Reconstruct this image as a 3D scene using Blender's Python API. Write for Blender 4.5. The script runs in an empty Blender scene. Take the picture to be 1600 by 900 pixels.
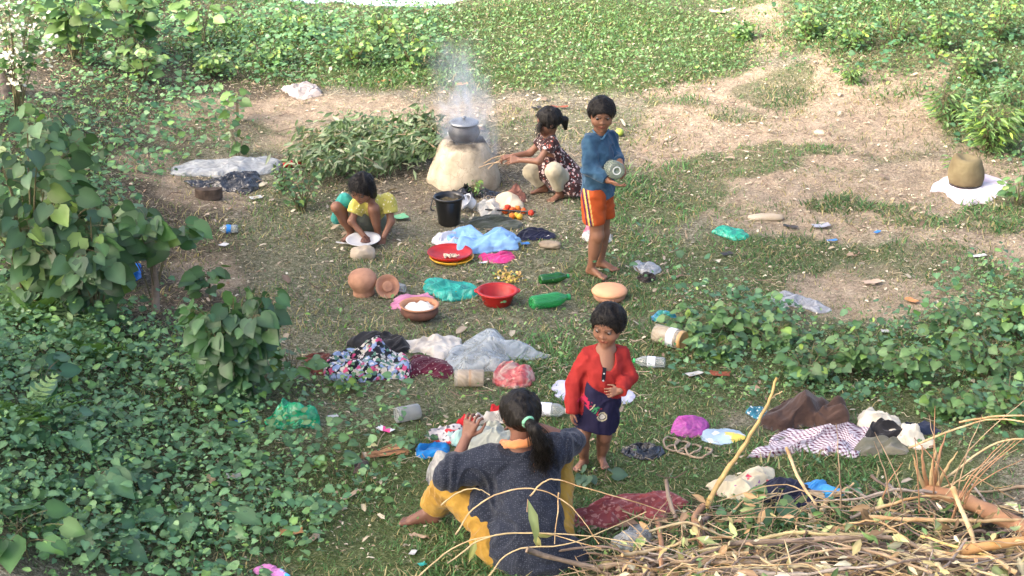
import bpy, math, random
import numpy as np
from mathutils import Vector, Matrix, Euler

SC = bpy.context.scene
COL = SC.collection
RNG = np.random.default_rng(7)
random.seed(7)
rad = math.radians

# ------------------------------------------------------------------ camera
CAM_H = 5.7
PITCH = rad(22.0)
FPX = 3700.0
cam_d = bpy.data.cameras.new('camera')
cam_d.sensor_width = 36.0
cam_d.lens = 36.0 * FPX / 1600.0
cam_d.clip_start = 0.1
cam_d.clip_end = 2000.0
cam = bpy.data.objects.new('camera', cam_d)
COL.objects.link(cam)
cam.location = (0, 0, CAM_H)
cam.rotation_euler = (rad(90) - PITCH, 0, 0)
SC.camera = cam

# ------------------------------------------------------------------ sky, sun, exposure
SUN_EL, SUN_AZ = rad(36), rad(-118)      # azimuth measured from +Y towards +X
world = bpy.data.worlds.new('World')
SC.world = world
world.use_nodes = True
wn = world.node_tree
bg = wn.nodes['Background']
sky = wn.nodes.new('ShaderNodeTexSky')
sky.sky_type = 'NISHITA'
sky.sun_disc = False
sky.sun_elevation = SUN_EL
sky.sun_rotation = SUN_AZ
sky.air_density = 0.7
sky.dust_density = 7.0
sky.ozone_density = 0.4
wn.links.new(sky.outputs[0], bg.inputs[0])
bg.inputs[1].default_value = 0.15
sd = bpy.data.lights.new('sun', 'SUN')
sd.energy = 1.5
sd.angle = rad(10.0)
sd.color = (1.0, 0.94, 0.86)
sun = bpy.data.objects.new('sun', sd)
COL.objects.link(sun)
sdir = Vector((math.sin(SUN_AZ) * math.cos(SUN_EL), math.cos(SUN_AZ) * math.cos(SUN_EL), math.sin(SUN_EL)))
sun.rotation_euler = sdir.to_track_quat('Z', 'Y').to_euler()
vs = SC.view_settings
vs.view_transform = 'Standard'
vs.look = 'None'
vs.exposure = 2.18
vs.gamma = 1.0
vs.use_curve_mapping = False
SC.cycles.max_bounces = 8
SC.cycles.transparent_max_bounces = 16
SC.cycles.volume_bounces = 1
SC.cycles.volume_step_rate = 2.0
SC.cycles.use_denoising = True

# ------------------------------------------------------------------ numpy noise
def _h(i, j, k, s):
    n = (i.astype(np.int64) * 374761393 + j.astype(np.int64) * 668265263 + k.astype(np.int64) * 1274126177 + s * 974711) & 0xFFFFFFFF
    n = ((n ^ (n >> 13)) * 1274126177) & 0xFFFFFFFF
    n = (n ^ (n >> 16)) & 0xFFFFFF
    return n / float(0xFFFFFF) * 2 - 1

def noise(x, y, z=0.0, s=0):
    x = np.asarray(x, float); y = np.asarray(y, float) + 0 * x; z = np.asarray(z, float) + 0 * x
    xi, yi, zi = np.floor(x), np.floor(y), np.floor(z)
    fx, fy, fz = x - xi, y - yi, z - zi
    fx = fx * fx * (3 - 2 * fx); fy = fy * fy * (3 - 2 * fy); fz = fz * fz * (3 - 2 * fz)
    r = 0
    for a in (0, 1):
        for b in (0, 1):
            for c in (0, 1):
                w = (fx if a else 1 - fx) * (fy if b else 1 - fy) * (fz if c else 1 - fz)
                r = r + w * _h(xi + a, yi + b, zi + c, s)
    return r

def fbm(x, y, z=0.0, s=0, o=3):
    r = 0; a = 1.0; t = 0
    for i in range(o):
        r = r + a * noise(np.asarray(x) * 2 ** i, np.asarray(y) * 2 ** i, np.asarray(z) * 2 ** i, s + i)
        t += a; a *= 0.5
    return r / t

def ridge(x, y, z=0.0, s=0):
    return 1 - np.abs(noise(x, y, z, s)) * 2

def sstep(a, b, x):
    t = np.clip((np.asarray(x, float) - a) / (b - a), 0, 1)
    return t * t * (3 - 2 * t)

# ------------------------------------------------------------------ terrain and where things stand on it
cP, sP = math.cos(PITCH), math.sin(PITCH)

def shore(x):
    return 20.9 + 1.5 * sstep(-0.75, 0.35, x) * (0.5 + 0.5 * sstep(-.5, 1.5, x)) + 2.5 * sstep(-1.9, -3.2, x) + 0.07 * noise(np.asarray(x) * 3, 0, 0, 5)

def H(x, y):
    x = np.asarray(x, float); y = np.asarray(y, float)
    h = 0.035 * fbm(x * 0.9, y * 0.9, 0, 1, 3) + 0.012 * fbm(x * 5, y * 5, 0, 2, 2) + .010 * ridge(x * 3.3 + fbm(x * 2, y * 2), y * 4.1, 0, 6)
    h = h + 0.55 * sstep(-1.5, -3.6, x) * sstep(14.0, 11.5, y)
    h = h + 0.35 * sstep(-2.3, -4.2, x) * sstep(12.5, 14.5, y)
    h = h + 0.45 * sstep(1.6, 3.6, x) * sstep(17.0, 20.5, y)
    h = h + 0.05 * sstep(0.4, 1.8, x + 0.25 * (y - 17)) * sstep(15.5, 17, y)
    d = y - shore(x)
    h = h - 0.5 * np.clip(d, 0, 5) ** 1.0 * sstep(0, 0.5, d)
    return h

def ray(px, py):
    u = (px - 800.0) / FPX; v = -(py - 450.0) / FPX
    return np.array([u, cP + v * sP, -sP + v * cP])

def G(px, py, dz=0.0):
    """ground point seen at photo pixel (px, py)"""
    d = ray(px, py); z = 0.0
    for _ in range(12):
        t = (CAM_H - z) / -d[2]
        z = float(H(d[0] * t, d[1] * t))
    return Vector((d[0] * t, d[1] * t, z + dz))

def PY(px, py, Y):
    """point on the sight line of photo pixel at world depth Y"""
    d = ray(px, py); t = Y / d[1]
    return np.array([d[0] * t, Y, CAM_H + d[2] * t])

def proj(x, y, z):
    x = np.asarray(x, float)
    dz = np.asarray(z, float) - CAM_H
    dep = y * cP - dz * sP
    up = y * sP + dz * cP
    return 800 + FPX * x / dep, 450 - FPX * up / dep

def scale_at(p):
    return FPX / (p[1] * cP - (p[2] - CAM_H) * sP)      # pixels per metre

KO = np.zeros((1400, 1000), bool)      # ground cells covered by things: nothing grows there
def keepout(poly=None, c=None, r=0.0, s=.94):
    gx_, gy_ = np.meshgrid(-5 + .01 * np.arange(1000), 9 + .01 * np.arange(1400))
    if poly is not None:
        P = np.asarray(poly, float); m = P.mean(0); P = m + (P - m) * s
        x0, y0 = P.min(0) - .02; x1, y1 = P.max(0) + .02
    else: x0, y0, x1, y1 = c[0] - r, c[1] - r, c[0] + r, c[1] + r
    i0, i1 = int(np.clip((x0 + 5) * 100, 0, 999)), int(np.clip((x1 + 5) * 100 + 1, 1, 1000)); j0, j1 = int(np.clip((y0 - 9) * 100, 0, 1399)), int(np.clip((y1 - 9) * 100 + 1, 1, 1400))
    X, Y = gx_[j0:j1, i0:i1], gy_[j0:j1, i0:i1]
    if poly is None: KO[j0:j1, i0:i1] |= (X - c[0]) ** 2 + (Y - c[1]) ** 2 < r * r; return
    ins = np.zeros(X.shape, bool)
    for k in range(len(P)):
        a, b = P[k], P[k - 1]
        ins ^= ((a[1] > Y) != (b[1] > Y)) & (X < (b[0] - a[0]) * (Y - a[1]) / (b[1] - a[1] + 1e-12) + a[0])
    KO[j0:j1, i0:i1] |= ins
def blocked(X, Y):
    i = np.clip(((X + 5) * 100).astype(int), 0, 999); j = np.clip(((Y - 9) * 100).astype(int), 0, 1399)
    return KO[j, i]

# ------------------------------------------------------------------ object helpers
def tag(o, label=None, cat=None, group=None, kind=None):
    if label: o['label'] = label
    if cat: o['category'] = cat
    if group: o['group'] = group
    if kind: o['kind'] = kind
    return o

def empty(name, loc, label=None, cat=None, group=None, rz=0):
    o = bpy.data.objects.new(name, None); COL.objects.link(o)
    o.location = loc; o.rotation_euler.z = rz
    o.empty_display_size = 0.05
    return tag(o, label, cat, group)

def mk(name, V, F, m=None, parent=None, col=None, uv=None, smooth=True, loc=None, faces_mat=None, mats=None):
    """V (n,3); F array (m,k) or list of such arrays / list of lists"""
    me = bpy.data.meshes.new(name)
    V = np.asarray(V, np.float32)
    if isinstance(F, np.ndarray): F = [F]
    if len(F) and not isinstance(F[0], np.ndarray):
        by = {}
        for f in F: by.setdefault(len(f), []).append(f)
        F = [np.array(v) for v in by.values()]
    F = [f for f in F if len(f)]
    nl = sum(f.size for f in F); nf = sum(len(f) for f in F)
    me.vertices.add(len(V)); me.vertices.foreach_set('co', V.ravel())
    me.loops.add(nl); me.polygons.add(nf)
    li = np.concatenate([f.ravel() for f in F]).astype(np.int32)
    me.loops.foreach_set('vertex_index', li)
    tot = np.concatenate([np.full(len(f), f.shape[1]) for f in F]).astype(np.int32)
    st = np.concatenate([[0], np.cumsum(tot)[:-1]]).astype(np.int32)
    me.polygons.foreach_set('loop_start', st)
    me.polygons.foreach_set('loop_total', tot)
    me.polygons.foreach_set('use_smooth', np.full(nf, smooth))
    if faces_mat is not None: me.polygons.foreach_set('material_index', np.asarray(faces_mat, np.int32))
    me.update(calc_edges=True)
    if col is not None:
        a = me.color_attributes.new('Col', 'FLOAT_COLOR', 'POINT')
        c = np.ones((len(V), 4), np.float32); c[:, :3] = np.asarray(col)[:, :3]
        a.data.foreach_set('color', c.ravel())
    if uv is not None:
        l = me.uv_layers.new(name='UVMap')
        l.data.foreach_set('uv', np.asarray(uv, np.float32)[li].ravel())
    if mats:
        for x in mats: me.materials.append(x)
    elif m: me.materials.append(m)
    o = bpy.data.objects.new(name, me); COL.objects.link(o)
    if loc is not None: o.location = loc
    if parent: o.parent = parent
    return o

def join_parts(parts):
    """parts: list of (V, F list/array) -> V, list of faces"""
    Vs, Fs, n = [], [], 0
    for V, F in parts:
        V = np.asarray(V, float)
        Vs.append(V)
        for f in (F if isinstance(F, list) else [F]):
            if isinstance(f, np.ndarray) and f.ndim == 2: Fs.append(f + n)
            else: Fs.append(np.array([f]) + n)
        n += len(V)
    return np.concatenate(Vs), Fs

def rotm(rx=0, ry=0, rz=0):
    return np.array(Euler((rx, ry, rz)).to_matrix())

def tf(V, R=None, t=None, s=1.0):
    V = np.asarray(V, float) * s
    if R is not None: V = V @ np.asarray(R).T
    if t is not None: V = V + np.asarray(t)
    return V

def tube(pts, r, n=6, cap=True):
    pts = np.asarray(pts, float); m = len(pts)
    r = np.full(m, r) if np.isscalar(r) else np.asarray(r, float)
    T = np.gradient(pts, axis=0); T /= np.linalg.norm(T, axis=1)[:, None] + 1e-9
    ref = np.array([0, 0, 1.0]) if abs(T[:, 2]).mean() < 0.8 else np.array([1.0, 0, 0])
    A = np.cross(T, ref); A /= np.linalg.norm(A, axis=1)[:, None] + 1e-9
    B = np.cross(T, A)
    th = np.arange(n) * 2 * math.pi / n
    V = pts[:, None] + r[:, None, None] * (np.cos(th)[None, :, None] * A[:, None] + np.sin(th)[None, :, None] * B[:, None])
    V = V.reshape(-1, 3)
    i = np.arange(m - 1)[:, None] * n + np.arange(n)[None]
    j = np.arange(m - 1)[:, None] * n + (np.arange(n)[None] + 1) % n
    F = [np.stack([i, j, j + n, i + n], -1).reshape(-1, 4)]
    if cap:
        F.append(np.array([list(range(n))[::1]]))
        F.append(np.array([[(m - 1) * n + k for k in range(n)][::-1]]))
    return V, F

def lathe(prof, n=28, close=False):
    """prof: list of (r, z)"""
    prof = np.asarray(prof, float); m = len(prof)
    th = np.arange(n) * 2 * math.pi / n
    V = np.stack([prof[:, 0, None] * np.cos(th), prof[:, 0, None] * np.sin(th), np.repeat(prof[:, 1, None], n, 1)], -1).reshape(-1, 3)
    i = np.arange(m - 1)[:, None] * n + np.arange(n)[None]
    j = np.arange(m - 1)[:, None] * n + (np.arange(n)[None] + 1) % n
    return V, [np.stack([i, j, j + n, i + n], -1).reshape(-1, 4)]

def bez(p0, p1, p2, n=8):
    t = np.linspace(0, 1, n)[:, None]
    return (1 - t) ** 2 * np.asarray(p0) + 2 * t * (1 - t) * np.asarray(p1) + t * t * np.asarray(p2)

def spline(P, n=6):
    P = np.asarray(P, float); Q = np.vstack([2 * P[0] - P[1], P, 2 * P[-1] - P[-2]])
    out = []
    for i in range(len(P) - 1):
        a, b, c, d = Q[i:i + 4]
        for t in np.linspace(0, 1, n, endpoint=False):
            out.append(0.5 * ((2 * b) + (-a + c) * t + (2 * a - 5 * b + 4 * c - d) * t * t + (-a + 3 * b - 3 * c + d) * t ** 3))
    out.append(P[-1])
    return np.array(out)

# ------------------------------------------------------------------ materials
def newmat(name):
    m = bpy.data.materials.new(name); m.use_nodes = True
    nt = m.node_tree; b = nt.nodes['Principled BSDF']
    return m, nt, b

def nd(nt, t, **kw):
    n = nt.nodes.new(t)
    for k, v in kw.items():
        if k.startswith('i_'): n.inputs[int(k[2:]) if k[2:].isdigit() else k[2:].replace('_', ' ')].default_value = v
        else: setattr(n, k, v)
    return n

def ramp(nt, stops, interp='LINEAR'):
    r = nt.nodes.new('ShaderNodeValToRGB'); r.color_ramp.interpolation = interp
    e = r.color_ramp.elements
    while len(e) < len(stops): e.new(0.5)
    for i, (p, c) in enumerate(stops):
        e[i].position = p; e[i].color = (*c, 1) if len(c) == 3 else c
    return r

def simple(name, c, rough=0.6, c2=None, scale=20, bump=0.0, bscale=60, spec=0.4, metal=0, coat=0, detail=4, mixlo=.35, mixhi=.65):
    m, nt, b = newmat(name)
    b.inputs['Roughness'].default_value = rough
    b.inputs['Metallic'].default_value = metal
    b.inputs['Specular IOR Level'].default_value = spec
    if coat: b.inputs['Coat Weight'].default_value = coat
    tc = nd(nt, 'ShaderNodeTexCoord')
    if c2 is not None:
        n = nd(nt, 'ShaderNodeTexNoise'); n.inputs['Scale'].default_value = scale; n.inputs['Detail'].default_value = detail
        nt.links.new(tc.outputs['Object'], n.inputs['Vector'])
        r = ramp(nt, [(mixlo, c), (mixhi, c2)])
        nt.links.new(n.outputs['Fac'], r.inputs[0]); nt.links.new(r.outputs[0], b.inputs['Base Color'])
    else: b.inputs['Base Color'].default_value = (*c, 1)
    if bump:
        n = nd(nt, 'ShaderNodeTexNoise'); n.inputs['Scale'].default_value = bscale; n.inputs['Detail'].default_value = 5
        nt.links.new(tc.outputs['Object'], n.inputs['Vector'])
        bp = nd(nt, 'ShaderNodeBump'); bp.inputs['Strength'].default_value = bump; bp.inputs['Distance'].default_value = 0.01
        nt.links.new(n.outputs['Fac'], bp.inputs['Height']); nt.links.new(bp.outputs[0], b.inputs['Normal'])
    return m

def leafmat(name, transl=0.35, rough=0.5, spec=0.5):
    m, nt, b = newmat(name)
    at = nd(nt, 'ShaderNodeAttribute', attribute_name='Col')
    nt.links.new(at.outputs['Color'], b.inputs['Base Color'])
    b.inputs['Roughness'].default_value = rough
    b.inputs['Specular IOR Level'].default_value = spec
    tr = nd(nt, 'ShaderNodeBsdfTranslucent')
    hs = nd(nt, 'ShaderNodeMix', data_type='RGBA', blend_type='MULTIPLY'); hs.inputs[0].default_value = 1
    nt.links.new(at.outputs['Color'], hs.inputs[6]); hs.inputs[7].default_value = (1.5, 1.6, 0.7, 1)
    nt.links.new(hs.outputs[2], tr.inputs['Color'])
    mx = nd(nt, 'ShaderNodeMixShader'); mx.inputs[0].default_value = transl
    out = nt.nodes['Material Output']
    nt.links.new(b.outputs[0], mx.inputs[1]); nt.links.new(tr.outputs[0], mx.inputs[2]); nt.links.new(mx.outputs[0], out.inputs[0])
    return m

def colmat(name, rough=0.7, spec=0.3, bump=0, bscale=80):
    m, nt, b = newmat(name)
    at = nd(nt, 'ShaderNodeAttribute', attribute_name='Col')
    nt.links.new(at.outputs['Color'], b.inputs['Base Color'])
    b.inputs['Roughness'].default_value = rough; b.inputs['Specular IOR Level'].default_value = spec
    if bump:
        tc = nd(nt, 'ShaderNodeTexCoord')
        n = nd(nt, 'ShaderNodeTexNoise'); n.inputs['Scale'].default_value = bscale; n.inputs['Detail'].default_value = 4
        nt.links.new(tc.outputs['Object'], n.inputs['Vector'])
        bp = nd(nt, 'ShaderNodeBump'); bp.inputs['Strength'].default_value = bump; bp.inputs['Distance'].default_value = 0.006
        nt.links.new(n.outputs['Fac'], bp.inputs['Height']); nt.links.new(bp.outputs[0], b.inputs['Normal'])
    return m

def film(name, c, alpha=0.5, rough=0.25, c2=None, trans=0.35):
    """thin plastic film: part see-through, part milky, with glossy creases"""
    m, nt, b = newmat(name)
    b.inputs['Base Color'].default_value = (*c, 1); b.inputs['Roughness'].default_value = rough
    b.inputs['Specular IOR Level'].default_value = 0.7
    tc = nd(nt, 'ShaderNodeTexCoord')
    n = nd(nt, 'ShaderNodeTexNoise'); n.inputs['Scale'].default_value = 9; n.inputs['Detail'].default_value = 2.5; n.inputs['Distortion'].default_value = 2.2
    nt.links.new(tc.outputs['Object'], n.inputs['Vector'])
    if c2:
        r = ramp(nt, [(0.42, c), (0.6, c2)]); nt.links.new(n.outputs['Fac'], r.inputs[0]); nt.links.new(r.outputs[0], b.inputs['Base Color'])
    bp = nd(nt, 'ShaderNodeBump'); bp.inputs['Strength'].default_value = 0.8; bp.inputs['Distance'].default_value = 0.03
    nt.links.new(n.outputs['Fac'], bp.inputs['Height']); nt.links.new(bp.outputs[0], b.inputs['Normal'])
    tl = nd(nt, 'ShaderNodeBsdfTranslucent'); tl.inputs[0].default_value = (*c, 1)
    m1 = nd(nt, 'ShaderNodeMixShader'); m1.inputs[0].default_value = trans
    nt.links.new(b.outputs[0], m1.inputs[1]); nt.links.new(tl.outputs[0], m1.inputs[2])
    tp = nd(nt, 'ShaderNodeBsdfTransparent')
    r2 = ramp(nt, [(0.3, (alpha * 0.55,) * 3), (0.7, (min(1, alpha * 1.35),) * 3)])
    nt.links.new(n.outputs['Fac'], r2.inputs[0])
    m2 = nd(nt, 'ShaderNodeMixShader')
    if alpha >= 1: m2.inputs[0].default_value = 1
    else: nt.links.new(r2.outputs[0], m2.inputs[0])
    nt.links.new(tp.outputs[0], m2.inputs[1]); nt.links.new(m1.outputs[0], m2.inputs[2])
    nt.links.new(m2.outputs[0], nt.nodes['Material Output'].inputs[0])
    return m
# trees whose crowns shade the clearing: x, y, height, crown radius, crown height, leaves, label, seed
TREES = [(-9.6, 7.0, 9.5, 3.5, 8.0, 4600, 'big leafy tree nearest the road above the left bank', 1),
         (-6.9, 4.2, 9.0, 3.2, 8.0, 4400, 'big leafy tree closest to the viewer on the left', 2),
         (-7.4, 9.6, 9.0, 3.0, 7.8, 3800, 'big leafy tree farther along the left bank', 3),
         (-12.6, 6.8, 9.0, 3.4, 7.8, 4200, 'big leafy tree farthest out on the left bank', 4),
         (-11.2, 10.6, 8.5, 2.6, 7.4, 2600, 'big leafy tree with a thin crown at the far end of the left bank', 5)]
# ------------------------------------------------------------------ zones of the ground
def zone(L, u, v, wob=1.0, seed=11):
    u = np.asarray(u, float); v = np.asarray(v, float)
    du = 26 * wob * fbm(u / 55, v / 32, 0, seed, 3); dv = 15 * wob * fbm(u / 55, v / 32, 7, seed + 3, 3)
    r = np.zeros_like(u)
    for cx, cy, rx, ry, w in L:
        d = np.sqrt(((u + du - cx) / rx) ** 2 + ((v + dv - cy) / ry) ** 2)
        r = np.maximum(r, w * sstep(1.2, 0.8, d))
    return r

Z_BARE = [(1250, 205, 250, 62, 1), (1115, 150, 110, 34, 1), (1370, 140, 120, 50, 1), (1085, 225, 100, 50, 1),
          (1190, 270, 180, 30, .9), (1210, 55, 55, 50, .9), (1300, 330, 190, 48, .8), (1500, 290, 160, 40, .8),
          (1370, 455, 160, 40, .8), (1530, 375, 130, 45, .7), (430, 178, 170, 20, .9), (610, 178, 130, 20, .8),
          (480, 222, 80, 20, .8), (240, 268, 60, 22, .8), (320, 300, 60, 22, .5), (330, 430, 60, 30, .6),
          (770, 175, 120, 14, .5), (700, 350, 150, 60, .25), (300, 210, 90, 20, .5), (1560, 240, 80, 20, .8)]
Z_GRASS = [(780, 800, 420, 170, 1), (950, 650, 190, 140, .95), (1080, 600, 100, 60, .7), (1300, 760, 260, 110, .95),
           (1020, 310, 130, 50, .8), (1130, 268, 130, 16, .8), (1215, 158, 70, 26, .75), (1170, 400, 190, 32, .8),
           (1400, 410, 130, 30, .7), (760, 480, 320, 160, .42), (560, 460, 200, 120, .38), (870, 420, 170, 60, .5),
           (1010, 430, 130, 70, .8), (420, 390, 110, 60, .45), (390, 220, 120, 25, .4), (1100, 450, 140, 50, .8),
           (1250, 500, 120, 40, .6), (1290, 370, 200, 30, .35), (600, 640, 220, 60, .6), (1500, 470, 140, 60, .5),
           (1560, 330, 60, 40, .8), (900, 200, 200, 30, .3), (480, 320, 90, 50, .5),
           (1230, 250, 100, 13, .85), (1350, 325, 90, 12, .75), (1130, 118, 60, 14, .8), (1150, 192, 60, 12, .7), (1460, 345, 90, 13, .7), (1290, 395, 120, 22, .8), (1060, 170, 60, 14, .7), (1330, 205, 50, 9, .6), (1180, 330, 60, 14, .6), (420, 200, 60, 9, .6), (560, 205, 50, 8, .5), (1480, 420, 90, 30, .7), (1310, 275, 70, 8, .6), (1400, 255, 60, 8, .5)]
Z_LUSH = [(800, 75, 400, 68, 1), (500, 85, 230, 60, .95), (1000, 90, 180, 62, 1), (1420, 60, 220, 90, .9),
          (1550, 190, 90, 60, .9), (1400, 150, 90, 30, .4), (1000, 0, 800, 30, .7), (1580, 130, 100, 130, .9)]
Z_WEED = [(130, 720, 360, 210, 1), (320, 810, 190, 120, .75), (60, 540, 140, 100, .9), (1370, 580, 330, 75, 1), (1560, 520, 110, 110, 1),
          (1150, 525, 110, 60, 1), (1520, 660, 140, 60, .8), (150, 60, 180, 90, .55), (420, 70, 150, 60, .5), (230, 200, 140, 90, .35),
          (60, 330, 140, 120, .6), (1450, 70, 230, 80, .6), (1560, 200, 80, 60, .6), (490, 650, 140, 60, .35), (520, 740, 110, 70, .3),
          (1230, 800, 120, 60, .35), (1000, 430, 60, 40, .25), (1090, 480, 60, 40, .4), (620, 60, 90, 50, .35)]
Z_HUMUS = [(250, 120, 230, 110, .8), (90, 420, 300, 220, .8), (640, 260, 200, 70, .5), (60, 650, 150, 130, .9), (1300, 860, 420, 90, .9), (150, 760, 330, 170, .85)]

# ------------------------------------------------------------------ ground sheet
def axis(a, b, step, lim, grow=1.35):
    c = list(np.arange(a, b + 1e-6, step))
    lo, hi = [], []
    s = step; x = a
    while x > -lim: s *= grow; x -= s; lo.append(x)
    s = step; x = b
    while x < lim: s *= grow; x += s; hi.append(x)
    return np.array(lo[::-1] + c + hi)

gx = axis(-5.0, 5.0, 0.03, 500)
gy = axis(8.4, 23.5, 0.035, 500)
GX, GY = np.meshgrid(gx, gy)
GZ = H(GX, GY)
far = np.clip((np.abs(GX) - 6) / 20, 0, 1) + np.clip((8 - GY) / 8, 0, 1)
GZ = np.where(GY > 30, np.maximum(GZ, -3.0), GZ)
inr = (np.abs(GX) < 6.5) & (GY > 7.5) & (GY < 24.5)
u, v = proj(GX, np.where(inr, GY, 15), 0.0)
zg = np.where(inr, np.maximum(zone(Z_GRASS, u, v), zone(Z_LUSH, u, v)), 0.6)
zb = np.where(inr, zone(Z_BARE, u, v), 0.3) * (1 - .75 * sstep(.55, .8, zg))
zh = np.where(inr, zone(Z_HUMUS, u, v) * (1 - .6 * zone(Z_WEED, u, v)), 0.3)
zg = np.where(inr, np.maximum(zg, zone(Z_WEED, u, v) * .9), zg)
zg = np.where(GY > 24.5, .4, zg)
nx, ny = len(gx), len(gy)
ii = (np.arange(ny - 1)[:, None] * nx + np.arange(nx - 1)[None]).ravel()
GF = np.stack([ii, ii + 1, ii + 1 + nx, ii + nx], -1)
gm, nt, b = newmat('earth')
at = nd(nt, 'ShaderNodeAttribute', attribute_name='Col')
sep = nd(nt, 'ShaderNodeSeparateColor'); nt.links.new(at.outputs['Color'], sep.inputs[0])
tc = nd(nt, 'ShaderNodeTexCoord')
def gnoise(scale, detail=5, dist=0.0, rough=0.6):
    n = nd(nt, 'ShaderNodeTexNoise'); n.inputs['Scale'].default_value = scale; n.inputs['Detail'].default_value = detail
    n.inputs['Distortion'].default_value = dist; n.inputs['Roughness'].default_value = rough
    nt.links.new(tc.outputs['Object'], n.inputs['Vector']); return n
def gmix(a, b_, f):
    m = nd(nt, 'ShaderNodeMix', data_type='RGBA')
    for s, x in ((6, a), (7, b_)):
        if isinstance(x, tuple): m.inputs[s].default_value = (*x, 1)
        else: nt.links.new(x, m.inputs[s])
    if isinstance(f, float): m.inputs[0].default_value = f
    else: nt.links.new(f, m.inputs[0])
    return m.outputs[2]
n1 = gnoise(7, 6); n2 = gnoise(45, 6, 1.0); n3 = gnoise(160, 3)
r_litter = ramp(nt, [(0.3, (.07, .06, .043)), (0.45, (.18, .16, .115)), (0.56, (.31, .28, .21)), (.68, (.46, .42, .33))]); nt.links.new(n2.outputs[0], r_litter.inputs[0])
r_sand = ramp(nt, [(0.3, (.24, .18, .13)), (0.5, (.43, .335, .24)), (0.7, (.56, .46, .34))]); nt.links.new(n1.outputs[0], r_sand.inputs[0])
r_sand2 = ramp(nt, [(0.38, (.13, .1, .07)), (0.5, (.4, .31, .22)), (0.62, (.55, .45, .32))]); nt.links.new(n2.outputs[0], r_sand2.inputs[0])
sand = gmix(r_sand.outputs[0], r_sand2.outputs[0], 0.4)
r_soil = ramp(nt, [(0.3, (.025, .02, .013)), (0.52, (.09, .07, .048)), (.68, (.2, .165, .12))]); nt.links.new(n2.outputs[0], r_soil.inputs[0])
r_turf = ramp(nt, [(0.3, (.04, .055, .02)), (0.5, (.095, .125, .045)), (0.66, (.21, .22, .12))]); nt.links.new(n2.outputs[0], r_turf.inputs[0])
c = gmix(r_litter.outputs[0], r_turf.outputs[0], sep.outputs[1])
c = gmix(c, r_soil.outputs[0], sep.outputs[2])
c = gmix(c, sand, sep.outputs[0])
r_sp = ramp(nt, [(0.4, (.75, .75, .75)), (0.6, (1.15, 1.15, 1.15))]); nt.links.new(n3.outputs[0], r_sp.inputs[0])
mm = nd(nt, 'ShaderNodeMix', data_type='RGBA', blend_type='MULTIPLY'); mm.inputs[0].default_value = 1
nt.links.new(c, mm.inputs[6]); nt.links.new(r_sp.outputs[0], mm.inputs[7])
nt.links.new(mm.outputs[2], b.inputs['Base Color'])
b.inputs['Roughness'].default_value = 0.95; b.inputs['Specular IOR Level'].default_value = 0.1
bp = nd(nt, 'ShaderNodeBump'); bp.inputs['Strength'].default_value = 1.0; bp.inputs['Distance'].default_value = 0.03
ad = nd(nt, 'ShaderNodeMath', operation='ADD'); nt.links.new(n2.outputs[0], ad.inputs[0]); nt.links.new(n1.outputs[0], ad.inputs[1])
nt.links.new(ad.outputs[0], bp.inputs['Height']); nt.links.new(bp.outputs[0], b.inputs['Normal'])
g = mk('ground', np.stack([GX, GY, GZ], -1).reshape(-1, 3), GF, gm,
       col=np.stack([zb, zg, zh], -1).reshape(-1, 3))
tag(g, kind='structure')

# ------------------------------------------------------------------ river
wm, nt2, b2 = newmat('river_water')
b2.inputs['Base Color'].default_value = (.42, .47, .5, 1); b2.inputs['Roughness'].default_value = 0.12
b2.inputs['IOR'].default_value = 1.33
tcw = nd(nt2, 'ShaderNodeTexCoord')
nw = nd(nt2, 'ShaderNodeTexNoise'); nw.inputs['Scale'].default_value = 3.5; nw.inputs['Detail'].default_value = 4
nt2.links.new(tcw.outputs['Object'], nw.inputs['Vector'])
bw = nd(nt2, 'ShaderNodeBump'); bw.inputs['Strength'].default_value = .15; bw.inputs['Distance'].default_value = .05
nt2.links.new(nw.outputs[0], bw.inputs['Height']); nt2.links.new(bw.outputs[0], b2.inputs['Normal'])
wx = np.linspace(-500, 500, 41); wy = np.linspace(21.0, 500, 31)
WX, WY = np.meshgrid(wx, wy)
ii = (np.arange(30)[:, None] * 41 + np.arange(40)[None]).ravel()
o = mk('water', np.stack([WX, WY, WX * 0 - 0.35], -1).reshape(-1, 3), np.stack([ii, ii + 1, ii + 42, ii + 41], -1), wm)
tag(o, kind='structure')

# ------------------------------------------------------------------ leaf and blade templates (length 1 along +Y, face +Z)
def t_heart():
    y = [0, .28, .58, .85, 1.0]; zc = [0, -.03, -.04, -.08, -.17]
    w = [(-.10, .16), (.16, .42), (.5, .40), (.8, .2)]
    V = [(0, y[i], zc[i]) for i in range(5)]
    for s in (-1, 1):
        V += [(s * .2, -.13, .03), (s * .43, .08, .06), (s * .45, .38, .05), (s * .27, .7, .0)]
    F = []
    for s, o_ in ((0, 5), (1, 9)):
        q = [(0, o_, o_ + 1, 1), (1, o_ + 1, o_ + 2, 2), (2, o_ + 2, o_ + 3, 3)]
        t = (3, o_ + 3, 4)
        if s: q = [x[::-1] for x in q]; t = t[::-1]
        F += [np.array(q), np.array([t])]
    return np.array(V, float), F

def t_oval(w=.3):
    V = [(0, 0, 0), (0, .5, -.03), (0, 1, -.14), (-w, .3, .05), (-w * .85, .68, .02), (w, .3, .05), (w * .85, .68, .02)]
    return np.array(V, float), [np.array([(0, 3, 4, 1), (1, 6, 5, 0)])[:, ::-1], np.array([(1, 4, 2), (1, 2, 6)])[:, ::-1]]

def t_lance(w=.12):
    V = [(0, 0, 0), (0, .45, .03), (0, 1, -.25), (-w, .35, .04), (-w * .7, .7, -.03), (w, .35, .04), (w * .7, .7, -.03)]
    return np.array(V, float), [np.array([(0, 3, 4, 1), (1, 6, 5, 0)])[:, ::-1], np.array([(1, 4, 2), (1, 2, 6)])[:, ::-1]]

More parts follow.
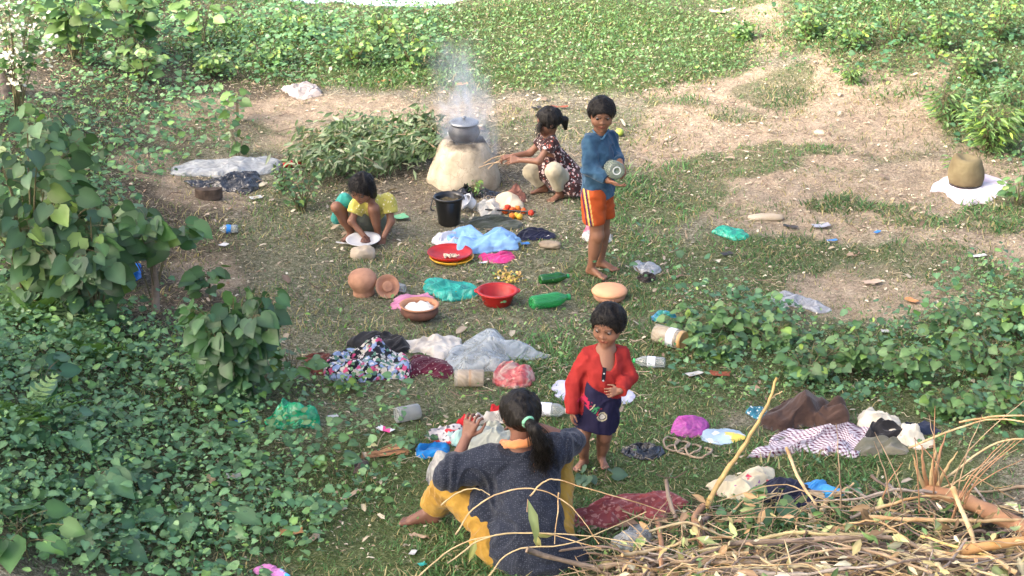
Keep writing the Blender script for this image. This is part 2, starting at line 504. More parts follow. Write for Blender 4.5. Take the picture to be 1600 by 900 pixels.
def t_curl():
    V = [(0, 0, 0), (0, .5, .12), (0, 1, .02), (-.22, .25, .1), (-.2, .7, .2), (.22, .25, .06), (.16, .75, .14)]
    return np.array(V, float), [np.array([(0, 3, 4, 1), (1, 6, 5, 0)])[:, ::-1], np.array([(1, 4, 2), (1, 2, 6)])[:, ::-1]]

def t_blade():
    V = [(-.04, 0, 0), (.04, 0, 0), (-.03, .35, .45), (.03, .35, .45), (0, 1.0, .62)]
    return np.array(V, float), [np.array([(0, 1, 3, 2)]), np.array([(2, 3, 4)])]

def t_frond():
    """a fern or pinnate leaf: rachis with pairs of leaflets"""
    V, F = [], []
    P = []
    for k in range(11):
        y = .08 + .085 * k; L = .26 * math.sin(math.pi * (.18 + .78 * k / 11)); z = -.25 * y * y
        for s in (-1, 1):
            a = len(V)
            V += [(0, y - .022, z), (s * L * .5, y + .015 - .03, z + .01), (s * L, y + .07, z - .02), (s * L * .5, y + .05, z + .01), (0, y + .022, z)]
            F.append([a, a + 1, a + 2, a + 3, a + 4] if s > 0 else [a + 4, a + 3, a + 2, a + 1, a])
    a = len(V)
    V += [(-.008, 0, 0), (.008, 0, 0), (.004, 1, -.25), (-.004, 1, -.25)]; F5 = np.array(F)
    return np.array(V, float), [F5, np.array([[a, a + 1, a + 2, a + 3]])]

HEART, OVAL, LANCE, CURL, BLADE, FROND = t_heart(), t_oval(), t_lance(), t_curl(), t_blade(), t_frond()
ROUND = (HEART[0] * np.array([1.05, .9, 1]), HEART[1])

def scatter(tmpl, pos, dirv, nrm, size, tint, wid=1.0):
    """place copies of a template: dirv = direction of its tip, nrm = direction it faces"""
    T, F = tmpl; N = len(pos); k = len(T)
    d = dirv / (np.linalg.norm(dirv, axis=1)[:, None] + 1e-9)
    x = np.cross(d, nrm); x /= np.linalg.norm(x, axis=1)[:, None] + 1e-9
    z = np.cross(x, d)
    size = np.broadcast_to(size, (N,)); wid = np.broadcast_to(wid, (N,))
    V = pos[:, None] + size[:, None, None] * (T[None, :, 0, None] * wid[:, None, None] * x[:, None] + T[None, :, 1, None] * d[:, None] + T[None, :, 2, None] * z[:, None])
    off = (np.arange(N) * k)[:, None, None]
    FF = [(f[None] + off).reshape(-1, f.shape[1]) for f in F]
    mul = np.ones(k)
    if k in (13, 7): mul = np.where(np.abs(T[:, 0]) < 1e-6, 1.3, .88)      # paler midrib
    C = (tint[:, None, :] * mul[None, :, None]).reshape(-1, 3)
    return V.reshape(-1, 3), FF, C

def cat(parts):
    Vs, Fs, Cs, n = [], [], [], 0
    for V, F, C in parts:
        Vs.append(V); Cs.append(C)
        for f in F: Fs.append(f + n)
        n += len(V)
    return np.concatenate(Vs), Fs, np.concatenate(Cs)

def tints(N, c1, c2, var=.25, rng=RNG):
    t = rng.random((N, 1))
    c = np.array(c1) * (1 - t) + np.array(c2) * t
    return np.clip(c * (1 + var * (rng.random((N, 1)) * 2 - 1)), 0.004, 0.9)

def dirs(N, tilt_lo, tilt_hi, rng=RNG):
    """horizontal heading with pitch in degrees above the horizon"""
    a = rng.random(N) * 2 * math.pi; p = np.radians(tilt_lo + rng.random(N) * (tilt_hi - tilt_lo))
    return np.stack([np.cos(a) * np.cos(p), np.sin(a) * np.cos(p), np.sin(p)], -1)

UP = np.array([0, 0, 1.0])
M_GRASS = leafmat('grass_blade', .35, .55, .25)
M_LEAF = leafmat('green_leaf', .22, .42, .5)
M_DRY = leafmat('dry_leaf', .15, .75, .2)

def rnd_ground(N, Z, thr=0.0, seed=11, x0=-5.2, x1=5.2, y0=9.0, y1=23.2, wob=1.0):
    """random ground points kept with the probability given by a zone list"""
    X = x0 + RNG.random(N) * (x1 - x0); Y = y0 + RNG.random(N) * (y1 - y0)
    keep = np.abs(X) < 0.235 * Y + 0.9
    X, Y = X[keep], Y[keep]
    u, v = proj(X, Y, 0.0)
    d = zone(Z, u, v, wob, seed) if Z else np.ones_like(X)
    k = RNG.random(len(X)) < d
    X, Y = X[k], Y[k]
    k = (Y < shore(X) + .15) & ~blocked(X, Y)
    X, Y = X[k], Y[k]
    return X, Y, proj(X, Y, 0.0), d[RNG.random(len(d)) < 2][:0]

def grass(name, n, Z, h0, h1, c1, c2, w, t0=35, t1=85, seed=11, straw=.1, strawc=(.3, .25, .12), clump=True):
    X, Y, (u, v), _ = rnd_ground(n, Z, seed=seed)
    if clump:
        k = (fbm(X * 2.2, Y * 2.2, 0, 21, 3) * .9 + .62) > RNG.random(len(X))
        X, Y = X[k], Y[k]
    N = len(X)
    pos = np.stack([X, Y, H(X, Y) - .004], -1)
    big = 0.7 + 0.6 * sstep(-.4, .5, fbm(X * 1.3, Y * 1.3, 0, 31, 2))
    sz = (h0 + RNG.random(N) ** 1.5 * (h1 - h0)) * big
    d = dirs(N, 0, 25); nrm = UP + d * 0
    tn = tints(N, c1, c2, .3)
    tn *= (0.85 + .3 * fbm(X * .9, Y * .9, 0, 41, 2))[:, None]
    s = RNG.random(N) < straw
    tn[s] = tints(int(s.sum()), strawc, (.42, .36, .2), .3)
    V, F, C = scatter(BLADE, pos, d, nrm, sz, tn, w)
    o = mk(name, V, F, M_GRASS, col=C, smooth=False)
    tag(o, kind='stuff'); return o

# ------------------------------------------------------------------ crumpled cloth, bags and heaps
def outline(poly, n, seed, wob=.06):
    P = np.array(poly, float); Q = spline(np.vstack([P[-1], P, P[0], P[1]]), 8)[8:-8]
    seg = np.r_[0, np.cumsum(np.linalg.norm(np.diff(Q, axis=0), axis=1))]
    t = np.linspace(0, seg[-1], n, endpoint=False)
    return np.stack([np.interp(t, seg, Q[:, 0]), np.interp(t, seg, Q[:, 1])], -1)

def heap(name, poly, h, m, label=None, cat_=None, parent=None, seed=1, fold=6.0, famp=.5, lift=0.0, n=120, nr=38, edge=.004,
         prof=.55, group=None, solid=.003, ruff=.3, peak=None, warp=.6, stretch=(1, 2.2), ang=.5, top=None, base=None, ko=.94):
    fold = fold * .78
    """poly = silhouette in photo pixels; stands on the ground there, h metres high. folds = warped ridges."""
    P = np.array(poly, float)
    y0, y1 = P[:, 1].min(), P[:, 1].max(); s = scale_at(G(P[:, 0].mean(), y1)); hp = h * s * .92 * .75
    k = max(.3, 1 - hp / max(y1 - y0, 1))
    P[:, 1] = y1 - (y1 - P[:, 1]) * k
    W = np.array([list(G(p[0], p[1], 0))[:2] for p in P])
    O = outline(W, n, seed)
    keepout(O, s=ko)
    c = O.mean(0) if peak is None else np.array(list(G(*peak))[:2])
    size = np.abs(O - c).mean()
    t = np.linspace(0, 1, nr) ** .85
    XY = c + (O - c)[None] * t[:, None, None]
    X, Y = XY[..., 0], XY[..., 1]
    r = np.repeat(t[:, None], n, 1)
    S = seed * 7.31
    ca, sa = math.cos(ang), math.sin(ang)
    gx_, gy_ = (X * ca + Y * sa) * fold * stretch[0], (-X * sa + Y * ca) * fold * stretch[1]
    wx_ = fbm(gx_ * .6 + S, gy_ * .6, 0, seed, 2) * warp * 2; wy_ = fbm(gx_ * .6, gy_ * .6 + S, 3, seed + 1, 2) * warp * 2
    f1 = ridge(gx_ + wx_ + S, gy_ + wy_, 0, seed + 2); f1 = np.sign(f1) * np.abs(f1) ** 1.5; f2 = ridge(gx_ * 2.1 + wy_ * 2, gy_ * 1.9 + wx_ * 2 + S, 0, seed + 3); f3 = ridge(gx_ * 4.3 + wx_ * 3, gy_ * 3.9 + wy_ * 3, 0, seed + 4)
    fold_ = .6 * f1 + .38 * f2 + .09 * f3
    dome = np.clip(1 - r ** 2.2, 0, 1) ** prof
    big = .75 + .45 * noise(X / size * 1.1 + S, Y / size * 1.1, 0, seed + 5)
    Z = h * dome * (big * (1 - famp * .55) + famp * .62 * fold_)
    Z += edge + ruff * h * np.clip(fold_, -.3, 1) * sstep(.45, .95, r) * .35 * (1 - sstep(.96, 1.0, r) * .6)
    Z = np.maximum(Z, edge)
    # push the sheet sideways so folds overhang a little
    sh = .5 * h * famp
    X2 = X + sh * noise(gx_ * 1.2, gy_ * 1.2, 9, seed + 7) * (1 - r * .5); Y2 = Y + sh * noise(gx_ * 1.2, gy_ * 1.2, 19, seed + 8) * (1 - r * .5)
    hem = 1 + .06 * noise(np.arange(n) * .27 + S, 0, 0, seed + 9)
    X2 = c[0] + (X2 - c[0]) * (1 + (hem - 1)[None] * r ** 3); Y2 = c[1] + (Y2 - c[1]) * (1 + (hem - 1)[None] * r ** 3)
    Zg = H(X2, Y2) + Z + lift
    o0 = np.array([c[0], c[1], float(H(c[0], c[1]))])
    if base is not None: o0 = np.array(base)
    V = np.stack([X2, Y2, Zg], -1).reshape(-1, 3) - o0
    i = np.arange(nr - 1)[:, None] * n + np.arange(n)[None]; j = np.arange(nr - 1)[:, None] * n + (np.arange(n)[None] + 1) % n
    F = np.stack([i, i + n, j + n, j], -1).reshape(-1, 4)[:, ::-1]
    # arc length-like uv so that printed patterns follow the folds
    uvx = X + .35 * h * fold_ + .5 * Z * ca; uvy = Y * 1.0 + .6 * Z + .25 * h * f2
    uv = np.stack([uvx, uvy], -1).reshape(-1, 2)
    sk = None
    if solid:
        N = len(V); e = (nr - 1) * n
        V2 = V.copy(); V2[:, 2] -= solid + 0 * V2[:, 2]
        V = np.vstack([V, V2]); uv = np.vstack([uv, uv])
        a = e + np.arange(n); b_ = e + (np.arange(n) + 1) % n
        F = [np.vstack([F, F[:, ::-1] + N, np.stack([a, a + N, b_ + N, b_], -1)])]
    o = mk(name, V, F if isinstance(F, list) else F, m, uv=uv, parent=parent, loc=None if parent else o0)
    if parent is not None and base is None: o.location = Vector(o0) - parent.location
    if label or cat_: tag(o, label, cat_, group)
    return o

def pile(*a, **k): return heap(*a, **k)

# fabrics ---------------------------------------------------------------
def fabric(name, c, c2=None, rough=.85, weave=900, bump=.45, scale=6, big=.5):
    m, nt, b = newmat(name)
    b.inputs['Roughness'].default_value = rough; b.inputs['Specular IOR Level'].default_value = .15
    b.inputs['Sheen Weight'].default_value = .15
    tc = nd(nt, 'ShaderNodeTexCoord')
    n = nd(nt, 'ShaderNodeTexNoise'); n.inputs['Scale'].default_value = scale; n.inputs['Detail'].default_value = 7
    nt.links.new(tc.outputs['Object'], n.inputs['Vector'])
    if c2 is None: c2 = tuple(x * .68 for x in c)
    r = ramp(nt, [(.35, c2), (.6, c)]); nt.links.new(n.outputs[0], r.inputs[0]); nt.links.new(r.outputs[0], b.inputs['Base Color'])
    n2 = nd(nt, 'ShaderNodeTexNoise'); n2.inputs['Scale'].default_value = 15; n2.inputs['Detail'].default_value = 3; n2.inputs['Distortion'].default_value = 1.2
    nt.links.new(tc.outputs['Object'], n2.inputs['Vector'])
    bp = nd(nt, 'ShaderNodeBump'); bp.inputs['Strength'].default_value = bump; bp.inputs['Distance'].default_value = .02
    nt.links.new(n2.outputs[0], bp.inputs['Height'])
    n3 = nd(nt, 'ShaderNodeTexNoise'); n3.inputs['Scale'].default_value = weave; n3.inputs['Detail'].default_value = 1
    nt.links.new(tc.outputs['Object'], n3.inputs['Vector'])
    bp2 = nd(nt, 'ShaderNodeBump'); bp2.inputs['Strength'].default_value = .25; bp2.inputs['Distance'].default_value = .001
    nt.links.new(n3.outputs[0], bp2.inputs['Height']); nt.links.new(bp.outputs[0], bp2.inputs['Normal']); nt.links.new(bp2.outputs[0], b.inputs['Normal'])
    m['ramp'] = 0
    return m, nt, b, tc, r

def fab(name, c, c2=None, **k): return fabric(name, c, c2, **k)[0]

def floral(name, ground, cols, scale=30, uv=False, cover_=.5, size=.42):
    """printed cloth: scattered blossoms of several colours on a ground colour"""
    m, nt, b, tc, r = fabric(name, ground)
    src = tc.outputs['UV' if uv else 'Object']
    prev = r.outputs[0]
    for k, (c, sc, th) in enumerate(cols):
        dn = nd(nt, 'ShaderNodeTexNoise'); dn.inputs['Scale'].default_value = scale * 1.6; dn.inputs['Detail'].default_value = 3
        nt.links.new(src, dn.inputs['Vector'])
        mp = nd(nt, 'ShaderNodeMapping'); mp.inputs['Location'].default_value = (k * 1.37, k * .77, k * 2.1); nt.links.new(src, mp.inputs['Vector'])
        vm = nd(nt, 'ShaderNodeVectorMath', operation='MULTIPLY_ADD'); nt.links.new(dn.outputs['Color'], vm.inputs[0])
        vm.inputs[1].default_value = (.9 / scale,) * 3; nt.links.new(mp.outputs[0], vm.inputs[2])
        v = nd(nt, 'ShaderNodeTexVoronoi'); v.inputs['Scale'].default_value = scale * sc; nt.links.new(vm.outputs[0], v.inputs['Vector'])
        rr = ramp(nt, [(th, (1, 1, 1)), (th + .06, (0, 0, 0))]); nt.links.new(v.outputs['Distance'], rr.inputs[0])
        mx = nd(nt, 'ShaderNodeMix', data_type='RGBA'); nt.links.new(rr.outputs[0], mx.inputs[0])
        nt.links.new(prev, mx.inputs[6]); mx.inputs[7].default_value = (*c, 1); prev = mx.outputs[2]
    nt.links.new(prev, b.inputs['Base Color'])
    return m

def gingham(name, a, bcol, scale=38):
    m, nt, b, tc, r = fabric(name, a, tuple(x * .9 for x in a))
    sx = nd(nt, 'ShaderNodeSeparateXYZ'); nt.links.new(tc.outputs['UV'], sx.inputs[0])
    outs = []
    for ch in (0, 1):
        mu = nd(nt, 'ShaderNodeMath', operation='MULTIPLY'); mu.inputs[1].default_value = scale; nt.links.new(sx.outputs[ch], mu.inputs[0])
        fr = nd(nt, 'ShaderNodeMath', operation='FRACT'); nt.links.new(mu.outputs[0], fr.inputs[0])
        gt = nd(nt, 'ShaderNodeMath', operation='GREATER_THAN'); gt.inputs[1].default_value = .55; nt.links.new(fr.outputs[0], gt.inputs[0]); outs.append(gt)
    ad = nd(nt, 'ShaderNodeMath', operation='ADD'); nt.links.new(outs[0].outputs[0], ad.inputs[0]); nt.links.new(outs[1].outputs[0], ad.inputs[1])
    hf = nd(nt, 'ShaderNodeMath', operation='MULTIPLY'); hf.inputs[1].default_value = .5; nt.links.new(ad.outputs[0], hf.inputs[0])
    mx = nd(nt, 'ShaderNodeMix', data_type='RGBA'); nt.links.new(hf.outputs[0], mx.inputs[0]); nt.links.new(r.outputs[0], mx.inputs[6]); mx.inputs[7].default_value = (*bcol, 1)
    nt.links.new(mx.outputs[2], b.inputs['Base Color'])
    return m

def dotted(name, ground, dot, scale=70, th=.2):
    m, nt, b, tc, r = fabric(name, ground)
    v = nd(nt, 'ShaderNodeTexVoronoi'); v.inputs['Scale'].default_value = scale; v.inputs['Randomness'].default_value = .55; nt.links.new(tc.outputs['Object'], v.inputs['Vector'])
    rr = ramp(nt, [(th, (1, 1, 1)), (th + .12, (0, 0, 0))]); nt.links.new(v.outputs['Distance'], rr.inputs[0])
    mx = nd(nt, 'ShaderNodeMix', data_type='RGBA'); nt.links.new(rr.outputs[0], mx.inputs[0]); nt.links.new(r.outputs[0], mx.inputs[6]); mx.inputs[7].default_value = (*dot, 1)
    nt.links.new(mx.outputs[2], b.inputs['Base Color'])
    return m

M_CLAY = simple('clay', (.47, .23, .13), .85, (.36, .17, .1), 9, .25, 70, .2)
M_CLAY2 = simple('pale_clay', (.5, .27, .17), .85, (.32, .17, .11), 11, .35, 60, .15, detail=7)
M_SOOT = simple('sooted_clay', (.075, .04, .032), .7, (.16, .07, .045), 12, .2, 70, .3)
M_MUD = simple('dried_mud', (.5, .43, .32), .97, (.33, .28, .2), 9, 1.0, 16, .05, detail=9)
M_MUD2 = simple('wet_mud', (.2, .165, .09), .9, (.14, .11, .06), 8, .5, 30, .15)
M_POT = simple('sooty_aluminium', (.025, .027, .03), .5, (.09, .09, .1), 7, .1, 80, .5)
M_LIDM = simple('dull_aluminium', (.3, .32, .34), .4, (.16, .17, .18), 10, .05, 50, .5, metal=.6)
M_REDP = simple('red_plastic', (.46, .018, .016), .38, (.34, .016, .014), 14, .06, 30, spec=.4)
M_YELP = simple('yellow_plastic', (.75, .4, .03), .35)
M_BLKP = simple('black_plastic', (.008, .008, .009), .28, (.015, .015, .015), 8, .05, 40, .6)
M_WHTP = simple('white_enamel', (.62, .63, .64), .3, (.52, .53, .54), 10)
M_STONE = simple('stone', (.22, .17, .12), .9, (.34, .28, .2), 14, .6, 40, .2)
M_STONE2 = simple('pale_stone', (.44, .37, .28), .9, (.34, .28, .2), 14, .6, 40, .2)
M_DKSTONE = simple('dark_brick', (.06, .045, .035), .95, (.12, .09, .07), 18, .6, 40, .2)
M_BARK = simple('bark', (.34, .26, .19), .9, (.2, .15, .11), 14, .6, 60, .2)
M_WOOD = simple('peeled_wood', (.62, .47, .26), .7, (.36, .22, .1), 10, .3, 60, .3)
M_WOODR = simple('reddish_wood', (.42, .24, .13), .75, (.3, .16, .09), 8, .3, 60, .3)
M_TWIG = simple('dry_twig', (.44, .33, .21), .85, (.28, .2, .13), 12, .3, 80, .2)
M_RICE = simple('cooked_rice', (.8, .78, .7), .6, (.65, .62, .52), 60, .5, 200)

def lobj(name, prof, m, parent, n=30, R=None, t=None, **k):
    V, F = lathe(prof, n)
    return mk(name, tf(V, R, t), F, m, parent=parent, **k)

def lying(az, roll=0, pitch=0):
    """rotation that lays a +Z lathe on its side, neck pointing to azimuth az"""
    return np.array(Matrix.Rotation(az, 3, 'Z') @ Matrix.Rotation(rad(90) - pitch, 3, 'Y') @ Matrix.Rotation(roll, 3, 'Z'))

def glassy(name, c, alpha=.45, rough=.12):
    m, nt, b = newmat(name)
    b.inputs['Base Color'].default_value = (*c, 1); b.inputs['Roughness'].default_value = rough; b.inputs['Specular IOR Level'].default_value = .9
    tp = nd(nt, 'ShaderNodeBsdfTransparent'); tp.inputs[0].default_value = (*[min(1, x ** .35) for x in c], 1)
    fr = nd(nt, 'ShaderNodeFresnel'); fr.inputs[0].default_value = 1.5
    tc = nd(nt, 'ShaderNodeTexCoord')
    nz = nd(nt, 'ShaderNodeTexNoise'); nz.inputs['Scale'].default_value = 18; nz.inputs['Detail'].default_value = 3; nt.links.new(tc.outputs['Object'], nz.inputs['Vector'])
    bp = nd(nt, 'ShaderNodeBump'); bp.inputs['Strength'].default_value = .5; bp.inputs['Distance'].default_value = .01; nt.links.new(nz.outputs[0], bp.inputs['Height']); nt.links.new(bp.outputs[0], b.inputs['Normal'])
    ad = nd(nt, 'ShaderNodeMath', operation='ADD'); nt.links.new(fr.outputs[0], ad.inputs[0]); ad.inputs[1].default_value = alpha; ad.use_clamp = True
    mx = nd(nt, 'ShaderNodeMixShader'); nt.links.new(ad.outputs[0], mx.inputs[0]); nt.links.new(tp.outputs[0], mx.inputs[1]); nt.links.new(b.outputs[0], mx.inputs[2])
    nt.links.new(mx.outputs[0], nt.nodes['Material Output'].inputs[0])
    return m

def band(name, r, z0, z1, m, parent, R=None, t=None, n=28, arc=1.0):
    V, F = lathe([(r, z0), (r, z1)], n)
    if arc < 1:
        F = [F[0][(F[0][:, 0] % n) < n * arc]]
    return mk(name, tf(V, R, t), F, m, parent=parent)

def bottle(px, py, L, r, az, glass, label, group=None, cap=None, lab=None, lab_c=None, base_up=0, name='plastic_bottle', squash=.06, seed=0, pitch=0, neck=.36, water=None):
    p = G(px, py); root = empty(name, p, label, 'bottle', group)
    for q in np.linspace(-.4, .4, 7): keepout(c=(p.x + math.cos(az) * L * q, p.y + math.sin(az) * L * q), r=r * 1.3)
    R = lying(az, 0.6, pitch); t = (-math.cos(az) * L * .5, -math.sin(az) * L * .5, r * .95)
    pr = [(.001, 0.012), (r * .5, .004), (r * .8, .0), (r * .97, L * .03), (r, L * .1), (r * .97, L * .3), (r * .93, L * .45), (r * .99, L * .6), (r * .93, L * .7), (r * .7, L * .8), (r * .45, L * .88), (r * neck, L * .92), (r * neck, L * .955)]
    V, F = lathe(pr, 26)
    V[:, 0] *= 1 + squash * noise(V[:, 2] / L * 4, V[:, 0] * 0, 0, seed); V[:, 1] *= 1 + squash * noise(V[:, 2] / L * 5, V[:, 1] * 0, 0, seed + 1)
    mk('bottle_body', tf(V, R, t), F, glass, parent=root)
    if cap:
        lobj('bottle_cap', [(r * neck * 1.15, L * .93), (r * neck * 1.15, L * 1.0), (.001, L * 1.003)], cap, root, 18, R, t)
    if lab: band('bottle_label', r * 1.012, L * lab[0], L * lab[1], lab_c, root, R, t)
    return root

def blob_rock(name, p, sx, sy, sz, m, seed, label, catg, amp=.18, group=None, rz=0, flat=.0):
    n, k = 26, 16
    th = np.arange(n) * 2 * math.pi / n; ph = np.linspace(-math.pi / 2, math.pi / 2, k)
    TH, PH = np.meshgrid(th, ph)
    x, y, z = np.cos(TH) * np.cos(PH), np.sin(TH) * np.cos(PH), np.sin(PH)
    e = .75
    x, y, z = [np.sign(a) * np.abs(a) ** e for a in (x, y, z)]
    rr = 1 + amp * fbm(x * 1.6, y * 1.6, z * 1.6, seed, 3) * 2
    V = np.stack([x * rr * sx, y * rr * sy, z * rr * sz], -1).reshape(-1, 3)
    i = np.arange(k - 1)[:, None] * n + np.arange(n)[None]; j = np.arange(k - 1)[:, None] * n + (np.arange(n)[None] + 1) % n
    V[:, 2] += sz * .75
    o = mk(name, tf(V, rotm(0, 0, rz)), np.stack([i, j, j + n, i + n], -1).reshape(-1, 4), m, loc=p)
    return tag(o, label, catg, group)
# ------------------------------------------------------------------ mud stove, cooking pot, smoke
p = G(724, 299)
stove = empty('mud_stove', p, 'tall tapered mud stove of dry yellowish clay carrying the smoking pot', 'stove')
s0 = scale_at(p)                         # pixels per metre there
hS = .40
prof = [(.250, -.05), (.252, .02), (.246, .08), (.228, .16), (.196, .25), (.160, .33), (.135, .375), (.125, .395), (.108, .402), (.095, .38), (.09, .3), (.001, .28)]
prof = [(.252, -.05), (.262, .02), (.256, .06), (.238, .12), (.217, .18), (.196, .24), (.176, .285), (.158, .312), (.132, .322), (.1, .318), (.088, .3), (.085, .24), (.001, .22)]
V, F = lathe(prof, 64)
rr = 1 + .13 * fbm(V[:, 0] * 5, V[:, 1] * 5, V[:, 2] * 4, 3, 2) + .045 * fbm(V[:, 0] * 17, V[:, 1] * 22, V[:, 2] * 22, 4, 3)
V[:, 0] *= rr; V[:, 1] *= rr; V[:, 2] += .02 * noise(V[:, 0] * 8, V[:, 1] * 8, 0, 9) * (V[:, 2] > .25)
V[:, 2] += .012 * ridge(V[:, 0] * 9, V[:, 1] * 9, V[:, 2] * 9, 5) * (V[:, 2] > .1)
V[:, 1] += .2
nt = M_MUD.node_tree; b = nt.nodes['Principled BSDF']      # soot licks down from the pot hole
tc = nd(nt, 'ShaderNodeTexCoord'); sx = nd(nt, 'ShaderNodeSeparateXYZ'); nt.links.new(tc.outputs['Object'], sx.inputs[0])
n = nd(nt, 'ShaderNodeTexNoise'); n.inputs['Scale'].default_value = 11; n.inputs['Detail'].default_value = 4; nt.links.new(tc.outputs['Object'], n.inputs['Vector'])
ma = nd(nt, 'ShaderNodeMath', operation='MULTIPLY_ADD'); nt.links.new(n.outputs[0], ma.inputs[0]); ma.inputs[1].default_value = .16; nt.links.new(sx.outputs[2], ma.inputs[2])
mr = nd(nt, 'ShaderNodeMapRange'); nt.links.new(ma.outputs[0], mr.inputs[0]); mr.inputs[1].default_value = .365; mr.inputs[2].default_value = .41; mr.inputs[3].default_value = 0; mr.inputs[4].default_value = .85
old = b.inputs['Base Color'].links[0].from_socket
mx = nd(nt, 'ShaderNodeMix', data_type='RGBA'); nt.links.new(mr.outputs[0], mx.inputs[0]); nt.links.new(old, mx.inputs[6]); mx.inputs[7].default_value = (.05, .042, .036, 1); nt.links.new(mx.outputs[2], b.inputs['Base Color'])
cr = nd(nt, 'ShaderNodeTexVoronoi'); cr.feature = 'DISTANCE_TO_EDGE'; cr.inputs['Scale'].default_value = 9
dn = nd(nt, 'ShaderNodeVectorMath', operation='MULTIPLY_ADD'); nt.links.new(n.outputs['Color'], dn.inputs[0]); dn.inputs[1].default_value = (.12, .12, .12); nt.links.new(tc.outputs['Object'], dn.inputs[2]); nt.links.new(dn.outputs[0], cr.inputs['Vector'])
rc_ = ramp(nt, [(0, (.45, .43, .4)), (.02, (1, 1, 1))]); nt.links.new(cr.outputs['Distance'], rc_.inputs[0])
mq = nd(nt, 'ShaderNodeMix', data_type='RGBA', blend_type='MULTIPLY'); mq.inputs[0].default_value = .55; nt.links.new(mx.outputs[2], mq.inputs[6]); nt.links.new(rc_.outputs[0], mq.inputs[7]); nt.links.new(mq.outputs[2], b.inputs['Base Color'])
mk('stove_body', V, F, M_MUD, parent=stove)
# the fire mouth, on the side where the girl feeds sticks
V, F = lathe([(.001, 0), (.06, .002), (.075, .01), (.085, -.01)], 24)
mk('fire_mouth', tf(V, rotm(0, rad(80), rad(42)), (.168, .37, .09)), F, simple('charred_clay', (.012, .01, .009), .95, (.03, .025, .02)), parent=stove)
for k in range(3):
    a = rad(90 + 120 * k)
    V, F = lathe([(.001, .022), (.018, .018), (.026, .006), (.03, -.02)], 12)
    mk('pot_rest', tf(V, None, (.1 * math.cos(a), .2 + .1 * math.sin(a), .308)), F, M_MUD, parent=stove)
pp = p + Vector((.0, .2, .305))
pot = empty('cooking_pot', pp + Vector((.004, 0, 0)), 'soot blackened round cooking pot with a dented metal lid steaming on the mud stove', 'pot')
lobj('pot_body', [(.001, 0), (.045, .003), (.08, .018), (.105, .045), (.114, .075), (.108, .105), (.092, .124), (.088, .132), (.098, .142), (.104, .146), (.1, .149), (.084, .134)], M_POT, pot, 40)
ld = mk('pot_lid', *lathe([(.106, .146), (.108, .151), (.09, .160), (.05, .168), (.001, .171)], 36), M_LIDM, parent=pot)
mk('lid_knob', *lathe([(.008, .168), (.008, .178), (.018, .184), (.018, .192), (.001, .196)], 16), M_LIDM, parent=ld)

# smoke: one closed plume of thin volume
sm, nt, b = newmat('smoke_volume')
nt.nodes.remove(b)
pv = nd(nt, 'ShaderNodeVolumePrincipled')
pv.inputs['Color'].default_value = (.74, .82, .95, 1); pv.inputs['Anisotropy'].default_value = .2
tc = nd(nt, 'ShaderNodeTexCoord')
mp = nd(nt, 'ShaderNodeMapping'); mp.inputs['Scale'].default_value = (1, 1, .55); nt.links.new(tc.outputs['Object'], mp.inputs[0])
n = nd(nt, 'ShaderNodeTexNoise'); n.inputs['Scale'].default_value = 6; n.inputs['Detail'].default_value = 2.5; n.inputs['Distortion'].default_value = 1.8
nt.links.new(mp.outputs[0], n.inputs['Vector'])
r = ramp(nt, [(.4, (0, 0, 0)), (.75, (1, 1, 1))]); nt.links.new(n.outputs[0], r.inputs[0])
sx = nd(nt, 'ShaderNodeSeparateXYZ'); nt.links.new(tc.outputs['Object'], sx.inputs[0])
# radial falloff about the plume axis x = .05*z
ax = nd(nt, 'ShaderNodeMath', operation='MULTIPLY_ADD'); nt.links.new(sx.outputs[2], ax.inputs[0]); ax.inputs[1].default_value = .1; nt.links.new(sx.outputs[0], ax.inputs[2])
q1 = nd(nt, 'ShaderNodeMath', operation='MULTIPLY'); nt.links.new(ax.outputs[0], q1.inputs[0]); nt.links.new(ax.outputs[0], q1.inputs[1])
q2 = nd(nt, 'ShaderNodeMath', operation='MULTIPLY_ADD'); nt.links.new(sx.outputs[1], q2.inputs[0]); nt.links.new(sx.outputs[1], q2.inputs[1]); nt.links.new(q1.outputs[0], q2.inputs[2])
rz_ = nd(nt, 'ShaderNodeMapRange'); nt.links.new(q2.outputs[0], rz_.inputs[0]); rz_.inputs[1].default_value = .0; rz_.inputs[2].default_value = .06; rz_.inputs[3].default_value = 1; rz_.inputs[4].default_value = 0
zf = nd(nt, 'ShaderNodeMapRange'); nt.links.new(sx.outputs[2], zf.inputs[0]); zf.inputs[1].default_value = .1; zf.inputs[2].default_value = .7; zf.inputs[3].default_value = 1; zf.inputs[4].default_value = .0
m1 = nd(nt, 'ShaderNodeMath', operation='MULTIPLY'); nt.links.new(r.outputs[0], m1.inputs[0]); nt.links.new(rz_.outputs[0], m1.inputs[1])
m2 = nd(nt, 'ShaderNodeMath', operation='MULTIPLY'); nt.links.new(m1.outputs[0], m2.inputs[0]); nt.links.new(zf.outputs[0], m2.inputs[1])
m3 = nd(nt, 'ShaderNodeMath', operation='MULTIPLY'); nt.links.new(m2.outputs[0], m3.inputs[0]); m3.inputs[1].default_value = 8
nt.links.new(m3.outputs[0], pv.inputs['Density']); nt.links.new(pv.outputs[0], nt.nodes['Material Output'].inputs['Volume'])
V, F = lathe([(.001, -.26), (.2, -.24), (.28, -.1), (.3, .2), (.29, .5), (.27, .85), (.001, .9)], 24)
V[:, 0] -= .1 * V[:, 2]
o = mk('smoke', V, F, sm, loc=pp + Vector((.02, .06, .1))); tag(o, 'thin bluish smoke rising around the cooking pot', 'smoke', kind='stuff')

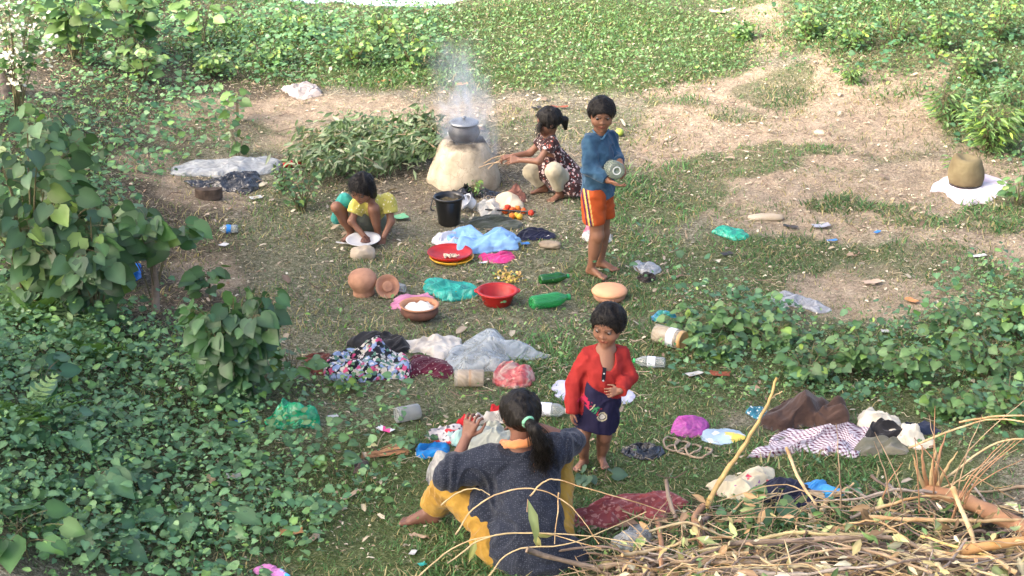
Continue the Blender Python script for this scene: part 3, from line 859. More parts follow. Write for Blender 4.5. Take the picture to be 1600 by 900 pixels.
# ------------------------------------------------------------------ round containers
def bucket(px, py):
    p = G(px, py) + Vector((0, .1, 0)); rt = empty('bucket', p, 'black plastic bucket standing in front of the mud stove', 'bucket')
    rt.scale = (.88,) * 3
    lobj('bucket_body', [(.001, .004), (.078, .0), (.082, .01), (.108, .205), (.108, .215), (.118, .217), (.12, .232), (.112, .234), (.103, .21), (.075, .02), (.001, .018)], M_BLKP, rt, 40)
    V, F = tube(bez((-.118, 0, .222), (-.165, -.06, .12), (-.11, -.04, .13), 9), .006, 6); mk('handle', V, F, M_BLKP, parent=rt)
    for s in (-1, 1):
        V, F = lathe([(.001, .008), (.014, .006), (.015, 0)], 12); mk('handle_lug', tf(V, rotm(0, rad(90) * s, 0), (s * .117, 0, .215)), F, M_BLKP, parent=rt)
    V, F = lathe([(.001, .19), (.1, .185)], 24); V[:, 2] += .012 * noise(V[:, 0] * 40, V[:, 1] * 40)
    mk('contents', V, F, simple('kitchen_scraps', (.05, .045, .02), .8, (.16, .12, .06), 60, .8, 90), parent=rt)
bucket(701, 358)

p = G(703, 406) + Vector((0, 0, .006))
yp = empty('plate', p + Vector((.012, -.02, 0)), 'yellow plastic plate lying under the red plate', 'plate', )
lobj('plate_body', [(.001, 0), (.105, 0), (.13, .012), (.148, .03), (.146, .034), (.125, .016), (.1, .005), (.001, .005)], M_YELP, yp, 44)
rp = empty('plate', p + Vector((0, 0, .019)), 'red plastic plate holding peeled garlic by the light blue cloth', 'plate')
lobj('plate_body', [(.001, 0), (.105, 0), (.13, .012), (.15, .032), (.148, .036), (.125, .016), (.1, .006), (.001, .006)], M_REDP, rp, 44)
parts = []
for k in range(42):
    V, F = lathe([(.001, 0), (.006, .003), (.007, .008), (.001, .016)], 6)
    a, q = random.random() * 6.28, random.random() ** .6 * .055
    parts.append((tf(V, rotm(random.random() * 2, random.random() * 2, 0), (.005 + q * math.cos(a), -.03 + .6 * q * math.sin(a), p.z + .035), 1), F))
V, F = join_parts(parts)
V[:, 2] -= 0
o = mk('garlic_cloves', V + np.array([p.x, p.y, 0]), F, simple('garlic', (.7, .64, .52), .5, (.45, .36, .24), 200)); tag(o, 'small heap of white garlic cloves on the red plate', 'garlic', kind='stuff')

p = G(777, 480) + Vector((0, .06, 0))
ba = empty('basin', p, 'empty red plastic basin beside the green bottle', 'basin')
V, F = lathe([(.001, .004), (.078, 0), (.085, .004), (.112, .075), (.116, .082), (.13, .083), (.131, .093), (.115, .095), (.106, .075), (.08, .012), (.001, .01)], 48)
mk('basin_body', V, F, M_REDP, parent=ba)
for s in (-1, 1):
    V, F = tube(bez((s * .122, -.03, .088), (s * .16, 0, .088), (s * .122, .03, .088), 8), .006, 6); mk('handle', V, F, M_REDP, parent=ba)

# clay pots
p = G(568, 466)
cp = empty('clay_pot', p + Vector((0, .07, 0)), 'round terracotta water pot turned upside down beside the clay lid', 'pot')
pr = [(.066, .0), (.070, .004), (.070, .016), (.064, .028), (.068, .04), (.08, .062), (.093, .095), (.09, .125), (.07, .152), (.035, .168), (.001, .172)]
V, F = lathe(pr, 40); mk('pot_body', tf(V, rotm(rad(4), rad(-5), 0)), F, M_CLAY2, parent=cp)
p = G(604, 464) + Vector((0, .02, .06))
cl = empty('clay_cover', p, 'small flared clay lid leaning between the round pot and the pink cloth', 'pot lid')
R = rotm(rad(58), rad(28), 0)
lobj('lid_dish', [(.001, 0), (.03, .004), (.055, .018), (.075, .036), (.078, .034), (.058, .012), (.03, -.004), (.001, -.006)], M_CLAY2, cl, 32, R)
lobj('knob', [(.02, .0), (.018, .02), (.034, .038), (.03, .04), (.001, .03)], M_CLAY2, cl, 20, R)
p = G(655, 503) + Vector((0, .06, 0))
rpt = empty('rice_pot', p, 'wide sooted clay pot full of white rice', 'pot')
lobj('pot_body', [(.001, .0), (.06, .002), (.1, .02), (.118, .045), (.112, .07), (.1, .08), (.1, .082)], M_SOOT, rpt, 44)
lobj('pot_rim', [(.1, .08), (.122, .088), (.124, .094), (.116, .096), (.097, .084), (.1, .06)], M_CLAY, rpt, 44)
V, F = lathe([(.001, .086), (.05, .086), (.085, .075), (.1, .06)], 40); V[:, 2] += .01 * noise(V[:, 0] * 60, V[:, 1] * 60)
mk('rice', V, F, M_RICE, parent=rpt)
p = G(953, 476) + Vector((0, .08, 0))
ol = empty('clay_pot', p, 'low orange clay pot with a flat closed top behind the toddler', 'pot')
lobj('pot_body', [(.001, 0), (.08, 0), (.1, .02), (.104, .04), (.098, .05)], M_CLAY2, ol, 44)
lobj('pot_lid', [(.098, .05), (.112, .052), (.114, .066), (.1, .082), (.06, .092), (.001, .096)], simple('orange_clay', (.72, .36, .19), .7, (.62, .3, .16), 8, .1, 60), ol, 44)
# mud pot on the white sack
p = G(1512, 300)
sack = heap('sack', [(1452, 296), (1480, 272), (1530, 266), (1571, 284), (1560, 306), (1530, 320), (1498, 318), (1478, 300)], .035, fab('white_sack', (.62, .6, .62), (.56, .42, .48), scale=9), 'spread white sack with faint pink print under the mud pot', 'sack', seed=31, fold=5)
mp_ = empty('mud_pot', p + Vector((0, .1, .03)), 'unfired brown mud pot shaped like a thick ring on the white sack', 'pot')
V, F = lathe([(.095, 0), (.12, .012), (.13, .05), (.128, .1), (.112, .16), (.103, .187), (.09, .203), (.07, .207), (.045, .196), (.02, .188), (.001, .187)], 40)
q = 1 + .07 * fbm(V[:, 0] * 9, V[:, 1] * 9, V[:, 2] * 9, 8, 2); V[:, 0] *= q; V[:, 1] *= q; V[:, 2] += .02 * noise(V[:, 0] * 9, V[:, 1] * 9, 0, 4) * (V[:, 2] > .1)
mk('pot_body', V, F, M_MUD2, parent=mp_)
mk('pot_foot', *lathe([(.12, .01), (.122, .0), (.1, -.012), (.09, .0)], 36), M_BLKP, parent=mp_)

# dinner plate of the girl
p = G(568, 384) + Vector((0, 0, .03))
wp = empty('plate', p, 'white enamel plate tilted under the hands of the girl in yellow', 'plate')
lobj('plate_body', [(.001, 0), (.075, 0), (.1, .01), (.118, .02), (.117, .024), (.1, .015), (.075, .006), (.001, .005)], M_WHTP, wp, 44, rotm(rad(3), rad(-2), 0))
V, F = lathe([(.001, .028), (.02, .026), (.036, .014), (.04, .003)], 20); V[:, 0] *= 1 + .2 * noise(V[:, 1] * 60, 0, 0); V[:, 2] *= 1 + .3 * noise(V[:, 0] * 70, V[:, 1] * 70)
o = mk('food_lump', V, F, simple('dark_food', (.07, .03, .02), .6, (.14, .06, .04), 60, .6, 150), loc=p + Vector((.015, -.004, .004))); tag(o, 'lump of dark food in the middle of the white plate', 'food')

blob_rock('stone', G(567, 404), .078, .06, .045, M_STONE2, 3, 'rounded tan stone just below the white plate', 'stone', rz=.2)
blob_rock('stone', G(860, 386), .07, .05, .022, M_STONE, 5, 'flat brownish stone beside the navy cloth', 'stone')
blob_rock('stone', G(1196, 343), .125, .045, .022, M_STONE2, 7, 'long pale flat stone behind the green bag on the right', 'stone', amp=.08)
# half round dark brick
p = G(325, 312)
n = 20; th = np.linspace(rad(185), rad(365), n)
O = np.vstack([np.stack([.1 * np.cos(th), .07 * np.sin(th)], -1)])
V = np.vstack([np.c_[O, np.full(n, .0)], np.c_[O * .98, np.full(n, .075)]]); V[:, 1] += .05
Fs = [[i, (i + 1) % n, (i + 1) % n + n, i + n] for i in range(n)] + [list(range(n))[::-1], [i + n for i in range(n)]]
o = mk('half_block', V, Fs, M_DKSTONE, loc=p, smooth=False); tag(o, 'dark half round block in front of the black plastic sheet', 'block')

# tree stump at the far left
p = G(12, 150)
st = empty('stump', p, 'grey cut tree stump at the left edge under the white flowers', 'stump')
V, F = tube([(0, 0, -.1), (0, 0, .1), (.005, 0, .36)], [.085, .075, .07], 20); q = 1 + .08 * fbm(V[:, 0] * 30, V[:, 1] * 30, V[:, 2] * 3, 2); V[:, 0] *= q; V[:, 1] *= q
mk('trunk', V, F, simple('grey_bark', (.13, .11, .1), .95, (.07, .06, .055), 25, .8, 60), parent=st)
mk('cut_face', *lathe([(.069, .361), (.03, .366), (.001, .366)], 20), M_WOOD, parent=st)

for x_, y_, r_ in [(724, 290, .24), (701, 352, .1), (703, 404, .16), (777, 474, .12), (568, 460, .1), (604, 458, .08), (655, 497, .13), (953, 470, .13), (568, 382, .12), (567, 402, .07), (860, 385, .07), (1196, 342, .1), (325, 310, .1)]:
    q_ = G(x_, y_); keepout(c=(q_.x, q_.y), r=r_)
# ------------------------------------------------------------------ bottles and jars
GRN = glassy('green_bottle_plastic', (.05, .42, .13), .42); GRN2 = glassy('dark_green_bottle_plastic', (.02, .14, .03), .6)
CLR = glassy('clear_plastic', (.62, .66, .64), .25, .15)
MILK = film('milky_plastic', (.6, .56, .48), .55, .3)
BLU = simple('blue_label', (.02, .2, .6), .5); WHT = simple('white_label', (.75, .75, .75), .5, (.55, .6, .7), 40)
GCAP = simple('green_cap', (.03, .35, .1), .4); WCAP = simple('white_cap', (.7, .68, .6), .5)
bottle(860, 480, .27, .05, rad(205 + 180), GRN, 'bright green plastic bottle lying beside the red basin', cap=GCAP)
bottle(866, 442, .2, .036, rad(20), GRN2, 'smaller dark green bottle lying behind the bright green one', cap=GCAP, seed=4)
bottle(357, 364, .13, .03, rad(180), CLR, 'small clear bottle with a blue band lying below the dark block', lab=(.35, .6), lab_c=BLU, seed=3)
bottle(615, 455, .17, .034, rad(150), CLR, 'crushed clear bottle lying behind the pink cloth', seed=5, squash=.2, lab=(.3, .45), lab_c=BLU)
bottle(1014, 573, .19, .034, rad(170), CLR, 'clear bottle with a green cap lying on the grass right of the toddler', cap=GCAP, lab=(.3, .55), lab_c=WHT, seed=6)
bottle(862, 650, .18, .04, rad(-10), CLR, "clear water bottle with a blue label lying by the head of the woman", cap=WCAP, lab=(.1, .5), lab_c=WHT, seed=7)

def jar(px, py, L, r, az, label, glass, lidm, lab=None, labm=None, contents=None, pitch=0):
    p = G(px, py); root = empty('jar', p, label, 'jar')
    R = lying(az, 0, pitch); t = (-math.cos(az) * L * .5, -math.sin(az) * L * .5, r)
    lobj('jar_body', [(.001, 0), (r * .9, 0), (r, .006), (r, L * .45), (r * .96, L * .5), (r, L * .55), (r, L * .86), (r * .9, L * .92)], glass, root, 32, R, t)
    lobj('jar_lid', [(r * .98, L * .88), (r * .98, L * .99), (r * .86, L), (r * .8, L * .985), (.001, L * .985)], lidm, root, 32, R, t)
    if lab: band('jar_label', r * 1.01, L * lab[0], L * lab[1], labm, root, R, t, 32)
    if contents: lobj('contents', [(.001, .008), (r * .93, .008), (r * .93, L * .8), (.001, L * .8)], contents, root, 24, R, t)
    return root
jar(1046, 540, .2, .058, rad(-35), 'clear jar with an amber lid lying under the teal bag', MILK, simple('amber_lid', (.5, .27, .1), .4, (.6, .38, .18), 30), (.5, .75), WHT, simple('brown_pulses', (.3, .22, .12), .8, (.42, .33, .2), 60))
jar(637, 657, .14, .045, rad(205), 'empty clear jar lying on the grass left of the clothes heap', glassy('jar_glass', (.5, .52, .5), .35), CLR)
jar(733, 603, .17, .05, rad(180), 'short cream jar wrapped in brown tape below the clear plastic', film('cream_plastic', (.6, .5, .38), .85), MILK, (.42, .5), simple('brown_tape', (.35, .24, .15), .6))

# ------------------------------------------------------------------ bags and cloths
def bagm(name, c, c2=None, a=.8, **k): return film(name, c, a, .22, c2, **k)
B = [
 ('plastic_bag', [(440, 130), (452, 138), (478, 124), (503, 142), (490, 152), (474, 157), (455, 149)], .09, bagm('white_bag_film', (.6, .54, .51), None, .9), 'single white plastic bag lying by itself on the far path', 'bag', dict(fold=9, famp=.8, seed=2)),
 ('plastic_sheet', [(270, 270), (290, 246), (330, 240), (372, 243), (400, 234), (436, 240), (442, 254), (425, 268), (385, 275), (330, 278)], .11, bagm('milky_sheet', (.52, .54, .54), None, .9), 'large milky white plastic sheet spread left of the leafy branches', 'plastic sheet', dict(fold=2.6, famp=.5, seed=3)),
 ('plastic_sheet', [(292, 280), (330, 278), (360, 268), (398, 262), (406, 275), (400, 296), (375, 304), (340, 296), (310, 292)], .06, bagm('black_film', (.014, .015, .018), (.03, .032, .035), 1.0, trans=0), 'crumpled black plastic sheet in front of the white sheet', 'plastic sheet', dict(fold=8, famp=1.1, seed=4)),
 ('plastic_bag', [(688, 294), (700, 288), (716, 290), (736, 302), (732, 312), (705, 312)], .10, bagm('black_bag', (.012, .012, .014), (.025, .025, .028), 1.0, trans=0), 'black plastic bag slumped behind the black bucket', 'bag', dict(fold=10, famp=1.1, seed=5)),
 ('plastic_bag', [(742, 300), (760, 292), (782, 298), (776, 310), (752, 312)], .06, bagm('black_bag2', (.012, .012, .012), (.03, .03, .03), 1.0, trans=0), 'small black bag at the right foot of the mud stove', 'bag', dict(fold=10, famp=1.1, seed=15)),
 ('plastic_bag', [(742, 322), (752, 308), (772, 306), (790, 318), (788, 330), (770, 338), (750, 337)], .09, bagm('clear_white_bag', (.72, .7, .64), None, .75), 'translucent white bag next to the white cups', 'bag', dict(fold=9, famp=.8, seed=6)),
 ('cloth', [(735, 350), (745, 334), (775, 330), (805, 340), (818, 352), (800, 360), (760, 362)], .06, fab('dark_green_cloth', (.05, .06, .045), (.025, .03, .025)), 'dark olive cloth behind the light blue cloth', 'cloth', dict(fold=9, seed=7)),
 ('cloth', [(808, 368), (818, 354), (840, 352), (866, 364), (864, 374), (840, 376), (815, 376)], .055, fab('navy_cloth', (.012, .015, .04), (.006, .008, .02)), 'navy cloth right of the light blue cloth', 'cloth', dict(fold=10, famp=.9, seed=8)),
 ('cloth', [(748, 406), (752, 396), (772, 398), (790, 388), (804, 396), (798, 408), (775, 412)], .04, fab('magenta_cloth', (.6, .04, .2), (.4, .03, .14)), 'small magenta cloth in front of the light blue cloth', 'cloth', dict(fold=12, famp=.9, seed=10)),
 ('mosquito_net_bag', [(664, 446), (668, 426), (690, 424), (704, 432), (732, 432), (747, 445), (742, 460), (716, 471), (684, 468), (672, 456)], .12, bagm('teal_film', (.03, .42, .33), (.02, .3, .24), 1.0, trans=.2), 'large teal plastic bag above the rice pot', 'bag', dict(fold=4.5, famp=.75, seed=11, prof=.4)),
 ('cloth', [(610, 476), (626, 456), (650, 454), (668, 452), (680, 466), (672, 482), (650, 474), (636, 486), (616, 484)], .05, fab('pink_cloth', (.6, .26, .38), (.45, .16, .27)), 'dusty pink cloth between the clay lid and the rice pot', 'cloth', dict(fold=9, famp=.8, seed=12)),
 ('bag', [(540, 528), (560, 512), (600, 510), (630, 524), (640, 545), (620, 556), (560, 545)], .1, fab('black_cloth', (.015, .015, .017), (.03, .03, .032)), 'black cloth bag behind the floral cloth', 'bag', dict(fold=8, famp=.6, seed=13)),
 ('cloth', [(637, 560), (660, 550), (700, 560), (708, 586), (690, 592), (660, 584), (636, 594)], .045, floral('maroon_print', (.09, .01, .025), [((.5, .4, .35), 1.6, .14)], 34), 'dark maroon dotted cloth beside the floral cloth', 'cloth', dict(fold=8, famp=.8, seed=14)),
 ('cloth', [(474, 560), (486, 546), (512, 544), (520, 560), (512, 582), (490, 586)], .05, fab('rust_cloth', (.16, .05, .03), (.05, .02, .015), scale=24), 'rust brown rag left of the floral cloth', 'cloth', dict(fold=11, famp=.9, seed=16)),
 ('cloth', [(505, 570), (524, 536), (560, 526), (604, 530), (640, 550), (640, 576), (632, 592), (596, 592), (560, 600), (520, 592)], .19, None, 'black quilted cloth printed with pink and blue flowers', 'cloth', dict(fold=4.0, famp=.4, seed=17, prof=.38)),
 ('cloth', [(628, 526), (650, 522), (668, 516), (700, 514), (722, 524), (718, 540), (706, 552), (684, 566), (664, 548), (640, 546)], .07, fab('off_white_cloth', (.6, .56, .49), (.42, .37, .31)), 'off white cloth between the floral cloth and the clear plastic', 'cloth', dict(fold=7, famp=.8, seed=18)),
 ('plastic_sheet', [(694, 560), (704, 530), (730, 520), (760, 503), (776, 506), (800, 528), (836, 534), (862, 542), (846, 552), (806, 556), (790, 570), (776, 584), (740, 586), (706, 580)], .14, film('clear_film', (.6, .66, .7), .42, .12), 'big clear plastic sheet crumpled behind the taped jar', 'plastic sheet', dict(fold=3.4, famp=.8, seed=19)),
 ('plastic_bag', [(772, 592), (776, 570), (796, 564), (818, 568), (832, 582), (826, 602), (800, 608), (780, 604)], .1, bagm('pink_red_bag', (.7, .16, .17), (.62, .5, .42), .9), 'knotted red and clear bag just above the head of the woman', 'bag', dict(fold=7, famp=.7, seed=20, prof=.35)),
 ('plastic_bag', [(415, 646), (430, 626), (456, 622), (488, 634), (502, 652), (492, 668), (460, 674), (432, 670)], .17, bagm('emerald_film', (.015, .33, .15), (.01, .2, .09), 1.0, trans=.15), 'emerald green plastic bag at the foot of the heart leaved bush', 'bag', dict(fold=5, famp=.6, seed=21, prof=.35, ko=1.35)),
 ('plastic_bag', [(1112, 356), (1130, 348), (1152, 350), (1170, 362), (1166, 375), (1146, 376), (1128, 366)], .07, bagm('jade_film', (.03, .42, .27), (.02, .3, .2), 1.0, trans=.2), 'jade green bag alone on the right hand clearing', 'bag', dict(fold=5, famp=.7, seed=22)),
 ('plastic_bag', [(988, 406), (1005, 404), (1030, 412), (1032, 424), (1018, 430), (998, 424)], .06, bagm('pale_film', (.6, .62, .64), None, .75), 'small whitish bag right of the feet of the boy', 'bag', dict(fold=10, famp=.9, seed=23)),
 ('plastic_bag', [(994, 432), (1002, 424), (1014, 414), (1020, 426), (1024, 438), (1008, 442)], .05, fab('charred_rag', (.015, .013, .012), (.05, .04, .035), scale=30), 'charred black rag in front of the small whitish bag', 'rag', dict(fold=14, famp=1.0, seed=24)),
 ('plastic_bag', [(1020, 492), (1030, 482), (1048, 482), (1058, 494), (1052, 504), (1030, 504)], .08, bagm('aqua_film', (.05, .42, .34), (.1, .3, .6), .85), 'teal and blue bag just above the amber lidded jar', 'bag', dict(fold=10, famp=.9, seed=25)),
 ('plastic_sheet', [(1204, 462), (1222, 450), (1246, 458), (1276, 472), (1298, 486), (1282, 490), (1250, 480), (1222, 474)], .05, film('grey_film', (.5, .52, .55), .75, .25), 'torn greyish plastic sheet at the edge of the round leaved weeds', 'plastic sheet', dict(fold=7, famp=.9, seed=26)),
 ('cloth', [(864, 600), (880, 592), (900, 600), (985, 606), (982, 628), (950, 634), (900, 634), (876, 624)], .03, fab('lavender_cloth', (.5, .5, .62), (.4, .4, .52)), 'pale lavender cloth spread behind the toddler', 'cloth', dict(fold=6, famp=.6, seed=27)),
 ('cloth', [(648, 694), (664, 686), (686, 682), (700, 690), (698, 706), (676, 716), (656, 716)], .07, fab('blue_cloth', (.01, .2, .5), (.008, .12, .34)), 'bright blue pouch at the left of the clothes heap', 'pouch', dict(fold=8, famp=.8, seed=28)),
 ('cloth', [(668, 680), (676, 664), (700, 654), (722, 660), (730, 676), (716, 690), (688, 692)], .08, floral('white_red_print', (.62, .57, .55), [((.6, .04, .05), .5, .3), ((.1, .1, .12), .9, .2)], 26), 'white cloth with red and black print at the left of the clothes heap', 'cloth', dict(fold=9, famp=.8, seed=29)),
 ('cloth', [(700, 676), (716, 666), (740, 662), (752, 676), (744, 694), (716, 698)], .1, fab('aqua_cloth', (.25, .45, .44), (.4, .5, .45)), 'pale aqua cloth in the middle of the clothes heap', 'cloth', dict(fold=8, famp=.8, seed=30)),
 ('cloth', [(716, 700), (724, 672), (750, 650), (790, 644), (808, 664), (804, 700), (780, 712), (740, 712)], .16, fab('grey_green_cloth', (.36, .37, .31), (.25, .26, .21)), 'big grey green cloth heaped in front of the woman', 'cloth', dict(fold=6, famp=.7, seed=131)),
 ('cloth', [(745, 662), (755, 640), (785, 632), (800, 646), (790, 664)], .12, fab('pale_print_cloth', (.55, .52, .48), (.4, .38, .35), scale=20), 'pale grey cloth at the back of the clothes heap', 'cloth', dict(fold=9, famp=.7, seed=132)),
 ('cloth', [(712, 668), (722, 656), (742, 654), (740, 666), (724, 672)], .13, fab('red_cloth', (.5, .02, .03), (.35, .015, .02)), 'small red cloth on top of the clothes heap', 'cloth', dict(fold=12, famp=.7, seed=133)),
 ('cloth', [(770, 652), (775, 634), (795, 632), (800, 650), (790, 660)], .15, fab('red_cloth2', (.5, .03, .04), (.35, .015, .02)), 'red cloth end behind the raised right hand of the woman', 'cloth', dict(fold=12, famp=.7, seed=134)),
 ('plastic_bag', [(666, 750), (670, 716), (690, 698), (716, 692), (730, 710), (724, 760), (700, 780), (676, 776)], .22, bagm('milky_bag', (.52, .52, .5), None, .85), 'full milky white bag held between the knee of the woman and the clothes', 'bag', dict(fold=5, famp=.4, seed=33, prof=.4)),
 ('plastic_bag', [(912, 362), (922, 352), (946, 352), (956, 366), (950, 382), (928, 382), (915, 374)], .08, bagm('pink_white_bag', (.7, .72, .68), None, .85), 'knotted whitish bag behind the shins of the boy', 'bag', dict(fold=9, famp=.7, seed=34)),
 ('plastic_bag', [(910, 366), (914, 354), (926, 350), (930, 364), (920, 372)], .07, bagm('pink_bag', (.75, .16, .25), (.6, .1, .2), 1), 'small pink bag left of the shins of the boy', 'bag', dict(fold=9, famp=.7, seed=35)),
 ('plastic_bag', [(1047, 672), (1062, 654), (1092, 637), (1104, 646), (1106, 668), (1096, 680), (1068, 684)], .1, bagm('orchid_film', (.62, .15, .52), (.6, .1, .48), .95), 'bright orchid pink bag near the coiled rope', 'bag', dict(fold=5, famp=.8, seed=36, prof=.5)),
 ('wrapper', [(1088, 678), (1110, 668), (1140, 666), (1166, 680), (1150, 690), (1118, 695)], .03, None, 'pale blue and yellow printed wrapper beside the orchid pink bag', 'wrapper', dict(fold=6, famp=.6, seed=37)),
 ('plastic_bag', [(970, 704), (985, 692), (1010, 687), (1034, 694), (1037, 708), (1015, 719), (986, 717)], .06, bagm('black_bag3', (.01, .01, .012), (.02, .02, .024), 1.0, trans=0), 'crumpled black bag right of the feet of the toddler', 'bag', dict(fold=11, famp=1.1, seed=38)),
 ('cloth', [(1166, 642), (1174, 633), (1196, 634), (1200, 648), (1184, 656)], .05, floral('aqua_print', (.05, .22, .3), [((.6, .65, .65), 1, .3)], 50), 'small aqua printed rag left of the brown cloth', 'cloth', dict(fold=12, famp=.8, seed=39)),
 ('cloth', [(1196, 664), (1206, 634), (1236, 608), (1280, 606), (1316, 626), (1328, 656), (1300, 670), (1250, 664), (1220, 674)], .17, fab('brown_cloth', (.075, .045, .035), (.045, .027, .022)), 'dark brown cloth heaped highest on the right', 'cloth', dict(fold=4.5, famp=.7, seed=40, prof=.35)),
 ('cloth', [(1338, 650), (1342, 632), (1362, 624), (1384, 640), (1410, 654), (1440, 680), (1458, 694), (1440, 704), (1404, 690), (1370, 670)], .12, fab('cream_cloth', (.58, .54, .44), (.42, .38, .3)), 'cream white cloth trailing right of the gingham shirt', 'cloth', dict(fold=7, famp=.7, seed=41)),
 ('cloth', [(1400, 668), (1410, 656), (1440, 656), (1472, 664), (1466, 674), (1430, 680)], .06, fab('dark_blue_cloth', (.02, .03, .06), (.012, .015, .03)), 'dark blue cloth at the right end of the clothes', 'cloth', dict(fold=9, famp=.8, seed=42)),
 ('cloth', [(1335, 700), (1345, 680), (1380, 672), (1414, 684), (1418, 704), (1380, 712), (1345, 712)], .09, fab('olive_cloth', (.16, .15, .11), (.1, .1, .07)), 'olive grey cloth below the black shirt', 'cloth', dict(fold=7, famp=.6, seed=43)),
 ('cloth', [(1354, 688), (1360, 656), (1382, 652), (1412, 674), (1420, 694), (1386, 692)], .13, fab('black_shirt', (.012, .012, .014), (.022, .022, .025)), 'black shirt lying against the gingham shirt', 'shirt', dict(fold=6, famp=.6, seed=44)),
 ('cloth', [(1174, 710), (1200, 688), (1224, 660), (1260, 654), (1300, 660), (1340, 652), (1364, 660), (1362, 690), (1336, 714), (1316, 712), (1294, 706), (1284, 718), (1262, 702), (1220, 708), (1196, 712)], .13, None, 'gingham shirt in maroon and white in front of the brown cloth', 'shirt', dict(fold=6, famp=.8, seed=45)),
 ('cloth', [(1184, 780), (1190, 744), (1230, 734), (1266, 746), (1276, 776), (1260, 800), (1210, 798)], .1, fab('navy_cloth2', (.014, .018, .045), (.01, .012, .025)), 'navy cloth between the cream print and the sky blue cloth', 'cloth', dict(fold=8, famp=.8, seed=46)),
 ('cloth', [(1252, 752), (1262, 742), (1284, 748), (1300, 762), (1322, 772), (1300, 780), (1264, 776)], .06, fab('sky_blue_cloth', (.06, .3, .62), (.03, .18, .45)), 'sky blue cloth strip behind the firewood heap', 'cloth', dict(fold=8, famp=.8, seed=47)),
 ('cloth', [(1102, 752), (1120, 740), (1150, 742), (1180, 722), (1208, 716), (1210, 736), (1184, 762), (1170, 785), (1140, 780), (1115, 768)], .09, None, 'cream cloth with small red print behind the firewood heap', 'cloth', dict(fold=7, famp=.8, seed=48)),
 ('cloth', [(886, 806), (910, 786), (950, 766), (1000, 760), (1050, 760), (1072, 776), (1040, 796), (1040, 812), (990, 808), (940, 826), (905, 822)], .07, floral('red_shawl', (.24, .055, .055), [((.34, .15, .13), 1, .3), ((.15, .03, .035), .7, .2)], 30), 'faded brick red shawl beside the woman', 'shawl', dict(fold=8, famp=1.1, seed=49)),
 ('plastic_bag', [(957, 852), (966, 830), (990, 812), (1014, 812), (1018, 838), (996, 856), (972, 862)], .08, film('clear_bag2', (.6, .62, .6), .6, .2), 'clear plastic bag caught at the left end of the firewood', 'bag', dict(fold=8, famp=.8, seed=50)),
 ('wrapper', [(396, 886), (410, 874), (430, 880), (452, 898), (440, 906), (410, 902)], .05, None, 'pink and sky blue wrapper at the bottom left edge', 'wrapper', dict(fold=7, famp=.7, seed=51)),
 ('cloth', [(672, 372), (684, 358), (700, 354), (716, 362), (724, 384), (706, 388), (690, 386)], .08, fab('grey_white_cloth', (.6, .6, .62), (.42, .42, .46)), 'greyish white cloth end under the light blue cloth', 'cloth', dict(fold=9, famp=.9, seed=9)),
 ('cloth', [(690, 368), (704, 348), (728, 342), (756, 348), (780, 358), (806, 350), (816, 362), (800, 372), (812, 388), (770, 396), (740, 394), (716, 398), (716, 380)], .15, fab('light_blue_towel', (.23, .42, .68), (.17, .33, .58)), 'light blue towel thrown over the things by the bucket', 'towel', dict(fold=5, famp=.65, seed=109)),
 ('cloth', [(784, 306), (792, 290), (812, 288), (826, 300), (818, 316), (800, 318)], .13, fab('russet_cloth', (.28, .13, .1), (.17, .08, .06)), 'russet cloth laid on the cream sack by the stove', 'cloth', dict(fold=9, famp=.9, seed=52)),
 ('grain_sack', [(768, 318), (776, 302), (792, 296), (812, 306), (818, 322), (800, 328), (776, 326)], .1, fab('cream_sack', (.62, .52, .36), (.52, .42, .29)), 'small cream sack right of the mud stove', 'sack', dict(fold=4, famp=.3, seed=53)),
 ('plastic_scrap', [(139, 418), (140, 404), (160, 400), (176, 402), (174, 414), (156, 420)], .05, bagm('blue_film', (.02, .25, .75), None, 1), 'bright blue plastic scrap half hidden by the big leaves on the left', 'scrap', dict(fold=9, famp=.8, seed=54)),
 ('plastic_scrap', [(206, 436), (210, 412), (220, 406), (222, 424), (214, 438)], .05, bagm('blue_film2', (.02, .25, .75), None, 1), 'narrow blue plastic strip behind the leafy shrub on the left', 'scrap', dict(fold=9, famp=.8, seed=55)),
 ('bundle', [(554, 722), (560, 712), (574, 712), (576, 726), (562, 740), (552, 738)], .05, fab('dark_rag', (.1, .07, .06), (.05, .035, .03)), 'dark rag tied at the end of the stick broom', 'rag', dict(fold=12, famp=.8, seed=56)),
]
SPECIAL = {
 17: floral('floral_print', (.012, .014, .02), [((.22, .29, .45), .8, .42), ((.5, .46, .38), .9, .36), ((.09, .2, .14), 1.1, .32), ((.5, .07, .17), .75, .27), ((.62, .56, .54), 1.4, .24)], 22),
 37: floral('wrapper_print', (.42, .55, .66), [((.7, .55, .12), .6, .42), ((.7, .7, .66), .9, .22)], 12),
 45: gingham('gingham', (.62, .58, .62), (.1, .02, .05), 46),
 48: floral('cream_red_print', (.68, .6, .42), [((.55, .05, .1), .7, .2), ((.3, .1, .3), .9, .12)], 22),
 51: floral('candy_print', (.7, .25, .55), [((.1, .5, .75), .5, .4)], 10),
}
for nm, poly, h, m, lab, ct, kw in B:
    heap(nm.replace('mosquito_net_bag', 'plastic_bag') if True else nm, poly, h, m or SPECIAL[kw['seed']], lab, ct, **kw)

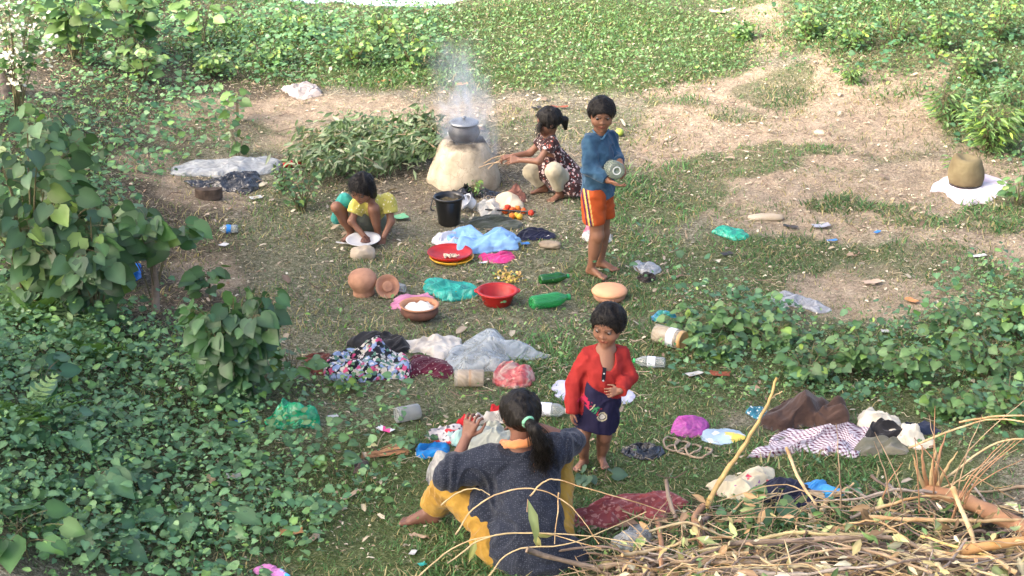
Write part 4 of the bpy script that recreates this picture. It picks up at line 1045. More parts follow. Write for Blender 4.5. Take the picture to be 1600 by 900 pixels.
# red crushed can beside the sheet
p = G(455, 262)
rc = empty('crushed_can', p, 'crushed red plastic container at the end of the milky sheet', 'container')
V, F = lathe([(.001, 0), (.03, .0), (.032, .01), (.03, .07), (.022, .085), (.018, .1), (.001, .1)], 18); V[:, 0] *= 1 + .3 * noise(V[:, 2] * 30, V[:, 1] * 20)
mk('can_body', tf(V, lying(rad(5)), (-.06, 0, .03)), F, M_REDP, parent=rc)
V, F = lathe([(.018, 0), (.02, .03), (.001, .031)], 14); mk('can_cap', tf(V, lying(rad(5)), (.045, .005, .03)), F, M_REDP, parent=rc)

# white stacked cups near bucket
p = G(734, 334)
for k, (dx, dy, r, a, lab) in enumerate([(-.02, .02, .05, rad(70), 'white plastic cup lying nearest the black bucket'), (.02, .06, .05, rad(95), 'white plastic cup lying against the translucent bag')]):
    rt = empty('cup', p + Vector((dx, dy, 0)), lab, 'cup')
    R = rotm(rad(-50), rad(20 - 40 * k), a)
    lobj('cup_body', [(.001, 0), (r * .8, .0), (r * .82, .012), (r * .95, .06), (r * 1.08, .062), (r * 1.08, .068), (r * .9, .064), (r * .76, .008), (.001, .006)], M_WHTP, rt, 30, R, (0, 0, .045))

# orange and yellow vegetables beside the black rod
cols = [(.7, .12, .02), (.75, .2, .02), (.65, .05, .02), (.75, .45, .04)]
ms = [simple('marigold_%d' % i, c, .6, tuple(x * .6 for x in c), 60, .4, 90) for i, c in enumerate(cols)]
names = {0: 'orange', 1: 'orange', 2: 'red', 3: 'yellow'}
for k, (px, py, c) in enumerate([(793, 328, 2), (801, 332, 0), (809, 330, 1), (818, 334, 0), (806, 341, 3), (812, 343, 3), (800, 342, 1), (830, 337, 2), (789, 334, 0)]):
    n, kk = 14, 9
    p = G(px, py)
    V, F = lathe([(.001, -.02), (.016, -.015), (.023, 0), (.018, .014), (.008, .018), (.001, .014)], 12)
    V[:, 0] *= 1 + .12 * np.cos(np.arctan2(V[:, 1], V[:, 0]) * 5); V[:, 1] *= 1 + .12 * np.cos(np.arctan2(V[:, 1], V[:, 0]) * 5)
    o = mk('tomato', tf(V, rotm(k, k * .7, 0)), F, ms[c], loc=p + Vector((0, 0, .02)))
    tag(o, ['red fruit nearest the cups and above the black rod', 'orange fruit second from the cups above the rod', 'orange fruit in the middle above the rod', 'orange fruit right of the middle one above the rod', 'yellow fruit left below the black rod', 'yellow fruit right below the black rod', 'orange fruit left of the yellow ones below the rod', 'orange fruit farthest right by the end of the rod', 'orange fruit at the left by the translucent bag'][k], 'fruit', 'small fruit lying beside the black rod')
a, b_ = G(758, 335), G(837, 337)
V, F = tube([(0, 0, .035), ((b_ - a).x, (b_ - a).y, .03)], .006, 8)
o = mk('metal_rod', V, F, M_BLKP, loc=a); tag(o, 'thin black rod lying across the small orange fruit', 'rod')

# peelings
p = G(797, 436)
N = 90
X = p.x + RNG.normal(0, .045, N); Y = p.y + RNG.normal(0, .07, N)
V, F, C = scatter(CURL, np.stack([X, Y, H(X, Y) + .01], -1), dirs(N, -10, 40), UP + RNG.normal(0, .4, (N, 3)), .03, tints(N, (.55, .42, .08), (.4, .25, .12)), 1.3)
o = mk('peelings', V, F, M_DRY, col=C); tag(o, 'scattered yellow vegetable peelings above the red basin', 'peelings', kind='stuff')

# coiled rope
P = []
for k in range(70):
    t = k / 69
    px = 1040 + 60 * t + 16 * math.sin(t * 22); py = 694 + 12 * t + 9 * math.cos(t * 22) + (6 * t)
    q = G(px, py, .012 + .012 * (math.sin(t * 43) > 0)); P.append(list(q))
P = spline(P, 3); V, F = tube(P - P[0], .006, 7)
o = mk('rope', V, F, fab('jute', (.4, .3, .2), (.26, .19, .13), scale=60), loc=P[0]); tag(o, 'tangled tan rope beside the orchid pink bag', 'rope')

# stick broom
p = G(600, 712)
br = empty('broom', p, 'short broom of thin brown sticks lying left of the clothes heap', 'broom')
parts = []
a = G(566, 718) - p; b_ = G(631, 706) - p
for k in range(46):
    sp = RNG.normal(0, 1, 3) * np.array([.004, .012, .006]); sp2 = RNG.normal(0, 1, 3) * np.array([.02, .035, .008])
    parts.append(tube([np.array(a) + sp + [0, 0, .02], np.array(b_) * (.85 + .2 * RNG.random()) + sp2 + [0, 0, .025]], .0022, 4))
V, F = join_parts(parts); mk('bristles', V, F, M_WOODR, parent=br)
V, F = tube([np.array(a) * .96 + [0, 0, .02], np.array(a) * .8 + [0, 0, .02]], .02, 10); mk('binding', V, F, fab('string', (.5, .42, .3)), parent=br)

# printed cartons and little scraps of packaging
def card(name, px, py, L, W, az, m, label, catg, group=None, bend=.2, band_=None, z=.01, tiltx=.0):
    p = G(px, py, z)
    n = 9
    t = np.linspace(-.5, .5, n); s = np.linspace(-.5, .5, 5)
    T, S = np.meshgrid(t, s)
    sd_ = int(px)
    Z = .006 + bend * L * (np.abs(T) ** 1.5 * .6 + .12 * noise(T * 4, S * 4, 0, sd_))
    k = 1 + .12 * noise(T * 3, S * 3, 5, sd_)
    V = np.stack([T * L * k, S * W * k, Z], -1).reshape(-1, 3)
    V[:, 2] += .002
    V2 = V - np.array([0, 0, .0015]); 
    i = (np.arange(4)[:, None] * n + np.arange(n - 1)[None]).ravel(); F = np.stack([i, i + 1, i + 1 + n, i + n], -1)
    V = np.vstack([V, V2])
    o = mk(name, tf(V, rotm(tiltx, 0, az)), np.vstack([F, F[:, ::-1] + n * 5]), m, loc=p)
    return tag(o, label, catg, group)
pkm, nt, b = newmat('pink_white_pack')
tc = nd(nt, 'ShaderNodeTexCoord'); w = nd(nt, 'ShaderNodeSeparateXYZ'); nt.links.new(tc.outputs['Generated'], w.inputs[0])
r = ramp(nt, [(.3, (.75, .75, .75)), (.36, (.75, .05, .25)), (.68, (.8, .1, .3)), (.75, (.75, .75, .75))], 'CONSTANT'); nt.links.new(w.outputs[0], r.inputs[0]); nt.links.new(r.outputs[0], b.inputs['Base Color'])
card('packet', 602, 675, .1, .05, rad(-35), pkm, 'small pink and white packet below the empty clear jar', 'packet')
WS = simple('white_scrap', (.58, .57, .55), .6, (.42, .42, .4), 30); BS = simple('blue_scrap', (.05, .22, .55), .5, (.03, .15, .4), 30)
GS = simple('green_scrap', (.15, .4, .2), .5); OS = simple('orange_leaf', (.55, .25, .08), .7, (.4, .2, .08), 30); TL = simple('turquoise_scrap', (.03, .4, .35), .4)
RS = simple('rust_scrap', (.3, .08, .04), .7, (.2, .06, .03), 30); BK = simple('black_scrap', (.02, .018, .018), .6, (.05, .045, .04), 30)
for px, py, L, W, az, m, lab in [
    (400, 312, .09, .06, .4, WS, 'white foam scrap right of the dark half round block'),
    (350, 386, .06, .05, 1, WS, 'small white lump below the blue banded bottle'),
    (625, 342, .1, .09, .5, GS, 'pale green folded paper right of the girl in yellow'),
    (1530, 403, .1, .04, .3, WS, 'white paper scrap near the right edge of the clearing'),
    (1226, 485, .05, .03, 1, WS, 'white crumb below the torn grey sheet'),
    (1384, 521, .06, .04, 0, WS, 'white scrap where the bare soil meets the round leaved weeds'),
    (1300, 379, .07, .03, .2, BS, 'faded blue scrap left of centre on the right clearing'),
    (1370, 366, .06, .03, .9, BS, 'faded blue scrap farther back on the right clearing'),
    (1283, 356, .12, .06, .3, simple('grey_scrap', (.38, .38, .42), .5, (.25, .25, .28), 30), 'torn grey film beside the long pale stone'),
    (1235, 357, .1, .04, -.4, BK, 'dark leaf scrap just below the long pale stone'),
    (1135, 400, .08, .05, .5, BK, 'burnt black scrap below the jade green bag'),
    (1425, 473, .09, .05, -.9, OS, 'orange dry leaf on the bare soil at right'),
    (1362, 444, .12, .06, .3, simple('tan_scrap', (.45, .33, .24), .7), 'curled tan leaf on the bare soil at right'),
    (377, 662, .06, .05, .6, BS, 'small blue scrap left of the emerald green bag'),
    (1085, 588, .1, .05, .5, WS, 'white and teal scrap on the grass right of the toddler'),
    (1125, 588, .12, .06, -.2, RS, 'rust red leaf scrap at the foot of the weeds'),
    (874, 170, .13, .035, .05, RS, 'reddish brown bark piece behind the girl at the stove'),
    (838, 171, .08, .05, .4, BK, 'black charred lump behind the girl at the stove'),
    (598, 130, .12, .06, .6, OS, 'brown dead leaf cluster in the grass behind the cut branches'),
    (722, 134, .1, .06, .3, OS, 'orange leaf in the grass behind the smoke'),
    (405, 527, .07, .05, .2, OS, 'orange leaf by the heart leaved bush'),
    (540, 384, .13, .02, -.3, WS, 'thin split cane near the white plate'),
    (548, 778, .14, .03, .9, simple('tan_leaf', (.45, .33, .22), .7), 'long tan leaf upright on the lower grass'),
    (492, 843, .1, .035, 1.2, simple('tan_leaf2', (.42, .3, .22), .7), 'narrow brown leaf on the lower left grass'),
    (455, 835, .12, .07, .2, OS, 'curled orange brown leaf at the edge of the left weeds'),
    (655, 842, .08, .03, -.5, simple('tan_leaf3', (.42, .3, .2), .7), 'short brown leaf below the foot of the woman'),
    (645, 868, .05, .03, 1.3, WS, 'white petal like scrap left of the mustard trousers'),
    (660, 886, .04, .03, .5, TL, 'turquoise chip at the bottom edge of the grass'),
    (365, 748, .08, .06, .1, WS, 'crumpled white tissue in the left weeds'),
    (855, 372, .05, .03, .2, WS, 'white scrap right of the navy cloth'),
    (795, 386, .12, .05, .2, simple('card_scrap', (.4, .32, .24), .8), 'tan cardboard piece between the blue towel and the flat stone'),
    (820, 384, .06, .04, .2, BS, 'blue scrap between the towel and the flat stone'),
    (755, 414, .06, .025, .3, WS, 'white scrap beside the magenta cloth'),
    (1130, 20, .25, .1, .2, simple('pale_scrap', (.5, .4, .3), .8), 'pale dirt clod on the far grass'),
    (520, 655, .06, .04, .5, WS, 'white scrap under the leaves near the emerald bag')]:
    card('leaf' if 'leaf' in lab else 'scrap', px, py, L, W, az, m, lab, 'leaf' if 'leaf' in lab and 'scrap' not in lab else 'scrap')
p = G(968, 212); V, F = lathe([(.001, 0), (.025, .008), (.032, .03), (.024, .05), (.001, .058)], 16)
o = mk('fruit', V, F, simple('lime_fruit', (.4, .5, .08), .5), loc=p); tag(o, 'small lime green fruit on the path behind the boy', 'fruit')
# ------------------------------------------------------------------ bodies: smooth distance fields turned into one continuous skin
class Field:
    def __init__(s, lo, hi, h):
        s.lo = np.array(lo, float); s.h = h
        s.n = np.ceil((np.array(hi) - s.lo) / h).astype(int) + 1
        s.f = np.full(s.n, 0.08, np.float32)
    def box(s, lo, hi, m):
        a = np.clip(np.floor((np.array(lo) - m - s.lo) / s.h).astype(int), 0, s.n - 1)
        b = np.clip(np.ceil((np.array(hi) + m - s.lo) / s.h).astype(int) + 1, 1, s.n)
        if (b <= a).any(): return None
        g = [s.lo[i] + s.h * np.arange(a[i], b[i]) for i in range(3)]
        return tuple(slice(a[i], b[i]) for i in range(3)), np.meshgrid(*g, indexing='ij')
    def add(s, d, sl, k):
        f = s.f[sl]
        if k <= 0: s.f[sl] = np.minimum(f, d); return
        t = np.clip(.5 + .5 * (f - d) / k, 0, 1)
        s.f[sl] = f * (1 - t) + d * t - k * t * (1 - t)
    def sub(s, d, sl, k):
        f = s.f[sl]; d = -d
        if k <= 0: s.f[sl] = np.maximum(f, d); return
        t = np.clip(.5 - .5 * (f - d) / k, 0, 1)
        s.f[sl] = f * (1 - t) + d * t + k * t * (1 - t)
    def cap(s, a, b, ra, rb=None, k=.02, op='+', sq=None):
        a = np.asarray(a, float); b = np.asarray(b, float); rb = ra if rb is None else rb
        R = max(ra, rb); q = s.box(np.minimum(a, b) - R, np.maximum(a, b) + R, k + .03)
        if q is None: return
        sl, (X, Y, Z) = q
        ab = b - a; L = ab @ ab + 1e-12
        px, py, pz = X - a[0], Y - a[1], Z - a[2]
        t = np.clip((px * ab[0] + py * ab[1] + pz * ab[2]) / L, 0, 1)
        d = np.sqrt((px - t * ab[0]) ** 2 + (py - t * ab[1]) ** 2 + (pz - t * ab[2]) ** 2) - (ra + (rb - ra) * t)
        (s.add if op == '+' else s.sub)(d.astype(np.float32), sl, k)
    def ell(s, c, r, R=None, k=.02, op='+'):
        c = np.asarray(c, float); r = np.asarray(r, float); m = r.max()
        q = s.box(c - m, c + m, k + .03)
        if q is None: return
        sl, (X, Y, Z) = q
        P = np.stack([X - c[0], Y - c[1], Z - c[2]], -1)
        if R is not None: P = P @ np.asarray(R)
        k0 = np.sqrt(((P / r) ** 2).sum(-1)); k1 = np.sqrt(((P / r ** 2) ** 2).sum(-1)) + 1e-9
        d = k0 * (k0 - 1) / k1
        (s.add if op == '+' else s.sub)(d.astype(np.float32), sl, k)
    def cut(s, p, n, k=.004, lo=None, hi=None):
        """remove everything on the side n points to"""
        p = np.asarray(p, float); n = np.asarray(n, float); n = n / np.linalg.norm(n)
        lo = s.lo if lo is None else lo; hi = s.lo + s.n * s.h if hi is None else hi
        q = s.box(lo, hi, 0)
        if q is None: return
        sl, (X, Y, Z) = q
        d = -((X - p[0]) * n[0] + (Y - p[1]) * n[1] + (Z - p[2]) * n[2])
        s.sub(d.astype(np.float32), sl, k)
    def wrinkle(s, amp, fx=14, fz=7, seed=1, warp=1.0, lo=None, hi=None):
        q = s.box(s.lo if lo is None else lo, s.lo + s.n * s.h if hi is None else hi, 0)
        sl, (X, Y, Z) = q
        near = np.abs(s.f[sl]) < .03
        x, y, z = X[near], Y[near], Z[near]
        w = noise(x * 5, y * 5, z * 5, seed + 4) * warp
        d = ridge(x * fx + w, y * fx + w, z * fz - w * 2 + (x + y) * fz * .6, seed) * amp + noise(x * fx * 2.3, y * fx * 2.3, z * fz * 2.6 + w, seed + 1) * amp * .5
        ff = s.f[sl]; ff[near] -= d.astype(np.float32); s.f[sl] = ff
    def mesh(s):
        """surface nets"""
        f = s.f; ins = f < 0
        nx, ny, nz = f.shape
        c = np.zeros((nx - 1, ny - 1, nz - 1), np.int8)
        for a in (0, 1):
            for b in (0, 1):
                for d in (0, 1):
                    c += ins[a:nx - 1 + a, b:ny - 1 + b, d:nz - 1 + d]
        act = (c > 0) & (c < 8)
        I, J, K = np.nonzero(act); N = len(I)
        idx = np.full(act.shape, -1, np.int64); idx[I, J, K] = np.arange(N)
        P = np.zeros((N, 3)); W = np.zeros(N)
        corners = [(a, b, d) for a in (0, 1) for b in (0, 1) for d in (0, 1)]
        for u in corners:
            for ax in range(3):
                if u[ax]: continue
                v = list(u); v[ax] = 1
                fa = f[I + u[0], J + u[1], K + u[2]]; fb = f[I + v[0], J + v[1], K + v[2]]
                m = (fa < 0) != (fb < 0)
                t = np.where(m, fa / np.where(m, fa - fb, 1), 0)
                q = np.array(u, float)[None] + t[:, None] * (np.array(v) - np.array(u))[None]
                P += q * m[:, None]; W += m
        P = P / W[:, None] + np.stack([I, J, K], -1)
        V = s.lo + P * s.h
        F = []
        for ax in range(3):
            o = [0, 1, 2]; o.remove(ax); b_, c_ = o
            sh = list(f.shape); sh[ax] -= 1
            A = ins[tuple(slice(0, sh[ax]) if i == ax else slice(1, -1) for i in range(3))]
            B_ = ins[tuple(slice(1, sh[ax] + 1) if i == ax else slice(1, -1) for i in range(3))]
            x = A != B_
            q = np.stack(np.nonzero(x), -1)
            if not len(q): continue
            e = q.copy(); e[:, b_] += 1; e[:, c_] += 1
            def g(db, dc):
                r = e.copy(); r[:, b_] -= db; r[:, c_] -= dc
                return idx[r[:, 0], r[:, 1], r[:, 2]]
            quad = np.stack([g(1, 1), g(0, 1), g(0, 0), g(1, 0)], -1)
            inside_first = A[q[:, 0], q[:, 1], q[:, 2]]
            flip = inside_first if ax != 1 else ~inside_first
            quad[~flip] = quad[~flip][:, ::-1]
            F.append(quad)
        return V, np.concatenate(F)

def smooth_mesh(V, F, it=2, lam=.5):
    n = len(V)
    a = np.concatenate([F[:, i] for i in range(4)]); b = np.concatenate([F[:, (i + 1) % 4] for i in range(4)])
    for _ in range(it):
        S = np.zeros((n, 3)); c = np.zeros(n)
        for k in range(3): S[:, k] = np.bincount(a, V[b, k], n) + np.bincount(b, V[a, k], n)
        c = np.bincount(a, minlength=n) + np.bincount(b, minlength=n)
        V = V * (1 - lam) + lam * S / c[:, None]
    return V

def un(v):
    v = np.asarray(v, float); return v / (np.linalg.norm(v) + 1e-12)

def head_prims(f, c, R, s, ears=True, k=1.0, wd=1.1):
    """c = head centre, R = head rotation (columns: right, back, up), s = head height"""
    def P(x, y, z): return c + R @ (np.array([x * wd, y, z]) * s)
    K = .06 * s * k
    f.ell(P(0, .07, .10), np.array([.355 * wd, .43, .40]) * s, R, K)
    f.ell(P(0, -.08, -.10), np.array([.305 * wd, .30, .33]) * s, R, K)
    f.ell(P(0, -.20, -.34), np.array([.19, .14, .12]) * s, R, .08 * s)      # jaw
    f.ell(P(0, -.30, -.41), np.array([.075, .06, .06]) * s, R, .05 * s)     # chin
    for q in (-1, 1):
        f.ell(P(q * .16, -.24, -.14), np.array([.12, .105, .12]) * s, R, .07 * s)   # cheek
        f.ell(P(q * .135, -.385, .035), np.array([.07, .034, .036]) * s, R, .04 * s, '-')   # socket
        f.cap(P(q * .06, -.355, .105), P(q * .2, -.325, .10), .020 * s, .016 * s, .03 * s)    # brow
        if ears: f.ell(P(q * .345, .06, -.04), np.array([.035, .075, .11]) * s, R, .02 * s)
    f.cap(P(0, -.35, .04), P(0, -.402, -.095), .02 * s, .036 * s, .03 * s)
    for q in (-1, 1): f.ell(P(q * .05, -.37, -.105), np.array([.038, .04, .03]) * s, R, .02 * s)
    f.cap(P(-.085, -.345, -.245), P(.085, -.345, -.245), .022 * s, None, .02 * s)
    f.cap(P(0, -.375, -.235), P(0, -.375, -.24), .028 * s, None, .03 * s)
    f.cap(P(-.06, -.345, -.285), P(.06, -.345, -.285), .026 * s, None, .02 * s)
    f.cap(P(-.1, -.375, -.264), P(.1, -.375, -.264), .006 * s, None, .008 * s, '-')
    for q in (-1, 1): f.cap(P(q * .07, -.36, .052), P(q * .2, -.325, .045), .012 * s, None, .012 * s)  # upper lid

def skin_col(V, base, heads):
    """natural colouring of the skin: lips, brows, lids, soles"""
    C = np.tile(np.array(base), (len(V), 1))
    n = fbm(V[:, 0] * 14, V[:, 1] * 14, V[:, 2] * 14, 77, 3)[:, None]
    C = C * (1 + .18 * n)
    for c, R, s in heads:
        L = (V - c) @ R / s
        x, y, z = L.T
        front = y < -.22
        lips = front & (np.abs(x) < .115) & (z < -.215) & (z > -.315) & (y < -.33)
        C[lips] = C[lips] * np.array([1.0, .72, .75])
        for q in (-1, 1):
            bx = (q * x - .14) / .105; bz = (z - .125 + .02 * (bx ** 2)) / .02
            C[front & (np.abs(bx) < 1) & (np.abs(bz) < 1)] *= .42
            ex = (q * x - .135) / .085; ez = (z - .035) / .05
            C[front & (ex ** 2 + ez ** 2 < 1)] *= .72
            lz = (z - .062) / .012
            C[front & (np.abs(ex) < 1) & (np.abs(lz) < 1)] *= .25
    return np.clip(C, 0, 1)

def eyes(parent, c, R, s, gaze=(0, -1, -.05), half=.5):
    M = eye_mat
    for q in (-1, 1):
        e = c + R @ (np.array([q * .148, -.296, .03]) * s)
        n, k = 20, 14
        r = .066 * s
        ph = np.linspace(0, math.pi, k); th = np.arange(n) * 2 * math.pi / n
        PH, TH = np.meshgrid(ph, th, indexing='ij')
        L = np.stack([np.sin(PH) * np.cos(TH), -np.cos(PH), np.sin(PH) * np.sin(TH)], -1).reshape(-1, 3)
        g = un(R @ np.array(gaze)); W = L @ R.T
        dd = np.arccos(np.clip(W @ g, -1, 1))
        C = np.where((dd < .78)[:, None], np.array([[.025, .012, .008]]), np.array([[.13, .11, .1]]))
        C = np.where((dd < .28)[:, None], np.array([[.004, .004, .004]]), C)
        i = np.arange(k - 1)[:, None] * n + np.arange(n)[None]; j = np.arange(k - 1)[:, None] * n + (np.arange(n)[None] + 1) % n
        mk('eye', W * r * np.array([1, 1, 1]) + e, np.stack([i, j, j + n, i + n], -1).reshape(-1, 4)[:, ::-1], M, parent=parent, col=C)
eye_mat = colmat('eye', .12, .8)

def hand(f, w, d, nrm, s, side, curl=.5, spread=.16, thumb=.5, curls=None):
    """w wrist, d direction of fingers, nrm back-of-hand normal, s hand length, side +1/-1 picks the thumb side"""
    d = un(d); nrm = un(np.asarray(nrm) - d * (np.asarray(nrm) @ d)); x = np.cross(d, nrm) * side     # towards the thumb
    def P(a, b, c): return np.asarray(w) + (d * a + x * b + nrm * c) * s
    r = .052 * s
    for b in (-.15, -.05, .06, .16):
        f.cap(P(.06, b * .65, 0), P(.46, b * 1.15, 0), .085 * s, .078 * s, .03 * s)
    for i, (b, L) in enumerate([(-.18, .36), (-.065, .45), (.06, .49), (.18, .44)]):
        c = (curls[i] if curls else curl) * (1 + .1 * i)
        p0 = P(.47, b * 1.15, 0); ang = 0.25 * c; dirn = d * math.cos(ang) - nrm * math.sin(ang) + x * b * spread * 3
        p1 = p0 + un(dirn) * L * .42 * s
        ang += 1.0 * c; p2 = p1 + un(d * math.cos(ang) - nrm * math.sin(ang) + x * b * spread) * L * .32 * s
        ang += .8 * c; p3 = p2 + un(d * math.cos(ang) - nrm * math.sin(ang)) * L * .24 * s
        f.cap(p0, p1, r, r * .92, .006); f.cap(p1, p2, r * .92, r * .85, .003); f.cap(p2, p3, r * .85, r * .75, .003)
    p0 = P(.14, .16, -.02); p1 = P(.32, .34, -.06 - .12 * thumb); p2 = p1 + un(d * .8 + x * (.5 - .7 * thumb) - nrm * .5 * thumb) * .26 * s
    f.cap(p0, p1, r * 1.35, r * 1.1, .02 * s); f.cap(p1, p2, r * 1.1, r * .85, .003)

def foot(f, ank, d, s, side=1, rk=.9):
    """ank = ankle centre; d = heading; s = foot length; sole is at the ankle height minus .33 s"""
    d = un(d); x = np.cross(d, UP); x = un(x) * side; z = np.cross(x, d) * side; z = un(z) if z[2] > 0 else -un(z)
    def P(a, b, c): return np.asarray(ank) + (d * a + x * b + z * c) * s
    f.cap(P(-.02, 0, 0), P(-.1, 0, -.2), .14 * s * rk, .13 * s * rk, .05 * s)
    f.cap(P(-.1, 0, -.2), P(.3, .02, -.245), .125 * s * rk, .085 * s * rk, .05 * s)
    f.cap(P(.02, 0, -.08), P(.42, .05, -.235), .12 * s * rk, .09 * s * rk, .06 * s)
    f.cap(P(.02, 0, -.14), P(.40, -.08, -.255), .11 * s * rk, .075 * s * rk, .05 * s)
    for i, (b, L, r) in enumerate([(.09, .20, .058), (.03, .2, .042), (-.03, .175, .04), (-.085, .15, .037), (-.135, .12, .036)]):
        f.cap(P(.44, b, -.26), P(.44 + L, b * 1.15, -.275), r * s, r * s * .9, .012 * s)

def hair_strands(c, R, s, roots, n, L, wid, flow, seed, droop=.6):
    """thin curved ribbons; roots() gives head-local root points with outward dirs"""
    rg = np.random.default_rng(seed)
    Vs, Fs = [], []
    k = 5
    r0, d0 = roots(rg, n)
    r0 = c + (r0 * s) @ R.T; d0 = d0 @ R.T
    t = np.linspace(0, 1, k)
    Ls = L * (.6 + .7 * rg.random(n))
    fl = np.asarray(flow)[None] + rg.normal(0, .22, (n, 3))
    P = r0[:, None] + Ls[:, None, None] * (d0[:, None] * (t - .4 * t ** 2)[None, :, None] + fl[:, None] * (droop * t ** 1.6)[None, :, None])
    side = np.cross(fl, d0); side /= np.linalg.norm(side, axis=1)[:, None] + 1e-9
    w = wid * (1 - .8 * t)[None, :, None]
    A = P - side[:, None] * w; B_ = P + side[:, None] * w
    V = np.stack([A, B_], 2).reshape(-1, 3)
    base = (np.arange(n) * 2 * k)[:, None] + (np.arange(k - 1) * 2)[None]
    F = np.stack([base, base + 1, base + 3, base + 2], -1).reshape(-1, 4)
    return V, F

def sph_roots(lo, cond):
    def f(rg, n):
        out = []
        while len(out) < n:
            v = un(rg.normal(0, 1, 3))
            if cond(v): out.append(v)
        v = np.array(out)
        return np.array([0, .06, .11]) + v * np.array([.415, .46, .43]), v
    return f

def hairmat():
    m, nt, b = newmat('black_hair')
    b.inputs['Roughness'].default_value = .5; b.inputs['Specular IOR Level'].default_value = .22
    tc = nd(nt, 'ShaderNodeTexCoord'); mp = nd(nt, 'ShaderNodeMapping'); mp.inputs['Scale'].default_value = (90, 90, 9); nt.links.new(tc.outputs['Object'], mp.inputs[0])
    n = nd(nt, 'ShaderNodeTexNoise'); n.inputs['Scale'].default_value = 2.5; n.inputs['Detail'].default_value = 4; nt.links.new(mp.outputs[0], n.inputs['Vector'])
    r = ramp(nt, [(.35, (.004, .0035, .003)), (.65, (.014, .011, .009))]); nt.links.new(n.outputs[0], r.inputs[0]); nt.links.new(r.outputs[0], b.inputs['Base Color'])
    bp = nd(nt, 'ShaderNodeBump'); bp.inputs['Strength'].default_value = .8; bp.inputs['Distance'].default_value = .004; nt.links.new(n.outputs[0], bp.inputs['Height']); nt.links.new(bp.outputs[0], b.inputs['Normal'])
    return m
M_HAIR = hairmat()
M_SKIN = colmat('skin', .5, .4, .15, 120)
[b for b in [M_SKIN.node_tree.nodes['Principled BSDF']]][0].inputs['Subsurface Weight'].default_value = 0.0

def hair_shell(f, c, R, s, face_cut=True, thick=.05, fringe=0.0, wd=1.1):
    def P(x, y, z): return c + R @ (np.array([x, y, z]) * s)
    f.ell(P(0, .08, .12), np.array([.365 * wd + thick, .44 + thick, .40 + thick]) * s, R, 0)
    q = f.box(f.lo, f.lo + f.n * f.h, 0); sl, (X, Y, Z) = q
    w = noise(X * 70 / (s * 5), Y * 70 / (s * 5), Z * 16, 5) * .012 * s + ridge(X * 34, Y * 34, Z * 12, 6) * .034 * s
    f.f[sl] -= w.astype(np.float32)
    if face_cut:
        f.ell(P(0, -.42, -.16 - fringe), np.array([.36, .38, .44]) * s, R, .03 * s, '-')
        f.ell(P(0, -.1, -.5), np.array([.5, .42, .42]) * s, R, .03 * s, '-')

def hrot(yaw, pitch, roll=0):
    """yaw: 0 faces the camera (-Y); positive turns the face to image right; pitch>0 looks down"""
    return np.array((Matrix.Rotation(yaw, 3, 'Z') @ Matrix.Rotation(pitch, 3, 'X') @ Matrix.Rotation(roll, 3, 'Y')))

def lens(name, pts, pairs):
    print(name, ' '.join('%s-%s %.3f' % (a, b, np.linalg.norm(pts[a] - pts[b])) for a, b in pairs))
# ------------------------------------------------------------------ people
def bounds(pts, m=.16):
    P = np.array([p for p in pts]); return P.min(0) - m, P.max(0) + m

def limb(f, J, a, b, c, r, k=.02):
    f.cap(J[a], J[b], r[0], r[1], k); f.cap(J[b], J[c], r[1] * .98, r[2], k)

def torso(f, J, w, k=.04, hipw=None):
    """w = shoulder half width; builds chest, belly, pelvis along the spine of J"""
    hw = hipw or w * .62
    mid = (J['sl'] + J['sr']) / 2; hp = (J['hl'] + J['hr']) / 2
    z = un(mid - hp); x = un(J['sr'] - J['sl']); x = un(x - z * (x @ z)); y = np.cross(z, x); R = np.stack([x, y, z], 1)
    L = np.linalg.norm(mid - hp)
    f.ell(mid - z * L * .25, np.array([w * .86, w * .52, L * .36]), R, k)
    f.ell(mid - z * L * .62, np.array([w * .72, w * .5, L * .3]), R, k)
    f.ell(hp + z * L * .02, np.array([w * .80, w * .58, L * .24]), R, k)
    f.cap(J['sl'], mid - z * .02, w * .26, w * .36, k); f.cap(J['sr'], mid - z * .02, w * .26, w * .36, k)
    f.cap(mid, J['neck'], w * .30, w * .26, .03)
    return R, L, mid, hp

def trousers_leg(f, a, b, c, r, k=.02, hem=None):
    f.cap(a, b, r[0], r[1], k); f.cap(b, c, r[1], r[2], k)

def finish(name, f, m, parent, col=None, it=1):
    V, F = f.mesh()
    V = smooth_mesh(V, F, it)
    o0 = np.array(parent.location)
    C = col(V) if callable(col) else (np.tile(np.array(col), (len(V), 1)) if col is not None else None)
    return mk(name, V - o0, F, m, parent=parent, col=C)

def eyes_for(root, c, R, s, gaze):
    before = set(bpy.data.objects)
    o0 = np.array(root.location)
    eyes(root, c - o0, R, s, gaze)

